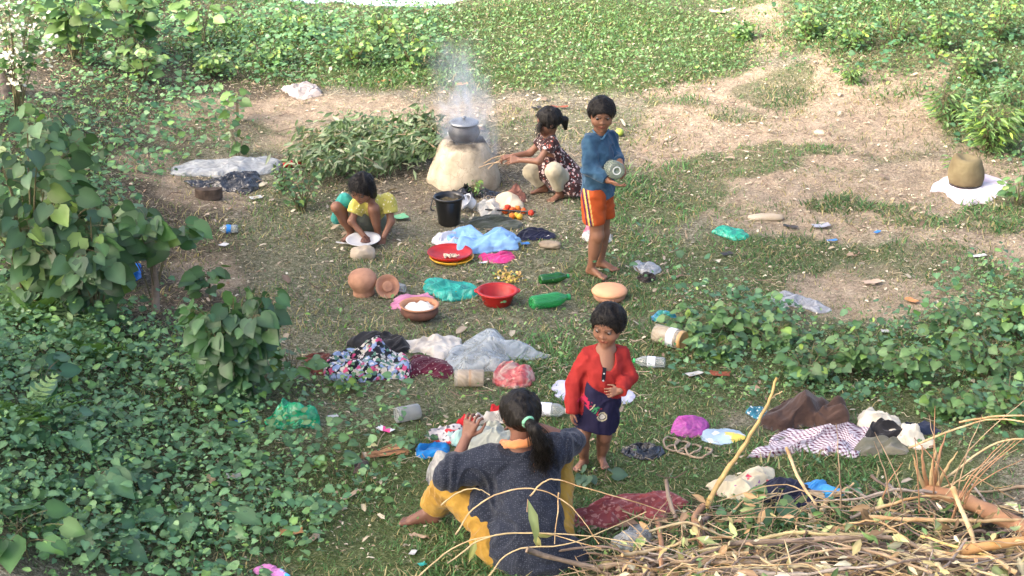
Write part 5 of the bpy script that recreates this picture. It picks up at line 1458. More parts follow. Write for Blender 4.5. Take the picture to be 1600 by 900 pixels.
# ---------------------------------------------------------------- the standing boy
def boy():
    Y0 = G(932, 428).y
    Wp = lambda px, py, dy: PY(px, py, Y0 + dy)
    s = .205
    gl, gr = G(924, 431), G(938, 420)
    J = dict(sl=Wp(922, 221, -.05), sr=Wp(953, 216, .09), neck=Wp(938, 205, .02), hl=Wp(928, 305, -.03), hr=Wp(941, 303, .07),
             el=Wp(921, 264, -.1), wl=Wp(950, 282, -.17), er=Wp(963, 244, .06), wr=Wp(969, 254, -.06),
             kl=Wp(933, 368, -.05), kr=Wp(942, 364, .1), al=np.array([gl.x, gl.y, gl.z + .068]), ar=np.array([gr.x, gr.y, gr.z + .068]))
    lens('boy', J, [('sl', 'el'), ('el', 'wl'), ('sr', 'er'), ('er', 'wr'), ('hl', 'kl'), ('kl', 'al'), ('hr', 'kr'), ('kr', 'ar'), ('sl', 'sr'), ('neck', 'hl')])
    root = empty('person', Vector((gl.x, gl.y + .05, gl.z)), 'boy in blue denim shirt and orange striped shorts standing barefoot with a round bottle', 'person')
    hc = Wp(940, 179, -.01); HR = hrot(.05, .2, .03)
    f = Field(*bounds(list(J.values()) + [hc, J['al'] - [0, 0, .0]]), .0046)
    torso(f, J, .118)
    limb(f, J, 'sl', 'el', 'wl', (.034, .028, .021)); limb(f, J, 'sr', 'er', 'wr', (.036, .029, .022))
    limb(f, J, 'hl', 'kl', 'al', (.062, .043, .026)); limb(f, J, 'hr', 'kr', 'ar', (.062, .043, .026))
    for a, b in (('kl', 'al'), ('kr', 'ar')): f.ell(J[a] * .65 + J[b] * .35 + [-.004, .014, 0], np.array([.036, .04, .085]), None, .03)
    for a, b in (('kl', 'al'), ('kr', 'ar')): f.ell(J[a] + [.006, -.022, 0], np.array([.028, .022, .034]), None, .02)
    f.cap(J['neck'], hc + HR @ np.array([0, .05, -.2]) * s, .043, .042, .02)
    head_prims(f, hc, HR, s)
    foot(f, J['al'], (.75, -.65, 0), .19, 1); foot(f, J['ar'], (.8, -.45, 0), .19, -1)
    hand(f, J['wl'], (.88, -.32, -.3), (-.2, -.25, -1), .135, -1, curls=[.5, .35, .3, .4], thumb=.2)
    hand(f, J['wr'], (.35, -.55, -.75), (.9, .2, -.1), .135, 1, curl=.7, thumb=.3)
    body = finish('body', f, M_SKIN, root, lambda V: skin_col(V, (.21, .10, .058), [(hc, HR, s)]))
    eyes_for(root, hc, HR, s, (-.05, -1, -.12))
    # hair
    f = Field(hc - .15, hc + .15, .0042); hair_shell(f, hc, HR, s, thick=.025, fringe=.04)
    V, F = f.mesh(); V = smooth_mesh(V, F, 1)
    V2, F2 = hair_strands(hc, HR, s, sph_roots(0, lambda v: v[2] > -.05 and not (v[1] < -.6 and v[2] < .3)), 900, .02, .0013, (0, 0, -.9), 3)
    V4, F4 = hair_strands(hc, HR, s, sph_roots(0, lambda v: v[2] > -.3 and not (v[1] < -.5 and v[2] < .38)), 260, .038, .0012, (0, -.1, -.4), 44, .9)
    Va, Fa = join_parts([(V, F), (V2, F2), (V4, F4)]); mk('hair', Va - np.array(root.location), Fa, M_HAIR, parent=root)
    # shirt
    f = Field(*bounds([J[k] for k in ('sl', 'sr', 'el', 'er', 'wl', 'wr', 'hl', 'hr')], .15), .0048)
    R, L, mid, hp = torso(f, J, .128, .04)
    f.cap(mid - (mid - hp) * .3, hp + [0, 0, .0], .088, .095, .05)
    limb(f, J, 'sl', 'el', 'wl', (.044, .042, .030), .03)
    cr = J['er'] * .3 + J['wr'] * .7
    f.cap(J['sr'], J['er'], .044, .038, .03); f.cap(J['er'], cr, .036, .03, .02)
    f.wrinkle(.009, 8, 12, 3, 1.6)
    f.wrinkle(.005, 18, 16, 13, 1.5)
    f.cut(hp + [0, 0, -.03], (.3, -.05, -1))
    d = un(J['wl'] - J['el']); f.cut(J['wl'] - d * .012, d, lo=J['wl'] - .05, hi=J['wl'] + .12)
    d = un(J['wr'] - J['er']); f.cut(cr + d * .02, d, lo=J['wr'] - .06, hi=J['wr'] + .05)
    f.ell(J['neck'] + [0.0, -.02, .03], (.05, .056, .05), None, .006, '-')
    f.cap(J['neck'] + [.008, -.055, 0], J['neck'] + [.02, -.115, -.09], .018, .006, .006, '-')
    shirt = finish('shirt', f, fab('denim_shirt', (.035, .09, .155), (.018, .05, .095), scale=10, weave=1400), root)
    # collar band and front placket
    a = J['neck']
    P = spline([a + [-.05, -.02, .015], a + [-.03, -.055, .0], a + [.006, -.075, -.03], a + [.034, -.055, .0], a + [.052, -.01, .015]], 6)
    V, F = tube(P, .006, 6); mk('collar', V - np.array(root.location), F, fab('denim_band', (.05, .13, .22)), parent=shirt)
    # shorts with side stripes (colour follows the cloth of the outer seam)
    f = Field(*bounds([J['hl'], J['hr'], J['kl'], J['kr']], .15), .0048)
    kl = J['hl'] * .42 + J['kl'] * .58 + [-.012, 0, 0]; kr = J['hr'] * .42 + J['kr'] * .58 + [.012, .0, 0]
    f.cap(J['hl'], kl, .078, .07, .04); f.cap(J['hr'], kr, .076, .066, .03)
    f.wrinkle(.008, 14, 7, 5, 1.5)
    f.cut(kl + [0, 0, -.03], (0, 0, -1)); f.cut(J['hl'] + [0, 0, .05], (0, 0, 1))
    def sc(V):
        C = np.tile(np.array([.4, .075, .02]), (len(V), 1))
        t = (V[:, 0] - (kl[0] - .034)) + .16 * (V[:, 2] - kl[2])
        fr = V[:, 1] < J['hl'][1] + .02
        for lo, hi, c in ((-.020, -.010, (.08, .02, .06)), (-.006, .004, (.6, .45, .12)), (.004, .016, (.05, .02, .08)), (.020, .028, (.55, .4, .12))):
            C[fr & (t > lo) & (t < hi)] = c
        return C
    finish('shorts', f, colmat('striped_shorts', .8, .15, .3, 60), root, sc)
    # round bottle, seen by its base
    p = Wp(964, 267, -.2)
    bt = empty('bottle', Vector(p), 'round clear bottle held by the boy in the blue shirt', 'bottle')
    Rb = rotm(rad(-62), rad(14), 0).T
    Rb = np.array(Matrix.Rotation(rad(15), 3, 'Z') @ Matrix.Rotation(rad(-100), 3, 'X'))
    lobj('bottle_body', [(.001, .01), (.02, .004), (.045, .0), (.056, .012), (.058, .05), (.056, .11), (.04, .15), (.018, .17), (.018, .19)], glassy('held_bottle', (.34, .4, .32), .34), bt, 32, Rb)
    lobj('bottle_ring', [(.02, .002), (.024, -.002), (.028, .002)], simple('ring_plastic', (.6, .62, .58), .3), bt, 24, Rb)
boy()

# ---------------------------------------------------------------- the toddler
def toddler():
    Y0 = G(925, 736).y
    Wp = lambda px, py, dy: PY(px, py, Y0 + dy)
    s = .211
    gl, gr = G(910, 733), G(940, 727)
    J = dict(sl=Wp(917, 556, .0), sr=Wp(971, 553, .02), neck=Wp(947, 543, .0), hl=Wp(922, 650, .01), hr=Wp(948, 650, .03),
             el=Wp(897, 598, -.02), wl=Wp(893, 641, -.07), er=Wp(982, 589, -.01), wr=Wp(969, 610, -.13),
             kl=Wp(909, 684, -.03), kr=Wp(944, 682, .03), al=np.array([gl.x + .01, gl.y + .04, gl.z + .05]), ar=np.array([gr.x, gr.y + .03, gr.z + .05]))
    lens('toddler', J, [('sl', 'el'), ('el', 'wl'), ('sr', 'er'), ('er', 'wr'), ('hl', 'kl'), ('kl', 'al'), ('sl', 'sr'), ('neck', 'hl')])
    root = empty('person', Vector(((gl.x + gr.x) / 2, gl.y, gl.z)), 'barefoot toddler in an oversized red and navy long sleeved shirt looking aside', 'person')
    hc = Wp(950, 508, -.02); HR = hrot(-.42, .30, .05)
    f = Field(*bounds(list(J.values()) + [hc], .15), .0042)
    torso(f, J, .115)
    limb(f, J, 'sl', 'el', 'wl', (.032, .026, .02)); limb(f, J, 'sr', 'er', 'wr', (.032, .026, .02))
    limb(f, J, 'hl', 'kl', 'al', (.052, .038, .026)); limb(f, J, 'hr', 'kr', 'ar', (.052, .038, .026))
    for a, b in (('kl', 'al'), ('kr', 'ar')): f.ell(J[a] * .6 + J[b] * .4 + [0, .012, 0], np.array([.033, .035, .06]), None, .02)
    f.cap(J['neck'], hc + HR @ np.array([0, .06, -.25]) * s, .040, .042, .02)
    head_prims(f, hc, HR, s)
    f.cap(J['neck'] + [0, -.015, -.02], J['neck'] + [0, -.03, -.1], .05, .06, .03)
    foot(f, J['al'], (-.55, -.8, 0), .145, -1, 1.05); foot(f, J['ar'], (.2, -1, 0), .145, 1, 1.05)
    hand(f, J['wr'], (-.85, -.2, -.12), (-.1, -1, .2), .1, 1, curls=[.9, .8, .6, .5], thumb=.4)
    hand(f, J['wl'], (.05, -.1, -1), (-1, -.2, 0), .1, -1, curl=.5)
    finish('body', f, M_SKIN, root, lambda V: skin_col(V, (.235, .115, .072), [(hc, HR, s)]))
    eyes_for(root, hc, HR, s, (-.25, -1, -.55))
    f = Field(hc - .15, hc + .15, .0042); hair_shell(f, hc, HR, s, thick=.025, fringe=-.01)
    V, F = f.mesh(); V = smooth_mesh(V, F, 1)
    V2, F2 = hair_strands(hc, HR, s, sph_roots(0, lambda v: v[2] > -.1 and not (v[1] < -.45 and v[2] < .42)), 1200, .022, .0013, (0, -.1, -1.0), 4)
    V4, F4 = hair_strands(hc, HR, s, sph_roots(0, lambda v: v[2] > -.3 and not (v[1] < -.5 and v[2] < .38)), 260, .038, .0012, (0, -.1, -.4), 44, .9)
    Va, Fa = join_parts([(V, F), (V2, F2), (V4, F4)]); mk('hair', Va - np.array(root.location), Fa, M_HAIR, parent=root)
    # long shirt worn as a dress
    f = Field(*bounds([J[k] for k in ('sl', 'sr', 'el', 'er', 'wl', 'wr', 'kl', 'kr')], .13), .0044)
    R, L, mid, hp = torso(f, J, .108, .04)
    hem = Wp(931, 668, -.0)
    f.cap(mid + [0, 0, -.06], hem + [-.035, 0, 0], .09, .082, .05); f.cap(mid + [0, 0, -.06], hem + [.03, .0, 0], .09, .08, .05)
    limb(f, J, 'sl', 'el', 'wl', (.038, .034, .029), .02); limb(f, J, 'sr', 'er', 'wr', (.038, .035, .029), .02)
    f.wrinkle(.008, 10, 6, 23, 1.4); f.wrinkle(.005, 20, 13, 33, 1.4)
    f.cut(hem + [0, 0, -.005], (-.22, -.1, -1), lo=hem - .3, hi=hem + [.3, .3, .06])
    d = un(J['wl'] - J['el']); f.cut(J['wl'] + d * .02, d, lo=J['wl'] - .06, hi=J['wl'] + .05)
    d = un(J['wr'] - J['er']); f.cut(J['wr'] + d * .005, d, lo=J['wr'] - [.09, .1, .07], hi=J['wr'] + .03)
    n0 = J['neck']
    f.ell(n0 + [.004, -.015, .02], (.062, .07, .05), None, .006, '-')
    f.ell(n0 + [.010, -.085, -.035], (.04, .07, .062), None, .008, '-')
    o0 = np.array(root.location)
    A, B_ = Wp(905, 594, -.1), Wp(985, 640, -.1)
    sl = (B_[2] - A[2]) / (B_[0] - A[0])
    def arm_mask(V):
        m = np.zeros(len(V), bool)
        for a, b, c, r in (('sl', 'el', 'wl', .066), ('sr', 'er', 'wr', .062)):
            for p, q in ((a, b), (b, c)):
                ab = J[q] - J[p]; t = np.clip(((V - J[p]) @ ab) / (ab @ ab), .25 if p[0] == 's' else 0, 1)
                m |= np.linalg.norm(V - (J[p] + t[:, None] * ab), axis=1) < r * (1 if p[0] == 's' else .95)
        return m
    def tc_(V):
        red = np.array([.31, .03, .027]); navy = np.array([.022, .02, .05])
        line = A[2] + sl * (V[:, 0] - A[0])
        m = (V[:, 2] < line) & ~arm_mask(V)
        C = np.where(m[:, None], navy, red)
        C = C * (1 + .14 * fbm(V[:, 0] * 30, V[:, 1] * 30, V[:, 2] * 30, 6)[:, None])
        hemz = hem[2] + .22 * (V[:, 0] - hem[0])
        # printed badge and worn band on the skirt
        bx, bz = Wp(941, 652, -.1)[[0, 2]]
        fr = V[:, 1] < hp[1]
        r = np.hypot((V[:, 0] - bx), (V[:, 2] - bz) * 1.0)
        C[fr & (r < .026)] = (.55, .5, .32); C[fr & (r < .020)] = (.05, .05, .06); C[fr & (r < .015) & (np.abs(np.sin((V[:, 2] - bz) * 700)) > .45)] = (.5, .48, .42)
        px, pz = Wp(918, 632, -.1)[[0, 2]]
        u = (V[:, 0] - px) * .82 - (V[:, 2] - pz) * .57; w = (V[:, 0] - px) * .57 + (V[:, 2] - pz) * .82
        band_ = fr & (np.abs(w) < .022) & (u > -.05) & (u < .085)
        ch = noise(u * 130, w * 90, 0, 3)
        C[band_ & (u < .025) & (ch > -.1)] = (.45, .03, .08)
        C[band_ & (u > .03) & (u < .036)] = (.5, .45, .3)
        C[band_ & (u > .04) & (u < .065) & (ch > -.2)] = (.04, .22, .09)
        C[band_ & (u > .07) & (ch > 0)] = (.4, .05, .05)
        return np.clip(C, 0, 1)
    f2 = f
    sh = finish('long_shirt', f2, colmat('jersey', .85, .1, .3, 50), root, tc_)
    # placket with buttons
    V = np.array(sh.data.vertices[0].co)
    co = np.zeros(len(sh.data.vertices) * 3); sh.data.vertices.foreach_get('co', co); co = co.reshape(-1, 3)
    def surf(x, z):
        m = (np.abs(co[:, 0] - x) < .008) & (np.abs(co[:, 2] - z) < .008)
        return co[m][:, 1].min() if m.any() else 0
    pts = []
    for py in (574, 580, 586, 592, 597):
        w = Wp(945.5 - (py - 574) * .12, py, -.12) - o0
        pts.append([w[0], surf(w[0], w[2]) - .0025, w[2]])
    pts = np.array(pts); L_, R_ = pts - [.010, 0, 0], pts + [.010, 0, 0]
    Vp = np.vstack([L_, R_]); nn = len(pts); Fp = [[i, i + nn, i + nn + 1, i + 1] for i in range(nn - 1)]
    pk = mk('placket', np.vstack([Vp, Vp + [0, .002, 0]]), Fp + [[a + 2 * nn for a in q][::-1] for q in Fp], fab('placket_cloth', (.012, .012, .02)), parent=sh)
    for i in (0, 2, 4):
        V, F = lathe([(.001, .002), (.004, .0018), (.005, 0)], 10); mk('button', tf(V, rotm(rad(90), 0, 0), pts[i] + [0, -.002, 0]), F, M_WHTP, parent=pk)
toddler()

# ---------------------------------------------------------------- girl in yellow, squatting over the plate
def girl_yellow():
    Y0 = G(568, 377).y
    Wp = lambda px, py, dy: PY(px, py, Y0 + dy)
    s = .195
    gl, gr = G(548, 375), G(590, 374)
    J = dict(sl=Wp(559, 320, .05), sr=Wp(606, 314, .08), neck=Wp(578, 310, .03), hl=Wp(562, 346, .22), hr=Wp(584, 346, .23),
             el=Wp(549, 346, .0), wl=Wp(570, 370, -.04), er=Wp(611, 346, .03), wr=Wp(599, 371, -.03),
             kl=Wp(526, 324, .04), kr=Wp(584, 326, -.01), al=np.array([gl.x, gl.y + .03, gl.z + .05]), ar=np.array([gr.x, gr.y + .03, gr.z + .05]))
    lens('yellow', J, [('sl', 'el'), ('el', 'wl'), ('sr', 'er'), ('er', 'wr'), ('hl', 'kl'), ('kl', 'al'), ('hr', 'kr'), ('kr', 'ar'), ('sl', 'sr'), ('neck', 'hl')])
    root = empty('person', Vector((G(568, 372))), 'squatting girl in a yellow flowered top with bare knees bent over a white plate', 'person')
    hc = Wp(565, 295, -.03); HR = hrot(-.45, .6, .12)
    f = Field(*bounds(list(J.values()) + [hc], .15), .0042)
    torso(f, J, .11)
    limb(f, J, 'sl', 'el', 'wl', (.029, .024, .018)); limb(f, J, 'sr', 'er', 'wr', (.029, .024, .018))
    limb(f, J, 'hl', 'kl', 'al', (.052, .037, .025)); limb(f, J, 'hr', 'kr', 'ar', (.052, .037, .025))
    for a, b in (('kl', 'al'), ('kr', 'ar')): f.ell(J[a] * .6 + J[b] * .4 + [0, .015, 0], np.array([.03, .034, .06]), None, .02)
    f.cap(J['neck'], hc + HR @ np.array([0, .1, -.2]) * s, .036, .036, .02)
    head_prims(f, hc, HR, s)
    foot(f, J['al'], (-.6, -.8, 0), .15, -1); foot(f, J['ar'], (.1, -1, 0), .15, 1)
    hand(f, J['wl'], (.35, -.35, -.55), (.1, -.6, .6), .115, -1, curl=.8, thumb=.6)
    hand(f, J['wr'], (-.2, -.35, -.8), (.3, -.7, .3), .115, 1, curl=.6, thumb=.6)
    finish('body', f, M_SKIN, root, lambda V: skin_col(V, (.21, .1, .06), [(hc, HR, s)]))
    eyes_for(root, hc, HR, s, (0, -1, -.6))
    f = Field(hc - .16, hc + .16, .0042); hair_shell(f, hc, HR, s, thick=.03, fringe=.0)
    f.cap(hc + HR @ np.array([.28, .12, -.1]) * s, hc + HR @ np.array([.28, .14, -.42]) * s, .04, .03, .02)
    f.cap(hc + HR @ np.array([-.3, .1, -.1]) * s, hc + HR @ np.array([-.3, .06, -.36]) * s, .035, .02, .02)
    f.cap(hc + HR @ np.array([0, .35, -.1]) * s, hc + HR @ np.array([0, .34, -.36]) * s, .05, .04, .02)
    V, F = f.mesh(); V = smooth_mesh(V, F, 1)
    V2, F2 = hair_strands(hc, HR, s, sph_roots(0, lambda v: v[2] > -.5 and not (v[1] < -.35 and v[2] < .45)), 1200, .035, .0013, (-.1, -.1, -1), 5, 1)
    V4, F4 = hair_strands(hc, HR, s, sph_roots(0, lambda v: v[2] > -.3 and not (v[1] < -.5 and v[2] < .38)), 260, .038, .0012, (0, -.1, -.4), 44, .9)
    Va, Fa = join_parts([(V, F), (V2, F2), (V4, F4)]); mk('hair', Va - np.array(root.location), Fa, M_HAIR, parent=root)
    # yellow top with short sleeves
    f = Field(*bounds([J[k] for k in ('sl', 'sr', 'el', 'er', 'hl', 'hr')], .12), .0044)
    R, L, mid, hp = torso(f, J, .13, .05)
    cl, cr = J['sl'] * .45 + J['el'] * .55, J['sr'] * .4 + J['er'] * .6
    f.cap(J['sl'], cl, .048, .050, .03); f.cap(J['sr'], cr, .05, .054, .03)
    f.wrinkle(.006, 14, 10, 43)
    f.cut(cl, un(J['el'] - J['sl']), lo=cl - .08, hi=cl + [.05, .05, .03]); f.cut(cr, un(J['er'] - J['sr']), lo=cr - [.05, .08, .08], hi=cr + [.08, .08, .03])
    f.ell(J['neck'] + [-.005, -.02, .02], (.05, .05, .04), None, .006, '-')
    f.cut(hp + [0, -.02, .0], (0, .3, -1))
    finish('top', f, floral('yellow_print', (.62, .55, .12), [((.74, .69, .42), 1, .2), ((.35, .2, .08), 1.3, .12)], 42), root)
    # grey green skirt gathered between the knees, teal cloth behind
    f = Field(*bounds([J['hl'], J['hr'], J['kl'], J['kr']], .14), .0048)
    f.cap(J['hl'], J['hr'], .09, .09, .03)
    f.cap(hp + [0, -.02, .02], (J['kl'] + J['kr']) / 2 + [.02, .07, -.07], .08, .06, .05)
    f.cap((J['kl'] + J['kr']) / 2 + [.02, .07, -.05], G(577, 366) + Vector((0, .07, .04)), .06, .06, .05)
    f.wrinkle(.007, 14, 9, 45)
    finish('skirt', f, fab('grey_green_skirt', (.17, .18, .13), (.11, .12, .09)), root)
    f = Field(*bounds([J['hl'], J['kl']], .14), .0048)
    f.cap(J['hl'] + [-.04, .02, .02], J['kl'] + [.05, .06, .02], .07, .055, .03); f.cap(J['kl'] + [.03, .09, -.02], J['kl'] + [-.01, .09, -.12], .045, .035, .03)
    f.wrinkle(.008, 18, 12, 46)
    finish('teal_wrap', f, fab('teal_wrap', (.04, .3, .25), (.03, .2, .17)), root)
girl_yellow()

# ---------------------------------------------------------------- girl in flowered dress feeding the stove
def girl_floral():
    Y0 = G(875, 308).y
    Wp = lambda px, py, dy: PY(px, py, Y0 + dy)
    s = .195
    gn, gf = G(881, 311), G(850, 302)
    J = dict(sl=Wp(861, 224, -.03), sr=Wp(849, 219, .13), neck=Wp(858, 212, .04), hl=Wp(884, 284, .04), hr=Wp(880, 280, .16),
             el=Wp(842, 252, -.08), wl=Wp(812, 250, -.03), er=Wp(828, 239, .14), wr=Wp(801, 244, .08),
             kl=Wp(866, 268, -.12), kr=Wp(831, 268, .06), al=np.array([gn.x - .03, gn.y, gn.z + .05]), ar=np.array([gf.x - .0, gf.y + .02, gf.z + .05]))
    lens('floral', J, [('sl', 'el'), ('el', 'wl'), ('sr', 'er'), ('er', 'wr'), ('hl', 'kl'), ('kl', 'al'), ('hr', 'kr'), ('kr', 'ar'), ('sl', 'sr'), ('neck', 'hl')])
    root = empty('person', Vector((gn.x, gn.y, gn.z)), 'squatting girl in a dark flowered dress and beige trousers reaching towards the stove', 'person')
    hc = Wp(856, 190, .03); HR = hrot(-1.42, .22)
    f = Field(*bounds(list(J.values()) + [hc], .15), .0044)
    torso(f, J, .11)
    limb(f, J, 'sl', 'el', 'wl', (.029, .024, .018)); limb(f, J, 'sr', 'er', 'wr', (.029, .024, .018))
    limb(f, J, 'hl', 'kl', 'al', (.05, .036, .026)); limb(f, J, 'hr', 'kr', 'ar', (.05, .036, .026))
    f.cap(J['neck'], hc + HR @ np.array([0, .1, -.25]) * s, .036, .036, .02)
    head_prims(f, hc, HR, s)
    foot(f, J['al'], (-.75, -.65, 0), .155, 1); foot(f, J['ar'], (-.95, -.25, 0), .155, -1)
    hand(f, J['wl'], (-1, .1, -.05), (.1, -.6, .7), .12, 1, curl=.75, thumb=.7)
    hand(f, J['wr'], (-1, -.05, -.15), (.1, -.2, 1), .12, -1, curl=.7, thumb=.7)
    finish('body', f, M_SKIN, root, lambda V: skin_col(V, (.19, .09, .055), [(hc, HR, s)]))
    eyes_for(root, hc, HR, s, (0, -1, -.3))
    f = Field(hc - .2, hc + .2, .0042); hair_shell(f, hc, HR, s, thick=.03, fringe=-.02)
    f.cap(hc + HR @ np.array([0, .5, -.02]) * s, hc + HR @ np.array([.02, .6, -.1]) * s, .02, .026, .01)
    f.cap(hc + HR @ np.array([.02, .6, -.1]) * s, hc + HR @ np.array([.02, .57, -.42]) * s, .03, .014, .01)
    V, F = f.mesh(); V = smooth_mesh(V, F, 1)
    V2, F2 = hair_strands(hc, HR, s, sph_roots(0, lambda v: v[2] > -.4 and not (v[1] < -.35 and v[2] < .4)), 1000, .025, .0013, (.1, 0, -.9), 6, .8)
    V3, F3 = hair_strands(hc, HR, s, lambda rg, n: (np.tile([[.25, -.25, .1]], (n, 1)) + rg.normal(0, .05, (n, 3)), np.tile([[.3, -.5, 0.]], (n, 1))), 120, .09, .0014, (0, 0, -1), 7, 1.1)
    Va, Fa = join_parts([(V, F), (V2, F2), (V3, F3)]); hr = mk('hair', Va - np.array(root.location), Fa, M_HAIR, parent=root)
    P = hc + (np.array([[.02 + .12 * math.cos(t), .5, -.03 + .12 * math.sin(t)] for t in np.linspace(0, 6.28, 14)]) * s) @ HR.T
    V, F = tube(P, .006, 5); mk('hair_band', V - np.array(root.location), F, fab('band_green', (.12, .3, .2)), parent=hr)
    f = Field(*bounds([J[k] for k in ('sl', 'sr', 'el', 'er', 'hl', 'hr', 'kl')], .14), .0046)
    R, L, mid, hp = torso(f, J, .125, .05)
    for a, b in (('sl', 'el'), ('sr', 'er')):
        c = J[a] * .62 + J[b] * .38; f.cap(J[a], c, .045, .048, .02); f.cut(c, un(J[b] - J[a]), lo=c - .06, hi=c + .05)
    f.cap(mid * .4 + hp * .6, hp + [.02, -.02, .01], .1, .125, .05)
    f.cap(hp + [.02, -.04, .02], Wp(897, 293, -.05), .11, .07, .05)
    f.cap(hp + [.0, .02, .02], J['kr'] * .6 + hp * .4 + [0, 0, .03], .1, .075, .05)
    f.cap(hp + [0, -.04, .02], J['kl'] * .55 + hp * .45, .1, .065, .04)
    f.wrinkle(.008, 13, 8, 53)
    f.cut(Wp(890, 302, 0), (0, 0, -1))
    f.ell(J['neck'] + [-.02, 0, .02], (.05, .05, .035), None, .006, '-')
    finish('dress', f, floral('dress_print', (.05, .022, .022), [((.62, .45, .42), .8, .3), ((.6, .55, .52), 1.2, .17), ((.35, .09, .07), 1, .2)], 34), root)
    f = Field(*bounds([J['hl'], J['hr'], J['kl'], J['kr'], J['al'], J['ar']], .12), .0046)
    for a, b, c in (('hl', 'kl', 'al'), ('hr', 'kr', 'ar')):
        e = J[b] * .25 + J[c] * .75
        f.cap(J[a], J[b], .07, .058, .02); f.cap(J[b], e, .058, .046, .02)
    f.wrinkle(.006, 14, 12, 54)
    for b, c in (('kl', 'al'), ('kr', 'ar')):
        e = J[b] * .2 + J[c] * .8; f.cut(e, un(J[c] - J[b]), lo=e - .07, hi=e + .06)
    finish('trousers', f, fab('beige_trousers', (.46, .41, .29), (.34, .3, .21)), root)
    # the twigs she pushes in
    for k, (dx, dz) in enumerate(((0, 0), (.0, .03), (.02, -.02))):
        a = J['wl'] * .5 + J['wr'] * .5 + np.array([-.1 - dx, 0, -.01 + dz]); b = a + np.array([-.10 - .03 * k, .06 + .03 * k, -.09])
        V, F = tube([a - 0 * a, (b - a) * .5 + [0, 0, .01], b - a][0:0] or [np.zeros(3), (b - a) * .5 + [0, 0, .01], b - a], .004, 6)
        o = mk('stick', V, F, M_TWIG, loc=a); tag(o, ['middle', 'upper', 'lower'][k] + ' thin stick in the hands of the girl feeding the stove', 'stick', 'sticks being fed into the mud stove')
girl_floral()

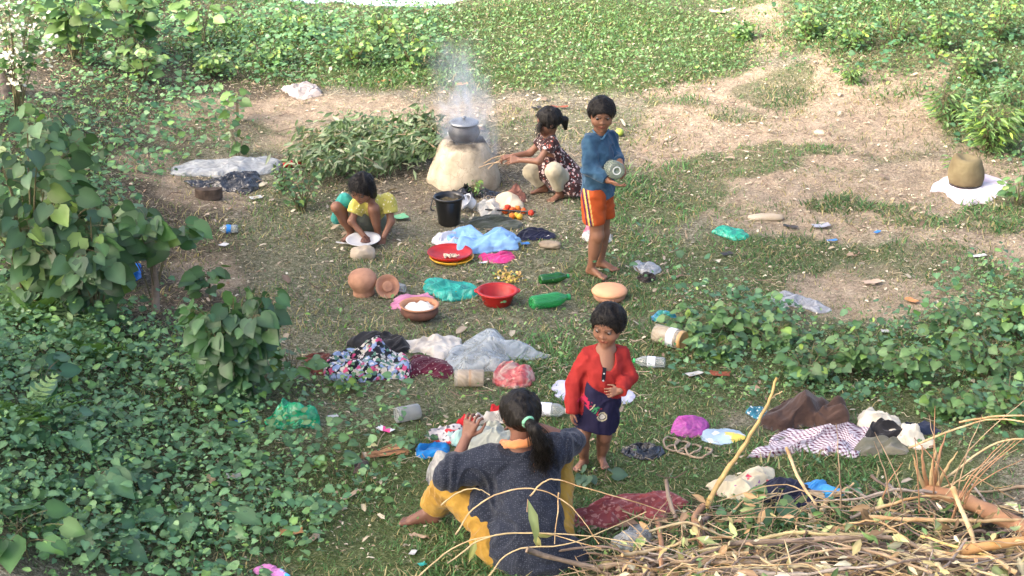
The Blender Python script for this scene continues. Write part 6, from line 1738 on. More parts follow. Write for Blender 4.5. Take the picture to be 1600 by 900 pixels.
# ---------------------------------------------------------------- the seated woman, seen from behind
def woman():
    Y0 = G(830, 888).y
    Wp = lambda px, py, dy: PY(px, py, Y0 + dy)
    s = .225
    gl = G(660, 814)
    J = dict(sl=Wp(762, 718, .27), sr=Wp(873, 702, .30), neck=Wp(812, 697, .27), hl=Wp(800, 862, .06), hr=Wp(865, 862, .08),
             el=Wp(704, 742, .24), wl=Wp(729, 683, .36), er=Wp(897, 690, .44), wr=Wp(835, 666, .50),
             kl=Wp(704, 758, .37), kr=Wp(877, 716, .47), al=np.array([gl.x + .04, gl.y, gl.z + .07]))
    ar = G(866, 800); J['ar'] = np.array([ar.x, ar.y, ar.z + .07])
    lens('woman', J, [('sl', 'el'), ('el', 'wl'), ('sr', 'er'), ('er', 'wr'), ('hl', 'kl'), ('kl', 'al'), ('hr', 'kr'), ('kr', 'ar'), ('sl', 'sr'), ('neck', 'hl')])
    root = empty('person', Vector((G(830, 880))), 'woman seen from behind sitting on the grass in a dark dotted tunic and mustard trousers', 'person')
    hc = Wp(812, 647, .30); HR = hrot(math.pi + .35, .30)
    f = Field(*bounds(list(J.values()) + [hc], .2), .0056)
    torso(f, J, .185)
    limb(f, J, 'sl', 'el', 'wl', (.047, .038, .026)); limb(f, J, 'sr', 'er', 'wr', (.047, .038, .026))
    limb(f, J, 'hl', 'kl', 'al', (.08, .05, .034)); limb(f, J, 'hr', 'kr', 'ar', (.08, .048, .034))
    f.cap(J['neck'], hc + HR @ np.array([0, .08, -.2]) * s, .052, .05, .02)
    head_prims(f, hc, HR, s)
    foot(f, J['al'], (-1, -.12, 0), .24, -1, 1.15); foot(f, J['ar'], (.1, 1, 0), .22, 1)
    hand(f, J['wl'], (.28, .1, .95), (-.5, -.8, 0), .165, 1, curls=[.9, .9, .8, .75], thumb=.6)
    hand(f, J['wr'], (-1, -.05, .12), (.1, .3, 1), .165, 1, curls=[.3, .3, .35, .4], thumb=.4)
    finish('body', f, M_SKIN, root, lambda V: skin_col(V, (.19, .09, .06), [(hc, HR, s)]))
    eyes_for(root, hc, HR, s, (0, -1, -.2))
    tie = Wp(824, 658, .13)
    f = Field(hc - .3, hc + .3, .005); hair_shell(f, hc, HR, s, thick=.035, fringe=-.02)
    f.cap(hc * .5 + tie * .5 + [0, 0, .0], tie, .06, .022, .05)
    q = [tie, Wp(836, 672, .07), Wp(846, 694, .08), Wp(849, 712, .12), Wp(843, 722, .15)]
    for i in range(4): f.cap(q[i], q[i + 1], (.022, .030, .033, .022)[i], (.030, .033, .022, .008)[i], .012)
    sl, (X, Y, Z) = f.box(f.lo, f.lo + f.n * f.h, 0)
    f.f[sl] -= (ridge(X * 60, Y * 60, Z * 12, 8) * .004).astype(np.float32)
    V, F = f.mesh(); V = smooth_mesh(V, F, 1)
    rg = np.random.default_rng(5)
    parts = [(V, F)]
    # combed strands lying over the skull towards the tie
    Rh = HR
    for k in range(420):
        v = un(rg.normal(0, 1, 3))
        if v[2] < -.35 or v[1] < -.55: continue
        p0 = hc + Rh @ (np.array([0, .08, .12]) + v * np.array([.42, .495, .455])) * s
        v2 = un(v * .5 + np.array([0, .87, .0]) * .6); p1 = hc + Rh @ (np.array([0, .08, .12]) + v2 * np.array([.42, .495, .455])) * s
        P = bez(p0, p1 + un(p1 - hc) * .005, tie + rg.normal(0, .008, 3), 7)
        parts.append(tube(P, .0011, 3, False))
    for k in range(260):
        o_ = rg.normal(0, .008, 3); e = rg.normal(0, .018, 3)
        P = spline([q[0] + o_ * .5, q[1] + o_ * 2, q[2] + o_ * 3, q[3] + o_ * 2 + e, q[4] + e * 1.4 + [0, 0, -.03 * rg.random()]], 4)
        parts.append(tube(P, .0012, 3, False))
    for k in range(60):
        v = un(rg.normal(0, 1, 3)); v[2] = abs(v[2]) * .4 - .2
        p0 = hc + Rh @ (np.array([0, .08, .12]) + un(v) * np.array([.4, .48, .44])) * s
        P = spline([p0, p0 + un(p0 - hc) * .015 + [0, 0, -.01], p0 + un(p0 - hc) * .02 + [rg.normal(0, .01), 0, -.04]], 3)
        parts.append(tube(P, .0008, 3, False))
    Va, Fa = join_parts(parts); hr = mk('hair', Va - np.array(root.location), Fa, M_HAIR, parent=root)
    ax = un(q[1] - tie); a1 = un(np.cross(ax, UP)); a2 = np.cross(ax, a1)
    P = [tie + ax * .006 + .026 * (a1 * math.cos(t) + a2 * math.sin(t)) for t in np.linspace(0, 6.283, 16)]
    V, F = tube(P, .0085, 8); mk('hair_tie', V - np.array(root.location), F, fab('mint_tie', (.25, .62, .36), (.2, .5, .3)), parent=hr)
    # tunic
    f = Field(*bounds([J[k] for k in ('sl', 'sr', 'el', 'er', 'hl', 'hr')], .24), .0056)
    R, L, mid, hp = torso(f, J, .19, .05)
    f.cap(mid * .5 + hp * .5, hp + [0, 0, .0], .14, .175, .07)
    f.cap(hp + [-.05, 0, .0], hp + [.06, -.0, -.04], .16, .145, .06)
    f.cap(hp + [.02, .02, -.02], Wp(893, 868, .05), .14, .07, .06)
    f.cap(hp + [-.1, .1, .05], J['kl'] * .58 + hp * .42 + [.0, .0, .03], .125, .11, .06)
    cl = J['el'] * .78 + J['wl'] * .22
    f.cap(J['sl'] + [.02, 0, -.02], J['el'], .095, .080, .05); f.cap(J['el'], cl, .074, .062, .02)
    f.cap(J['sr'], J['er'], .078, .055, .05); ce = J['er'] * .78 + J['wr'] * .22; f.cap(J['er'], ce, .052, .048, .02)
    f.wrinkle(.010, 6, 5, 63, 1.4); f.wrinkle(.006, 13, 8, 64, 1.4)
    f.ell(J['neck'] + [0, -.01, .05], (.075, .085, .07), None, .01, '-')
    f.cut(Wp(830, 893, -.05) , (0, .1, -1))
    tm = dotted('dotted_tunic', (.02, .025, .04), (.065, .075, .1), 110, .22)
    SPECIAL['tunic'] = tm
    finish('tunic', f, tm, root)
    # orange scarf collar
    P = [Wp(786, 693, .33), Wp(796, 695, .19), Wp(812, 694, .17), Wp(828, 690, .2), Wp(838, 684, .33)]
    V, F = tube(spline(P, 6), .021, 12); V += .006 * np.stack([noise(V[:, 0] * 60, V[:, 1] * 60, V[:, 2] * 60, 1)] * 3, 1)
    mk('scarf', V - np.array(root.location), F, fab('orange_scarf', (.66, .26, .1), (.5, .18, .07)), parent=root)
    # trousers
    f = Field(*bounds([J[k] for k in ('hl', 'hr', 'kl', 'kr', 'al', 'ar')], .2), .0056)
    e = J['kl'] * .2 + J['al'] * .8
    f.cap(J['hl'], J['kl'], .095, .078, .03); f.cap(J['kl'], e, .078, .072, .03)
    f.cap(J['hl'] + [-.05, .02, -.04], Wp(752, 846, .1), .09, .055, .04)
    e2 = J['kr'] * .15 + J['ar'] * .85
    f.cap(J['hr'], J['kr'], .1, .055, .03); f.cap(J['kr'], e2, .055, .055, .03)
    f.wrinkle(.008, 9, 12, 73, 1.3); f.wrinkle(.005, 24, 20, 74, 1.3)
    f.cut(e, un(J['al'] - J['kl']), lo=e - .12, hi=e + [.12, .12, .06])
    finish('trousers', f, fab('mustard_trousers', (.38, .225, .04), (.27, .15, .025), scale=12), root)
woman()
# ------------------------------------------------------------------ single plants
G1, G2 = (.045, .11, .035), (.11, .2, .065)          # mid green
D1, D2 = (.04, .095, .042), (.095, .175, .075)          # dark bluish green
L1, L2 = (.08, .165, .04), (.16, .26, .075)              # bright yellowish green
def plant(name, px, py, h, spread, tm, ls, n, c1, c2, label, ncat='shrub', stems=7, group=None, seed=0, lean=(0, 0), trunk=.006, low=.15, droop=.25,
          stemc=None, flowers=None, up=.6, face=.55, dy=0.0, var=.35, yellow=.08, loc=None):
    rg = np.random.default_rng(seed * 13 + int(px) + int(py) * 7)
    p = G(px, py) if loc is None else Vector(loc)
    p = Vector((p.x, p.y + dy, 0)); p.z = float(H(p.x, p.y)) - .01
    root = empty(name, p, label, ncat, group)
    sp, LP, LD = [], [], []
    for k in range(stems):
        a = rg.random() * 2 * math.pi; rr = spread * math.sqrt(rg.random()) * (.5 + .5 * rg.random() if stems > 2 else .3)
        tip = np.array([rr * math.cos(a) + lean[0], rr * math.sin(a) * .8 + lean[1], h * (.62 + .38 * rg.random()) * (1 - .35 * (rr / spread) ** 2)])
        b0 = np.array([rg.normal(0, .03 * spread + .008), rg.normal(0, .03 * spread + .008), 0])
        mid = (b0 + tip) * .5 + np.array([0, 0, h * .18]) - .15 * np.array([tip[0], tip[1], 0])
        C = bez(b0, mid, tip, 9); sp.append(tube(C, np.linspace(trunk, trunk * .3, 9), 5))
        m = max(2, n // stems)
        for j in range(m):
            t = low + (1 - low) * rg.random() ** .8
            q = C[0] * 0 + np.array([np.interp(t * 8, range(9), C[:, i]) for i in range(3)])
            aa = rg.random() * 2 * math.pi; out = np.array([math.cos(aa), math.sin(aa), 0]) + un(np.array([tip[0], tip[1], 0]) + 1e-6) * .5
            pl = ls * (.3 + .9 * rg.random())
            q2 = q + un(out) * pl + np.array([0, 0, .25 * pl])
            LP.append(q2); LD.append(un(out + np.array([0, 0, -droop - .5 * rg.random() + .3])))
            if ls > .06: sp.append(tube(np.array([q, (q + q2) / 2 + [0, 0, .01], q2]), .0016, 3, False))
    LP, LD = np.array(LP), np.array(LD); N = len(LP)
    nr = UP * up + np.array([0, -face, 0]) + rg.normal(0, .32, (N, 3))
    tn = tints(N, c1, c2, var, rg); yl = rg.random(N) < yellow; tn[yl] = tn[yl] * np.array([1.8, 1.5, .9])
    V, F = join_parts(sp)
    mk('stem', V, F, stemc or M_TWIGG, parent=root)
    V, F, C = scatter(tm, LP, LD, nr, ls * (.5 + .75 * rg.random(N)), tn)
    mk('foliage', V, F, M_LEAF, parent=root, col=C)
    if flowers:
        fn, fr, fc = flowers
        ft = [];
        for k in range(fn):
            i = rg.integers(N); ce = LP[i] + [0, 0, .02] + rg.normal(0, .02, 3)
            m = 10
            V, F, C = scatter(OVAL, ce + rg.normal(0, fr * .8, (m, 3)), dirs(m, 0, 60, rg), UP + rg.normal(0, .4, (m, 3)), fr, tints(m, fc, fc, .15, rg), 1.5); ft.append((V, F, C))
        V, F, C = cat(ft); mk('blossoms', V, F, M_DRY, parent=root, col=C)
    return root
M_TWIGG = simple('green_stem', (.12, .13, .05), .7, (.16, .12, .07), 20)
GB, GW, GR, GF_ = 'bushes on the left bank', 'weeds on the far bank', 'round leaved weeds on the right', 'ferns on the left bank'
plant('heart_leaf_bush', 368, 632, .8, .36, HEART, .1, 380, D1, G1, 'bushy plant with big heart shaped leaves left of the floral cloth', stems=16, seed=1, trunk=.008, yellow=.03, droop=.75, up=.35, face=.8, low=.05)
plant('heart_leaf_bush', 455, 600, .26, .2, HEART, .1, 26, G1, G2, 'low heart leaved offshoot reaching towards the rust brown rag', stems=6, seed=2)
plant('sapling', 330, 470, .32, .09, HEART, .1, 26, G1, G2, 'slim leafy sapling right behind the heart leaved bush', stems=3, seed=3, trunk=.006)
plant('broad_leaf_shrub', 60, 500, 1.25, .5, HEART, .12, 330, D1, D2, 'tall dark shrub with very large leaves at the left edge', stems=18, seed=4, trunk=.012, group=GB, droop=.7, up=.35, face=.8)
plant('broad_leaf_shrub', 150, 515, .85, .38, HEART, .125, 190, D1, D2, 'dark shrub whose huge drooping leaves hide the blue plastic scrap', stems=12, seed=5, trunk=.01, droop=.8, group=GB, up=.3, face=.8)
plant('broad_leaf_shrub', 190, 440, .62, .34, HEART, .10, 150, D1, D2, 'dark leafy shrub between the huge leaves and the sandy path', stems=11, seed=6, group=GB, droop=.6, up=.4, face=.7)
r_ = plant('young_tree', 243, 488, .78, .3, HEART, .13, 55, G1, G2, 'young tree with one thick grey stem beside the path on the left', 'tree', stems=5, seed=7, low=.6, lean=(.02, 0))
V, F = tube([(0, 0, -.05), (.01, 0, .2), (0, 0, .36)], [.028, .024, .018], 10); mk('trunk', V, F, M_BARK, parent=r_)
plant('heart_leaf_bush', 90, 330, .8, .45, HEART, .1, 200, D1, D2, 'dark leafy bush beneath the stump at the far left', stems=12, seed=8, group=GB, droop=.6, up=.4, face=.7)
plant('white_flowering_shrub', 30, 190, 1.0, .42, OVAL, .07, 200, G1, G2, 'shrub with clusters of small white flowers in the top left corner', stems=16, seed=9, flowers=(34, .035, (.75, .72, .64)), low=.3)
plant('hanging_leaf_bush', 120, 95, .8, .4, HEART, .11, 120, G1, L2, 'mid green bush with pale hanging leaves right of the white flowers', stems=12, seed=10, group=GB)
plant('hanging_leaf_bush', 205, 80, .75, .4, HEART, .1, 120, G1, G2, 'broad bush at the top edge beside the bare soil patch', stems=12, seed=11, group=GB)
plant('sapling', 225, 130, .42, .3, HEART, .08, 60, G1, L2, 'spindly sapling with light leaves in front of the broad top bush', stems=7, seed=12)
plant('sapling', 320, 75, .5, .12, OVAL, .13, 30, L1, L2, 'pale narrow sapling standing alone near the top left', stems=3, seed=13)
plant('sapling', 372, 190, .3, .1, HEART, .08, 14, L1, L2, 'small sapling with few bright leaves between the white bag and the path', stems=2, seed=14)
plant('creeper', 372, 248, .28, .12, HEART, .07, 16, G1, G2, 'thin creeper with round leaves behind the milky sheet', 'creeper', stems=3, seed=15)
for i, (x, y, h, sp_, l) in enumerate([(330, 120, .3, .25, 'weed clump with pale leaves below the narrow sapling'), (420, 100, .3, .3, 'weed clump above the single white bag'), (555, 105, .5, .28, 'leafy weed clump left of centre in the far grass'), (640, 110, .55, .25, 'taller weed clump just left of the smoke'), (600, 75, .45, .2, 'bright weed clump nearest the water'), (470, 60, .35, .25, 'weed clump between the water and the single white bag')]):
    plant('weed_clump', x, y, h * .75, sp_, OVAL, .055, 170, G1, L2, l, 'weed', stems=16, seed=20 + i, group=GW, yellow=.15)
for i, (x, y, h, sp_, tm_, l) in enumerate([(1262, 62, .4, .25, OVAL, 'upright weed where the far path meets the right hand bank'), (1330, 78, .4, .3, OVAL, 'wide weed clump on the bank above the bare slope'), (1400, 55, .45, .3, LANCE, 'reddish stemmed weed clump high on the right bank'), (1470, 78, .45, .3, OVAL, 'dense weed clump right of the reddish stemmed one'), (1560, 60, .5, .35, OVAL, 'tall weed clump in the top right corner'), (1520, 120, .4, .3, OVAL, 'weed clump below the top right corner'), (1330, 130, .22, .12, LANCE, 'small bright plant at the top of the bare slope'), (1160, 62, .2, .1, OVAL, 'small lone weed on the far path')]):
    plant('weed_clump', x, y, h * .8, sp_, tm_, .042, 300, G1, L2, l, 'weed', stems=20, seed=30 + i, group=GW, yellow=.12, low=.05)
plant('willowy_bush', 1545, 238, .42, .33, LANCE, .085, 520, L1, L2, 'bright yellow green bush with slender leaves behind the mud pot', stems=26, seed=40, yellow=.2, low=.1)
plant('willowy_bush', 1480, 190, .3, .24, LANCE, .08, 240, G1, L2, 'smaller slender leaved bush up the bank from the mud pot', stems=18, seed=41, low=.1)
plant('willowy_bush', 1590, 200, .42, .25, LANCE, .08, 260, G1, G2, 'darker slender leaved bush cut by the right edge', stems=10, seed=42, low=.1)
plant('sapling', 1503, 268, .16, .09, LANCE, .09, 22, G1, G2, 'leafy tip rising just behind the mud pot', stems=3, seed=43)
plant('willowy_bush', 1590, 320, .25, .2, OVAL, .06, 90, G1, G2, 'low green bush right of the white sack', stems=9, seed=44)
RL = [(1085, 528, .16, .2, 'low round leaved weed just right of the amber lidded jar'), (1150, 520, .2, .22, 'round leaved weed left below the torn grey sheet'), (1120, 560, .18, .2, 'round leaved weed above the rust red leaf scrap'), (1210, 545, .2, .24, 'round leaved weed right below the torn grey sheet'),
      (1260, 595, .24, .28, 'big round leaved weed above the brown cloth'), (1340, 580, .24, .28, 'big round leaved weed above the cream white cloth'), (1420, 600, .28, .28, 'tall round leaved weed above the dark blue cloth'), (1480, 540, .28, .2, 'leafy weed standing up at the edge of the bare soil'),
      (1540, 590, .32, .3, 'large round leaved weed right of the dark blue cloth'), (1590, 530, .3, .25, 'round leaved weed by the right edge, farther back'), (1570, 660, .3, .3, 'round leaved weed by the right edge, nearer the firewood'), (1480, 650, .22, .2, 'round leaved weed between the dark blue cloth and upright twigs')]
for i, (x, y, h, sp_, l) in enumerate(RL): plant('round_leaf_weed', x, y, h, sp_, ROUND, .065, 110, G1, G2, l, 'weed', stems=14, seed=50 + i, group=GR, low=.1, up=.8, face=.4)
for i, (x, y, h, l) in enumerate([(45, 505, .42, 'large fern below the tall dark shrub'), (95, 530, .4, 'fern right of the large one under the huge leaves'), (20, 330, .4, 'fern under the bush at the left edge'), (30, 665, .35, 'fern among the low weeds at the left edge'), (150, 560, .3, 'small fern at the foot of the huge leaved shrub')]):
    rg = np.random.default_rng(80 + i); p = G(x, y); rt = empty('fern', p, l, 'fern', GF_); n = 11
    V, F, C = scatter(FROND, np.zeros((n, 3)) + rg.normal(0, .015, (n, 3)), dirs(n, 25, 65, rg), UP + rg.normal(0, .2, (n, 3)), h * (.6 + .5 * rg.random(n)), tints(n, (.08, .17, .045), (.14, .25, .075), .2, rg))
    mk('fronds', V, F, M_LEAF, parent=rt, col=C)
def broad(name, px, py, h, ls, n, label, c1=D1, c2=G2, seed=0, spread=.16, tm=None, ncat='plant'):
    return plant(name, px, py, h, spread, tm if tm else HEART, ls, n, c1, c2, label, ncat, stems=n, seed=seed, low=.97, droop=.35, up=.9, face=.6, yellow=0, var=.2)
TARO = (HEART[0] * np.array([.85, 1.15, 1]), HEART[1])
for i, (x, y, h, ls, n, l) in enumerate([(330, 838, .17, .13, 5, 'taro with arrow shaped leaves nearest the orange brown leaf'), (285, 828, .15, .115, 4, 'taro left of the one by the orange brown leaf'), (255, 760, .14, .1, 5, 'taro in the middle of the left weeds'), (145, 770, .15, .12, 5, 'taro farther left in the low weeds'), (90, 690, .15, .13, 6, 'taro below the large fern'), (330, 700, .12, .1, 5, 'taro below the heart leaved bush'), (185, 880, .14, .13, 5, 'taro at the bottom edge left of centre of the weeds'), (60, 620, .15, .13, 6, 'taro right of the fern in the low weeds')]):
    broad('taro', x, y, h, ls, n, l, (.05, .13, .06), (.1, .2, .09), 90 + i, tm=TARO)
broad('broad_leaf_plant', 35, 870, .2, .15, 9, 'plant with huge ribbed leaves in the bottom left corner', (.04, .11, .03), (.08, .17, .05), 101, .2)
broad('broad_leaf_plant', 525, 742, .1, .1, 3, 'single big leaf plant beside the stick broom', seed=102, spread=.05)
broad('broad_leaf_plant', 925, 748, .05, .07, 4, 'grey green leaf by the feet of the toddler', (.05, .1, .06), (.08, .14, .08), 103, .06)
broad('broad_leaf_plant', 1195, 808, .12, .1, 6, 'leafy plant growing through the cream cloth with red print', seed=104, spread=.1)
broad('broad_leaf_plant', 650, 702, .08, .05, 9, 'low leafy weed beside the bright blue pouch', seed=105, spread=.1)
plant('weed_clump', 742, 306, .14, .05, OVAL, .035, 40, G1, L2, 'small weed growing against the front of the mud stove', 'weed', stems=6, seed=110)
plant('weed_clump', 560, 596, .1, .1, HEART, .05, 30, G1, G2, 'small leafy weed at the lower hem of the floral cloth', 'weed', stems=6, seed=111, loc=tuple(G(552, 612)))
plant('weed_clump', 470, 330, .3, .25, OVAL, .045, 120, D1, G2, 'loose dark weed left of the squatting girl in yellow', 'weed', stems=14, seed=112)
plant('weed_clump', 440, 300, .2, .2, OVAL, .04, 70, D1, G2, 'loose weed between the black sheet and the cut branches', 'weed', stems=9, seed=113)
plant('weed_clump', 1215, 492, .14, .05, OVAL, .05, 10, G1, G2, 'tiny plant poking through the torn grey sheet', 'weed', stems=3, seed=114)

# ------------------------------------------------------------------ heap of cut leafy branches
base = G(600, 285)
nb = 34
for k in range(nb):
    rg = np.random.default_rng(200 + k)
    t = k / (nb - 1)
    px = 522 + 176 * t; py = 292 - 58 * rg.random() - 12 * t
    a = G(px, py); top = .05 + .40 * t ** 1.6 * (.5 + .5 * rg.random())
    L = .4 + .35 * rg.random(); ang = rad(rg.choice([150, 180, 200, 20, 230]) + rg.normal(0, 18))
    a0 = np.array([0, 0, top * (.3 + .5 * rg.random())]); e = np.array([math.cos(ang) * L * .7, math.sin(ang) * L * .4, -top * .3 + rg.random() * .12])
    if t > .55: e[0] = -abs(e[0]) * .9
    C = bez(a0, a0 + e * .5 + [0, 0, .12], a0 + e, 9); C[:, 2] = np.maximum(C[:, 2], .02)
    rt = empty('leafy_branch', Vector((a.x, a.y, float(H(a.x, a.y)))), 'cut leafy branch in the wilting green heap beside the mud stove', 'branch', 'cut leafy branches heaped beside the stove')
    V, F = tube(C, np.linspace(.006, .002, 9), 5); mk('stem', V, F, M_TWIG, parent=rt)
    n = 120; ts = rg.random(n) * 8
    P = np.stack([np.interp(ts, range(9), C[:, i]) for i in range(3)], -1) + rg.normal(0, .045, (n, 3)); P[:, 2] = np.maximum(P[:, 2], .01)
    D = dirs(n, -80, 15, rg) + un(e) * .4
    tn = tints(n, (.06, .11, .045), (.16, .23, .11), .3, rg); pale = rg.random(n) < .15; tn[pale] = tints(int(pale.sum()), (.22, .26, .17), (.3, .3, .2), .2, rg)
    if k % 7 == 3: tn = tn * .4 + np.array([.13, .12, .06]) * .6
    V, F, Cc = scatter(LANCE, P, D, UP * .6 + np.array([0, -.6, 0]) + rg.normal(0, .5, (n, 3)), .045 + .055 * rg.random(n), tn, 1.2)
    mk('foliage', V, F, M_LEAF, parent=rt, col=Cc)

# ------------------------------------------------------------------ firewood heap at the bottom right
def pileh(px, py):
    return .22 * float(sstep(760, 900, py + (px - 1300) * .05)) + .02
def branch(name, pts, r0, r1, m, label, ct='branch', group=None, n=8, leaves=0, lc=None, seed=0, wob=.004):
    P = np.array([list(q) for q in pts], float); C = spline(P, 6)
    rg = np.random.default_rng(seed + 7)
    C += wob * np.stack([noise(np.arange(len(C)) * .7, i * 9.1, seed) for i in range(3)], -1)
    rr = np.linspace(r0, r1, len(C)) * (1 + .12 * noise(np.arange(len(C)) * .9, seed, 3))
    rt = empty(name, Vector(C[0]), label, ct, group)
    V, F = tube(C - C[0], rr, n); mk('stem', V, F, m, parent=rt)
    if leaves:
        ts = len(C) * (.3 + .7 * rg.random(leaves)); Q = np.stack([np.interp(ts, range(len(C)), C[:, i]) for i in range(3)], -1) - C[0]
        V, F, Cc = scatter(LANCE, Q, dirs(leaves, -80, -20, rg), np.array([0, -1, .3]) + rg.normal(0, .4, (leaves, 3)), .09 + .05 * rg.random(leaves), tints(leaves, *(lc or ((.3, .34, .12), (.45, .42, .18))), .2, rg), 1.2)
        mk('foliage', V, F, M_LEAF, parent=rt, col=Cc)
    return rt
def A3(px, py, h):
    """point h metres above ground, seen at (px, py)"""
    d = ray(px, py); z = h
    for _ in range(10):
        t = (CAM_H - z) / -d[2]; z = h + float(H(d[0] * t, d[1] * t))
    return (d[0] * t, d[1] * t, z)
FG = 'larger branches of the firewood heap'
branch('branch', [A3(1105, 792, .10), A3(1125, 752, .2), A3(1160, 700, .34), A3(1195, 640, .5), A3(1214, 590, .64)], .016, .007, simple('yellow_bark', (.55, .38, .14), .6, (.4, .26, .1), 14, .2), 'yellow branch standing up out of the firewood in front of the gingham shirt', group=FG)
branch('branch', [A3(1195, 640, .5), A3(1206, 622, .54), A3(1222, 612, .57)], .005, .003, M_WOOD, 'short forked tip on the standing yellow branch', group=FG)
branch('log', [A3(1445, 768, .14), A3(1490, 776, .16), A3(1545, 800, .16), A3(1640, 845, .14)], .036, .045, M_WOODR, 'thick reddish log with a splintered end at the right', 'log', n=14)
rg = np.random.default_rng(3)
for k, (dx, dy_, hh) in enumerate([(-22, -55, .3), (-8, -70, .36), (14, -62, .34), (30, -90, .42), (48, -60, .34)]):
    branch('splinter', [A3(1448 + k * 4, 766, .14), A3(1448 + dx * .6, 766 + dy_ * .5, .14 + hh * .45), A3(1448 + dx, 766 + dy_, .14 + hh * .8)], .014, .003, M_WOODR if k % 2 else M_WOOD, ['leftmost', 'second from left', 'middle', 'tallest', 'rightmost'][k] + ' splinter rising from the end of the reddish log', 'splinter')
branch('branch', [A3(1095, 862, .16), A3(1170, 848, .2), A3(1240, 832, .24), A3(1300, 836, .24), A3(1400, 830, .22)], .012, .008, simple('pale_bark', (.5, .42, .2), .7, (.38, .3, .15), 14), 'pale greenish branch lying across the left part of the firewood', group=FG)
branch('branch', [A3(1140, 850, .2), A3(1290, 842, .26), A3(1400, 842, .24), A3(1470, 870, .22), A3(1600, 880, .2)], .014, .01, M_BARK, 'long grey brown branch across the whole firewood heap', group=FG)
branch('branch', [A3(1350, 808, .2), A3(1440, 812, .22), A3(1520, 814, .2), A3(1640, 812, .18)], .012, .009, M_WOOD, 'straight light branch just below the reddish log', group=FG)
branch('branch', [A3(1440, 838, .24), A3(1500, 856, .26), A3(1560, 873, .24)], .009, .006, simple('yellow_bark2', (.55, .42, .15), .6), 'short yellow branch sloping down at the right of the heap', group=FG, leaves=4)
branch('branch', [A3(1500, 862, .25), A3(1560, 850, .3), A3(1640, 842, .3)], .028, .02, simple('orange_bark', (.5, .28, .1), .7, (.36, .2, .08), 12, .4), 'stout orange branch at the right edge of the firewood', group=FG)
branch('branch', [A3(1028, 812, .1), A3(1034, 850, .12), A3(1032, 905, .12)], .014, .012, M_WOODR, 'upright reddish stick at the left of the firewood heap', group=FG)
branch('branch', [A3(1042, 750, .16), A3(1046, 780, .12), A3(1056, 812, .08)], .01, .012, M_BARK, 'dark twisted twig standing beside the brick red shawl', group=FG)
branch('branch', [A3(1230, 700, .28), A3(1250, 750, .22), A3(1275, 790, .16)], .01, .007, M_WOOD, 'peeled stick leaning over the navy cloth', group=FG)
branch('branch', [A3(1100, 790, .14), A3(1085, 812, .14), A3(1098, 860, .14), A3(1086, 905, .12)], .016, .012, M_WOODR, 'curled strip of bark at the left end of the firewood', group=FG)
# arching twigs in front of the woman
AT = [([A3(690, 790, .32), A3(715, 770, .38), A3(745, 764, .42), A3(765, 774, .40)], 'short arching twig before the left hip of the woman'),
      ([A3(712, 835, .25), A3(740, 795, .36), A3(790, 768, .46), A3(850, 767, .48), A3(900, 800, .40), A3(935, 850, .25)], 'long arching twig crossing the back of the woman'),
      ([A3(828, 775, .48), A3(850, 752, .55), A3(880, 752, .55), A3(960, 775, .48), A3(1040, 800, .36)], 'high pale twig arching right from the back of the woman'),
      ([A3(700, 880, .12), A3(760, 840, .22), A3(850, 832, .26), A3(950, 842, .24), A3(1060, 860, .2)], 'low twig passing the hip of the woman towards the heap'),
      ([A3(650, 905, .05), A3(720, 850, .16), A3(830, 832, .24), A3(940, 858, .22)], 'curved twig rising from the bottom edge below the woman'),
      ([A3(872, 770, .4), A3(872, 800, .34), A3(866, 850, .2)], 'thin upright twig against the back of the woman'),
      ([A3(760, 905, .1), A3(800, 862, .2), A3(900, 846, .26), A3(1010, 800, .3)], 'twig running from the bottom edge up to the shawl')]
for k, (P, l) in enumerate(AT): branch('twig', P, .0042, .0022, M_WOOD if k % 3 else simple('tan_twig', (.5, .38, .2), .7), l, 'twig', 'arching twigs around the woman', 6, leaves=2 if k in (3, 4) else 0, seed=k)
rt = branch('twig', [A3(826, 780, .47), A3(824, 800, .42)], .002, .002, M_WOOD, 'twig end with one long pale green leaf hanging on the back of the woman', 'twig')
V, F, C = scatter(LANCE, np.zeros((1, 3)), np.array([[.25, -.1, -1.0]]), np.array([[.4, -1, .2]]), .26, np.array([[.3, .36, .16]]), .8); mk('leaf', V, F, M_LEAF, parent=rt, col=C)
# upright twigs on the right
for k in range(16):
    rg = np.random.default_rng(300 + k)
    x0 = 1455 + 60 * rg.random() if k < 11 else 1290 + 160 * rg.random(); y0 = 765 + 50 * rg.random()
    dx = rg.normal(20, 60) if k < 11 else rg.normal(-10, 40); top = .25 + .45 * rg.random()
    if k < 5: dx = 90 + 40 * rg.random()
    P = [A3(x0, y0, .15), A3(x0 + dx * .3, y0 - top * 110, .15 + top * .5), A3(x0 + dx, y0 - top * 230, .15 + top * .9)]
    branch('twig', P, .005, .0018, M_TWIG if k % 2 else M_WOODR, 'thin bare twig sticking up from the right half of the firewood', 'twig', 'bare twigs sticking up from the firewood', 5, seed=k)
for k, (P) in enumerate([[A3(1500, 660, .4), A3(1560, 650, .5), A3(1640, 652, .5)], [A3(1420, 700, .3), A3(1500, 668, .42), A3(1560, 655, .48), A3(1640, 668, .5)], [A3(1480, 745, .25), A3(1560, 690, .4), A3(1640, 690, .45)]]):
    branch('twig', P, .006, .004, M_WOOD, ['upper', 'crossing', 'lower'][k] + ' long pale twig reaching out of the right edge', 'twig', seed=k)
mats_ = [M_TWIG, M_BARK, M_WOOD, simple('dark_twig', (.2, .15, .12), .9, (.12, .09, .07), 20), simple('grey_twig', (.36, .31, .26), .9, (.24, .2, .17), 20), simple('straw_twig', (.5, .42, .25), .8, (.38, .3, .17), 20)]
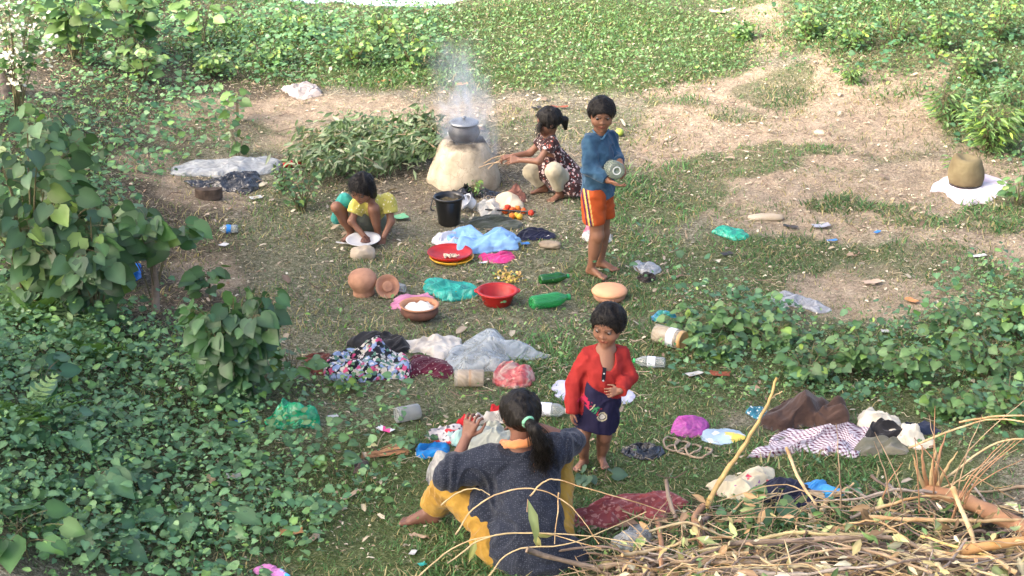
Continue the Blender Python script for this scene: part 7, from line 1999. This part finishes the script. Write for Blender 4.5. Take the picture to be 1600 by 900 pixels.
for k in range(185):
    rg = np.random.default_rng(400 + k)
    px = 960 + 660 * rg.random() ** .9; py = 908 - (60 + 85 * (rg.random() < .35)) * rg.random() ** .9 * min(1, (px - 900) / 230)
    h = (.03 + .25 * rg.random() ** .7) * min(1, (px - 880) / 260) * (1 if py > 850 else .5)
    L = .25 + .75 * rg.random() ** 1.5; a = rg.normal(.1, .8) + (math.pi if rg.random() < .5 else 0)
    c = np.array(A3(px, py, max(h, .03))); d = np.array([math.cos(a), math.sin(a) * .8, rg.normal(0, .12)]) * L * .5
    bend = rg.normal(0, .06 * L, 3)
    P = [c - d, c - d * .45 + bend + rg.normal(0, .012, 3), c - d * .1 + bend + rg.normal(0, .014, 3), c + d * .4 + bend * .6 + rg.normal(0, .014, 3), c + d]
    C = spline(P, 4); C += rg.normal(0, .0022, C.shape); C[:, 2] = np.maximum(C[:, 2], H(C[:, 0], C[:, 1]) + .012)
    r = .003 + .0115 * rg.random() ** 2.2
    rr_ = np.linspace(r, r * .5, len(C)) * (1 + .18 * rg.normal(0, 1, len(C)).clip(-1, 1.6))
    pt = [tube(C - C[0], rr_, 6)]
    for q in range(rg.integers(0, 4)):
        i = rg.integers(5, len(C) - 2); dd = un(un(d) + rg.normal(0, .6, 3)) * L * (.12 + .25 * rg.random())
        pt.append(tube(bez(C[i] - C[0], C[i] - C[0] + dd * .6 + rg.normal(0, .01, 3), C[i] - C[0] + dd, 5), np.linspace(r * .6, r * .25, 5), 5))
    V, F = join_parts(pt)
    o = mk('stick', V, F, mats_[rg.integers(6)], loc=C[0]); tag(o, 'dry stick tangled among many others in the firewood heap', 'stick', 'sticks of the firewood heap')
# fine tangle and leaves of the heap
parts, cs = [], []
rg = np.random.default_rng(9)
for k in range(300):
    px = 900 + 720 * rg.random(); py = 910 - (130 * rg.random() ** 1.3) * min(1, (px - 820) / 250)
    h = (.02 + .24 * rg.random()) * min(1, (px - 800) / 350)
    L = .08 + .35 * rg.random(); a = rg.random() * 6.28; c = np.array(A3(px, py, h)); d = np.array([math.cos(a), math.sin(a) * .8, rg.normal(0, .3)]) * L * .5
    C = bez(c - d, c + rg.normal(0, .08 * L + .01, 3), c + d, 6); V, F = tube(C, .0018 + .0015 * rg.random(), 4, False)
    parts.append((V, F)); cs.append(np.tile(np.array([(.4, .3, .18), (.28, .2, .13), (.5, .4, .25), (.2, .15, .1)][rg.integers(4)]) * (.7 + .5 * rg.random()), (len(V), 1)))
V, F = join_parts(parts); o = mk('twig_tangle', V, F, M_DRY, col=np.concatenate(cs)); tag(o, 'tangle of very fine dry twigs through the firewood heap', 'twigs', kind='stuff')
N = 520; px = 930 + 690 * rg.random(N); py = 905 - 130 * rg.random(N) ** 1.2 * np.minimum(1, (px - 860) / 250)
P = np.array([A3(a, b, (.03 + .3 * rg.random()) * min(1, (a - 800) / 350)) for a, b in zip(px, py)])
pal = np.array([(.42, .28, .15), (.5, .42, .2), (.3, .2, .12), (.34, .4, .18), (.58, .54, .38), (.16, .26, .1)])
V, F, C = scatter(LANCE, P, dirs(N, -60, 30, rg), UP * .5 + np.array([0, -.7, 0]) + rg.normal(0, .5, (N, 3)), .035 + .085 * rg.random(N) ** 1.5, pal[rg.integers(0, 6, N)] * (.6 + .6 * rg.random((N, 1))), 1.5)
o = mk('leaf_tangle', V, F, M_DRY, col=C); tag(o, 'curled tan and olive leaves caught in the firewood heap', 'dry leaves', kind='stuff')

# ------------------------------------------------------------------ big trees beside the view whose crowns shade the clearing
def shade_tree(x, y, h, R, zc, n, label, seed):
    rg = np.random.default_rng(seed)
    p = Vector((x, y, float(H(x, y)) - .05)); rt = empty('shade_tree', p, label, 'tree', 'big trees beside the clearing')
    parts = [tube([(0, 0, -.2), (.1, .05, h * .35), (0, 0, h * .75)], [.24, .18, .1], 14)]
    cl = []
    for k in range(26):
        v = un(rg.normal(0, 1, 3)) * rg.random() ** .4; e = np.array([v[0] * R, v[1] * R, zc + v[2] * R * .55])
        s = np.array([.05, 0, h * (.3 + .35 * rg.random())]); parts.append(tube(bez(s, (s + e) / 2 + [0, 0, .4], e, 7), np.linspace(.06, .012, 7), 6)); cl.append(e)
    V, F = join_parts(parts); mk('trunk', V, F, M_BARK, parent=rt)
    cl = np.array(cl)
    P = cl[rg.integers(0, len(cl), n)] + rg.normal(0, R * .2, (n, 3)) * np.array([1, 1, .6])
    V, F, C = scatter(OVAL, P, dirs(n, -60, 20, rg), UP + rg.normal(0, .5, (n, 3)), .16 + .1 * rg.random(n), tints(n, (.03, .08, .02), (.07, .15, .04), .2, rg), 1.3)
    mk('crown', V, F, M_LEAF, parent=rt, col=C)
for x, y, h, R, zc, n, l, sd_ in TREES: shade_tree(x, y, h, R, zc, n, l, sd_)
BLADE = (BLADE[0] * np.array([1, 1, .62]), BLADE[1])
Z_TURF = [z for z in Z_GRASS if z[4] < .65]; Z_GR2 = [z for z in Z_GRASS if z[4] >= .65]
o = grass('trampled_grass', 760000, Z_TURF, .015, .05, (.08, .165, .06), (.19, .3, .13), 1.9, straw=.25, seed=12)
tag(o, 'short trampled grass in the middle of the clearing', 'grass')
o = grass('short_grass', 700000, Z_GR2 + [(z[0], z[1], z[2], z[3], z[4] * .5) for z in Z_WEED], .02, .07, (.055, .15, .05), (.16, .29, .11), 1.8, straw=.16)
tag(o, 'short green grass growing over the trampled clearing', 'grass')
o = grass('lush_grass', 300000, Z_LUSH, .03, .085, (.065, .14, .04), (.15, .25, .08), 1.6, straw=.06, clump=False)
tag(o, 'lush bright green grass on the river bank', 'grass')
o = grass('sparse_grass', 170000, [(800, 450, 900, 520, .9)], .02, .06, (.09, .13, .05), (.2, .23, .11), 1.4, straw=.45)
tag(o, 'thin dry grass stubble over the bare trampled earth', 'dry grass')

def cover(name, n, Z, s0, s1, c1, c2, tm, zlo, zhi, label, catg, seed=11, tilt=(-25, 30), clump=.6):
    X, Y, (u, v), _ = rnd_ground(n, Z, seed=seed)
    k = (fbm(X * 1.8, Y * 1.8, 0, seed + 60, 3) * clump + (1 - clump * .45)) > RNG.random(len(X))
    for ox, oy in ((.04, 0), (-.04, 0), (0, .04), (0, -.05), (0, -.1)): k &= ~blocked(X + ox, Y + oy)
    X, Y = X[k], Y[k]
    N = len(X)
    hump = .6 + .8 * sstep(-.5, .5, fbm(X * 1.6, Y * 1.6, 0, seed + 61, 2))
    z = H(X, Y) + (zlo + RNG.random(N) * (zhi - zlo)) * hump
    d = dirs(N, *tilt)
    nrm = UP + RNG.normal(0, .35, (N, 3)) + np.array([0, -.35, 0])
    tn = tints(N, c1, c2, .3)
    yl = RNG.random(N) < .1; tn[yl] *= np.array([1.35, 1.25, .8])
    V, F, C = scatter(tm, np.stack([X, Y, z], -1), d, nrm, s0 + RNG.random(N) ** 2.4 * (s1 - s0) * 1.2, tn)
    o = mk(name, V, F, M_LEAF, col=C)
    tag(o, label, catg, kind='stuff'); return o

ZWL = [z for z in Z_WEED if z[0] < 700]
ZWR = [z for z in Z_WEED if z[0] >= 700]
cover('leafy_ground_cover', 230000, ZWL, .016, .055, (.05, .135, .055), (.14, .26, .11), HEART, .01, .16, 'dense low broad leaved weeds covering the left bank', 'weeds', 12)
cover('leafy_ground_cover', 90000, ZWR, .018, .055, (.045, .125, .055), (.115, .225, .1), ROUND, .01, .15, 'dense low round leaved weeds on the right hand side', 'weeds', 13)
cover('mixed_ground_cover', 45000, ZWL, .02, .06, (.055, .14, .05), (.15, .26, .09), OVAL, .02, .17, 'oval leaved weeds mixed into the left bank', 'weeds', 16, (-30, 40))
cover('small_herbs', 120000, Z_WEED + [(760, 640, 330, 200, .25), (900, 70, 600, 70, .5)], .012, .035, (.065, .15, .045), (.16, .28, .09), OVAL, .01, .08, 'tiny bright green herbs growing among the bigger weeds', 'herbs', 14, (0, 60))
cover('marsh_herbs', 110000, Z_LUSH, .015, .038, (.06, .135, .045), (.13, .225, .08), OVAL, .01, .085, 'small leaved green herbs among the river bank grass', 'herbs', 15, (0, 60), .3)

# dry litter
def litter(name, n, Z, s0, s1, label, seed=17, z=.006, cols=None):
    X, Y, (u, v), _ = rnd_ground(n, Z, seed=seed)
    k = (fbm(X * 2.5, Y * 2.5, 0, seed + 60, 3) + .55) > RNG.random(len(X)); X, Y = X[k], Y[k]
    N = len(X)
    d = dirs(N, -14, 22); nrm = UP + RNG.normal(0, .3, (N, 3))
    pal = np.array(cols or [(.36, .29, .21), (.46, .39, .29), (.26, .18, .13), (.54, .48, .37), (.4, .33, .26), (.32, .24, .18)])
    tn = pal[RNG.integers(0, len(pal), N)] * (.6 + .7 * RNG.random((N, 1)))
    V, F, C = scatter(CURL, np.stack([X, Y, H(X, Y) + z], -1), d, nrm, s0 + RNG.random(N) ** 2.5 * (s1 - s0), tn, .5 + RNG.random(N))
    o = mk(name, V, F, M_DRY, col=C)
    tag(o, label, 'litter', kind='stuff')
ZALL = [(800, 450, 900, 560, 1)]
litter('leaf_litter', 90000, [(800, 330, 900, 300, .6), (250, 150, 260, 130, 1), (850, 160, 300, 40, 1), (1000, 350, 600, 160, .8), (800, 800, 900, 160, .3)], .008, .04, 'dry brown leaf crumbs scattered over the ground')
litter('fallen_leaves', 2600, [(800, 450, 900, 500, .7)], .04, .1, 'larger dry curled leaves lying about the clearing', 18, .012)
litter('fallen_leaves', 2600, [(1250, 840, 430, 70, 1), (480, 760, 180, 90, .5)], .05, .12, 'dry curled leaves beneath the firewood heap', 19, .03,
       [(.45, .33, .2), (.35, .2, .12), (.5, .42, .28), (.22, .14, .09), (.4, .38, .2)])

def straws(name, n, Z, l0, l1, r, label, seed=23, cols=((.36, .3, .2), (.26, .2, .14), (.42, .37, .27), (.18, .13, .1)), zl=.02):
    X, Y, (u, v), _ = rnd_ground(n, Z, seed=seed)
    N = len(X); a = RNG.random(N) * math.pi * 2; L = l0 + RNG.random(N) ** 2 * (l1 - l0)
    t = np.linspace(-.5, .5, 4)
    P = np.zeros((N, 4, 3)); bend = RNG.normal(0, .05, N)
    for i, tt in enumerate(t):
        off = bend * (tt * tt * 4 - .5) * L
        P[:, i, 0] = X + np.cos(a) * tt * L - np.sin(a) * off; P[:, i, 1] = Y + np.sin(a) * tt * L + np.cos(a) * off
        P[:, i, 2] = H(P[:, i, 0], P[:, i, 1]) + .008 + RNG.random(N) * zl
    w = np.stack([-np.sin(a), np.cos(a), 0 * a], -1) * r * (.6 + .8 * RNG.random((N, 1)))
    V = np.stack([P - w[:, None], P + w[:, None], P + np.array([0, 0, 1.0]) * np.linalg.norm(w, axis=1)[:, None, None] * 1.6], 2)
    V = V.reshape(-1, 3)
    F = []
    base = (np.arange(N) * 12)[:, None] + (np.arange(3) * 3)[None]
    for p, q in ((0, 2), (2, 1)):
        F.append(np.stack([base + p, base + q, base + q + 3, base + p + 3], -1).reshape(-1, 4))
    pal = np.array(cols); tn = pal[RNG.integers(0, len(pal), N)] * (.6 + .7 * RNG.random((N, 1)))
    o = mk(name, V, F, M_DRY, col=np.repeat(tn[:, None], 12, 1).reshape(-1, 3))
    tag(o, label, 'litter', kind='stuff')
litter('pale_flakes', 42000, [(760, 420, 420, 260, .8), (1300, 380, 400, 160, .7), (1200, 200, 300, 100, .8), (450, 190, 260, 50, .8), (800, 780, 450, 130, .35)], .008, .03, 'pale straw flakes and chips trodden into the ground', 29, .008, [(.5, .44, .33), (.42, .36, .27), (.58, .53, .42), (.34, .27, .2)])
straws('dry_straws', 22000, [(800, 400, 900, 420, .8)], .02, .10, .0016, 'dry straws and stalk bits strewn on the ground')
straws('fine_twigs', 1700, [(250, 150, 260, 130, 1), (840, 260, 130, 50, 1), (520, 360, 120, 60, .6), (800, 450, 700, 300, .35)] , .08, .3, .0028, 'thin fallen twigs strewn under the bushes', 24,
       ((.2, .15, .11), (.3, .23, .17), (.14, .1, .08)), .05)
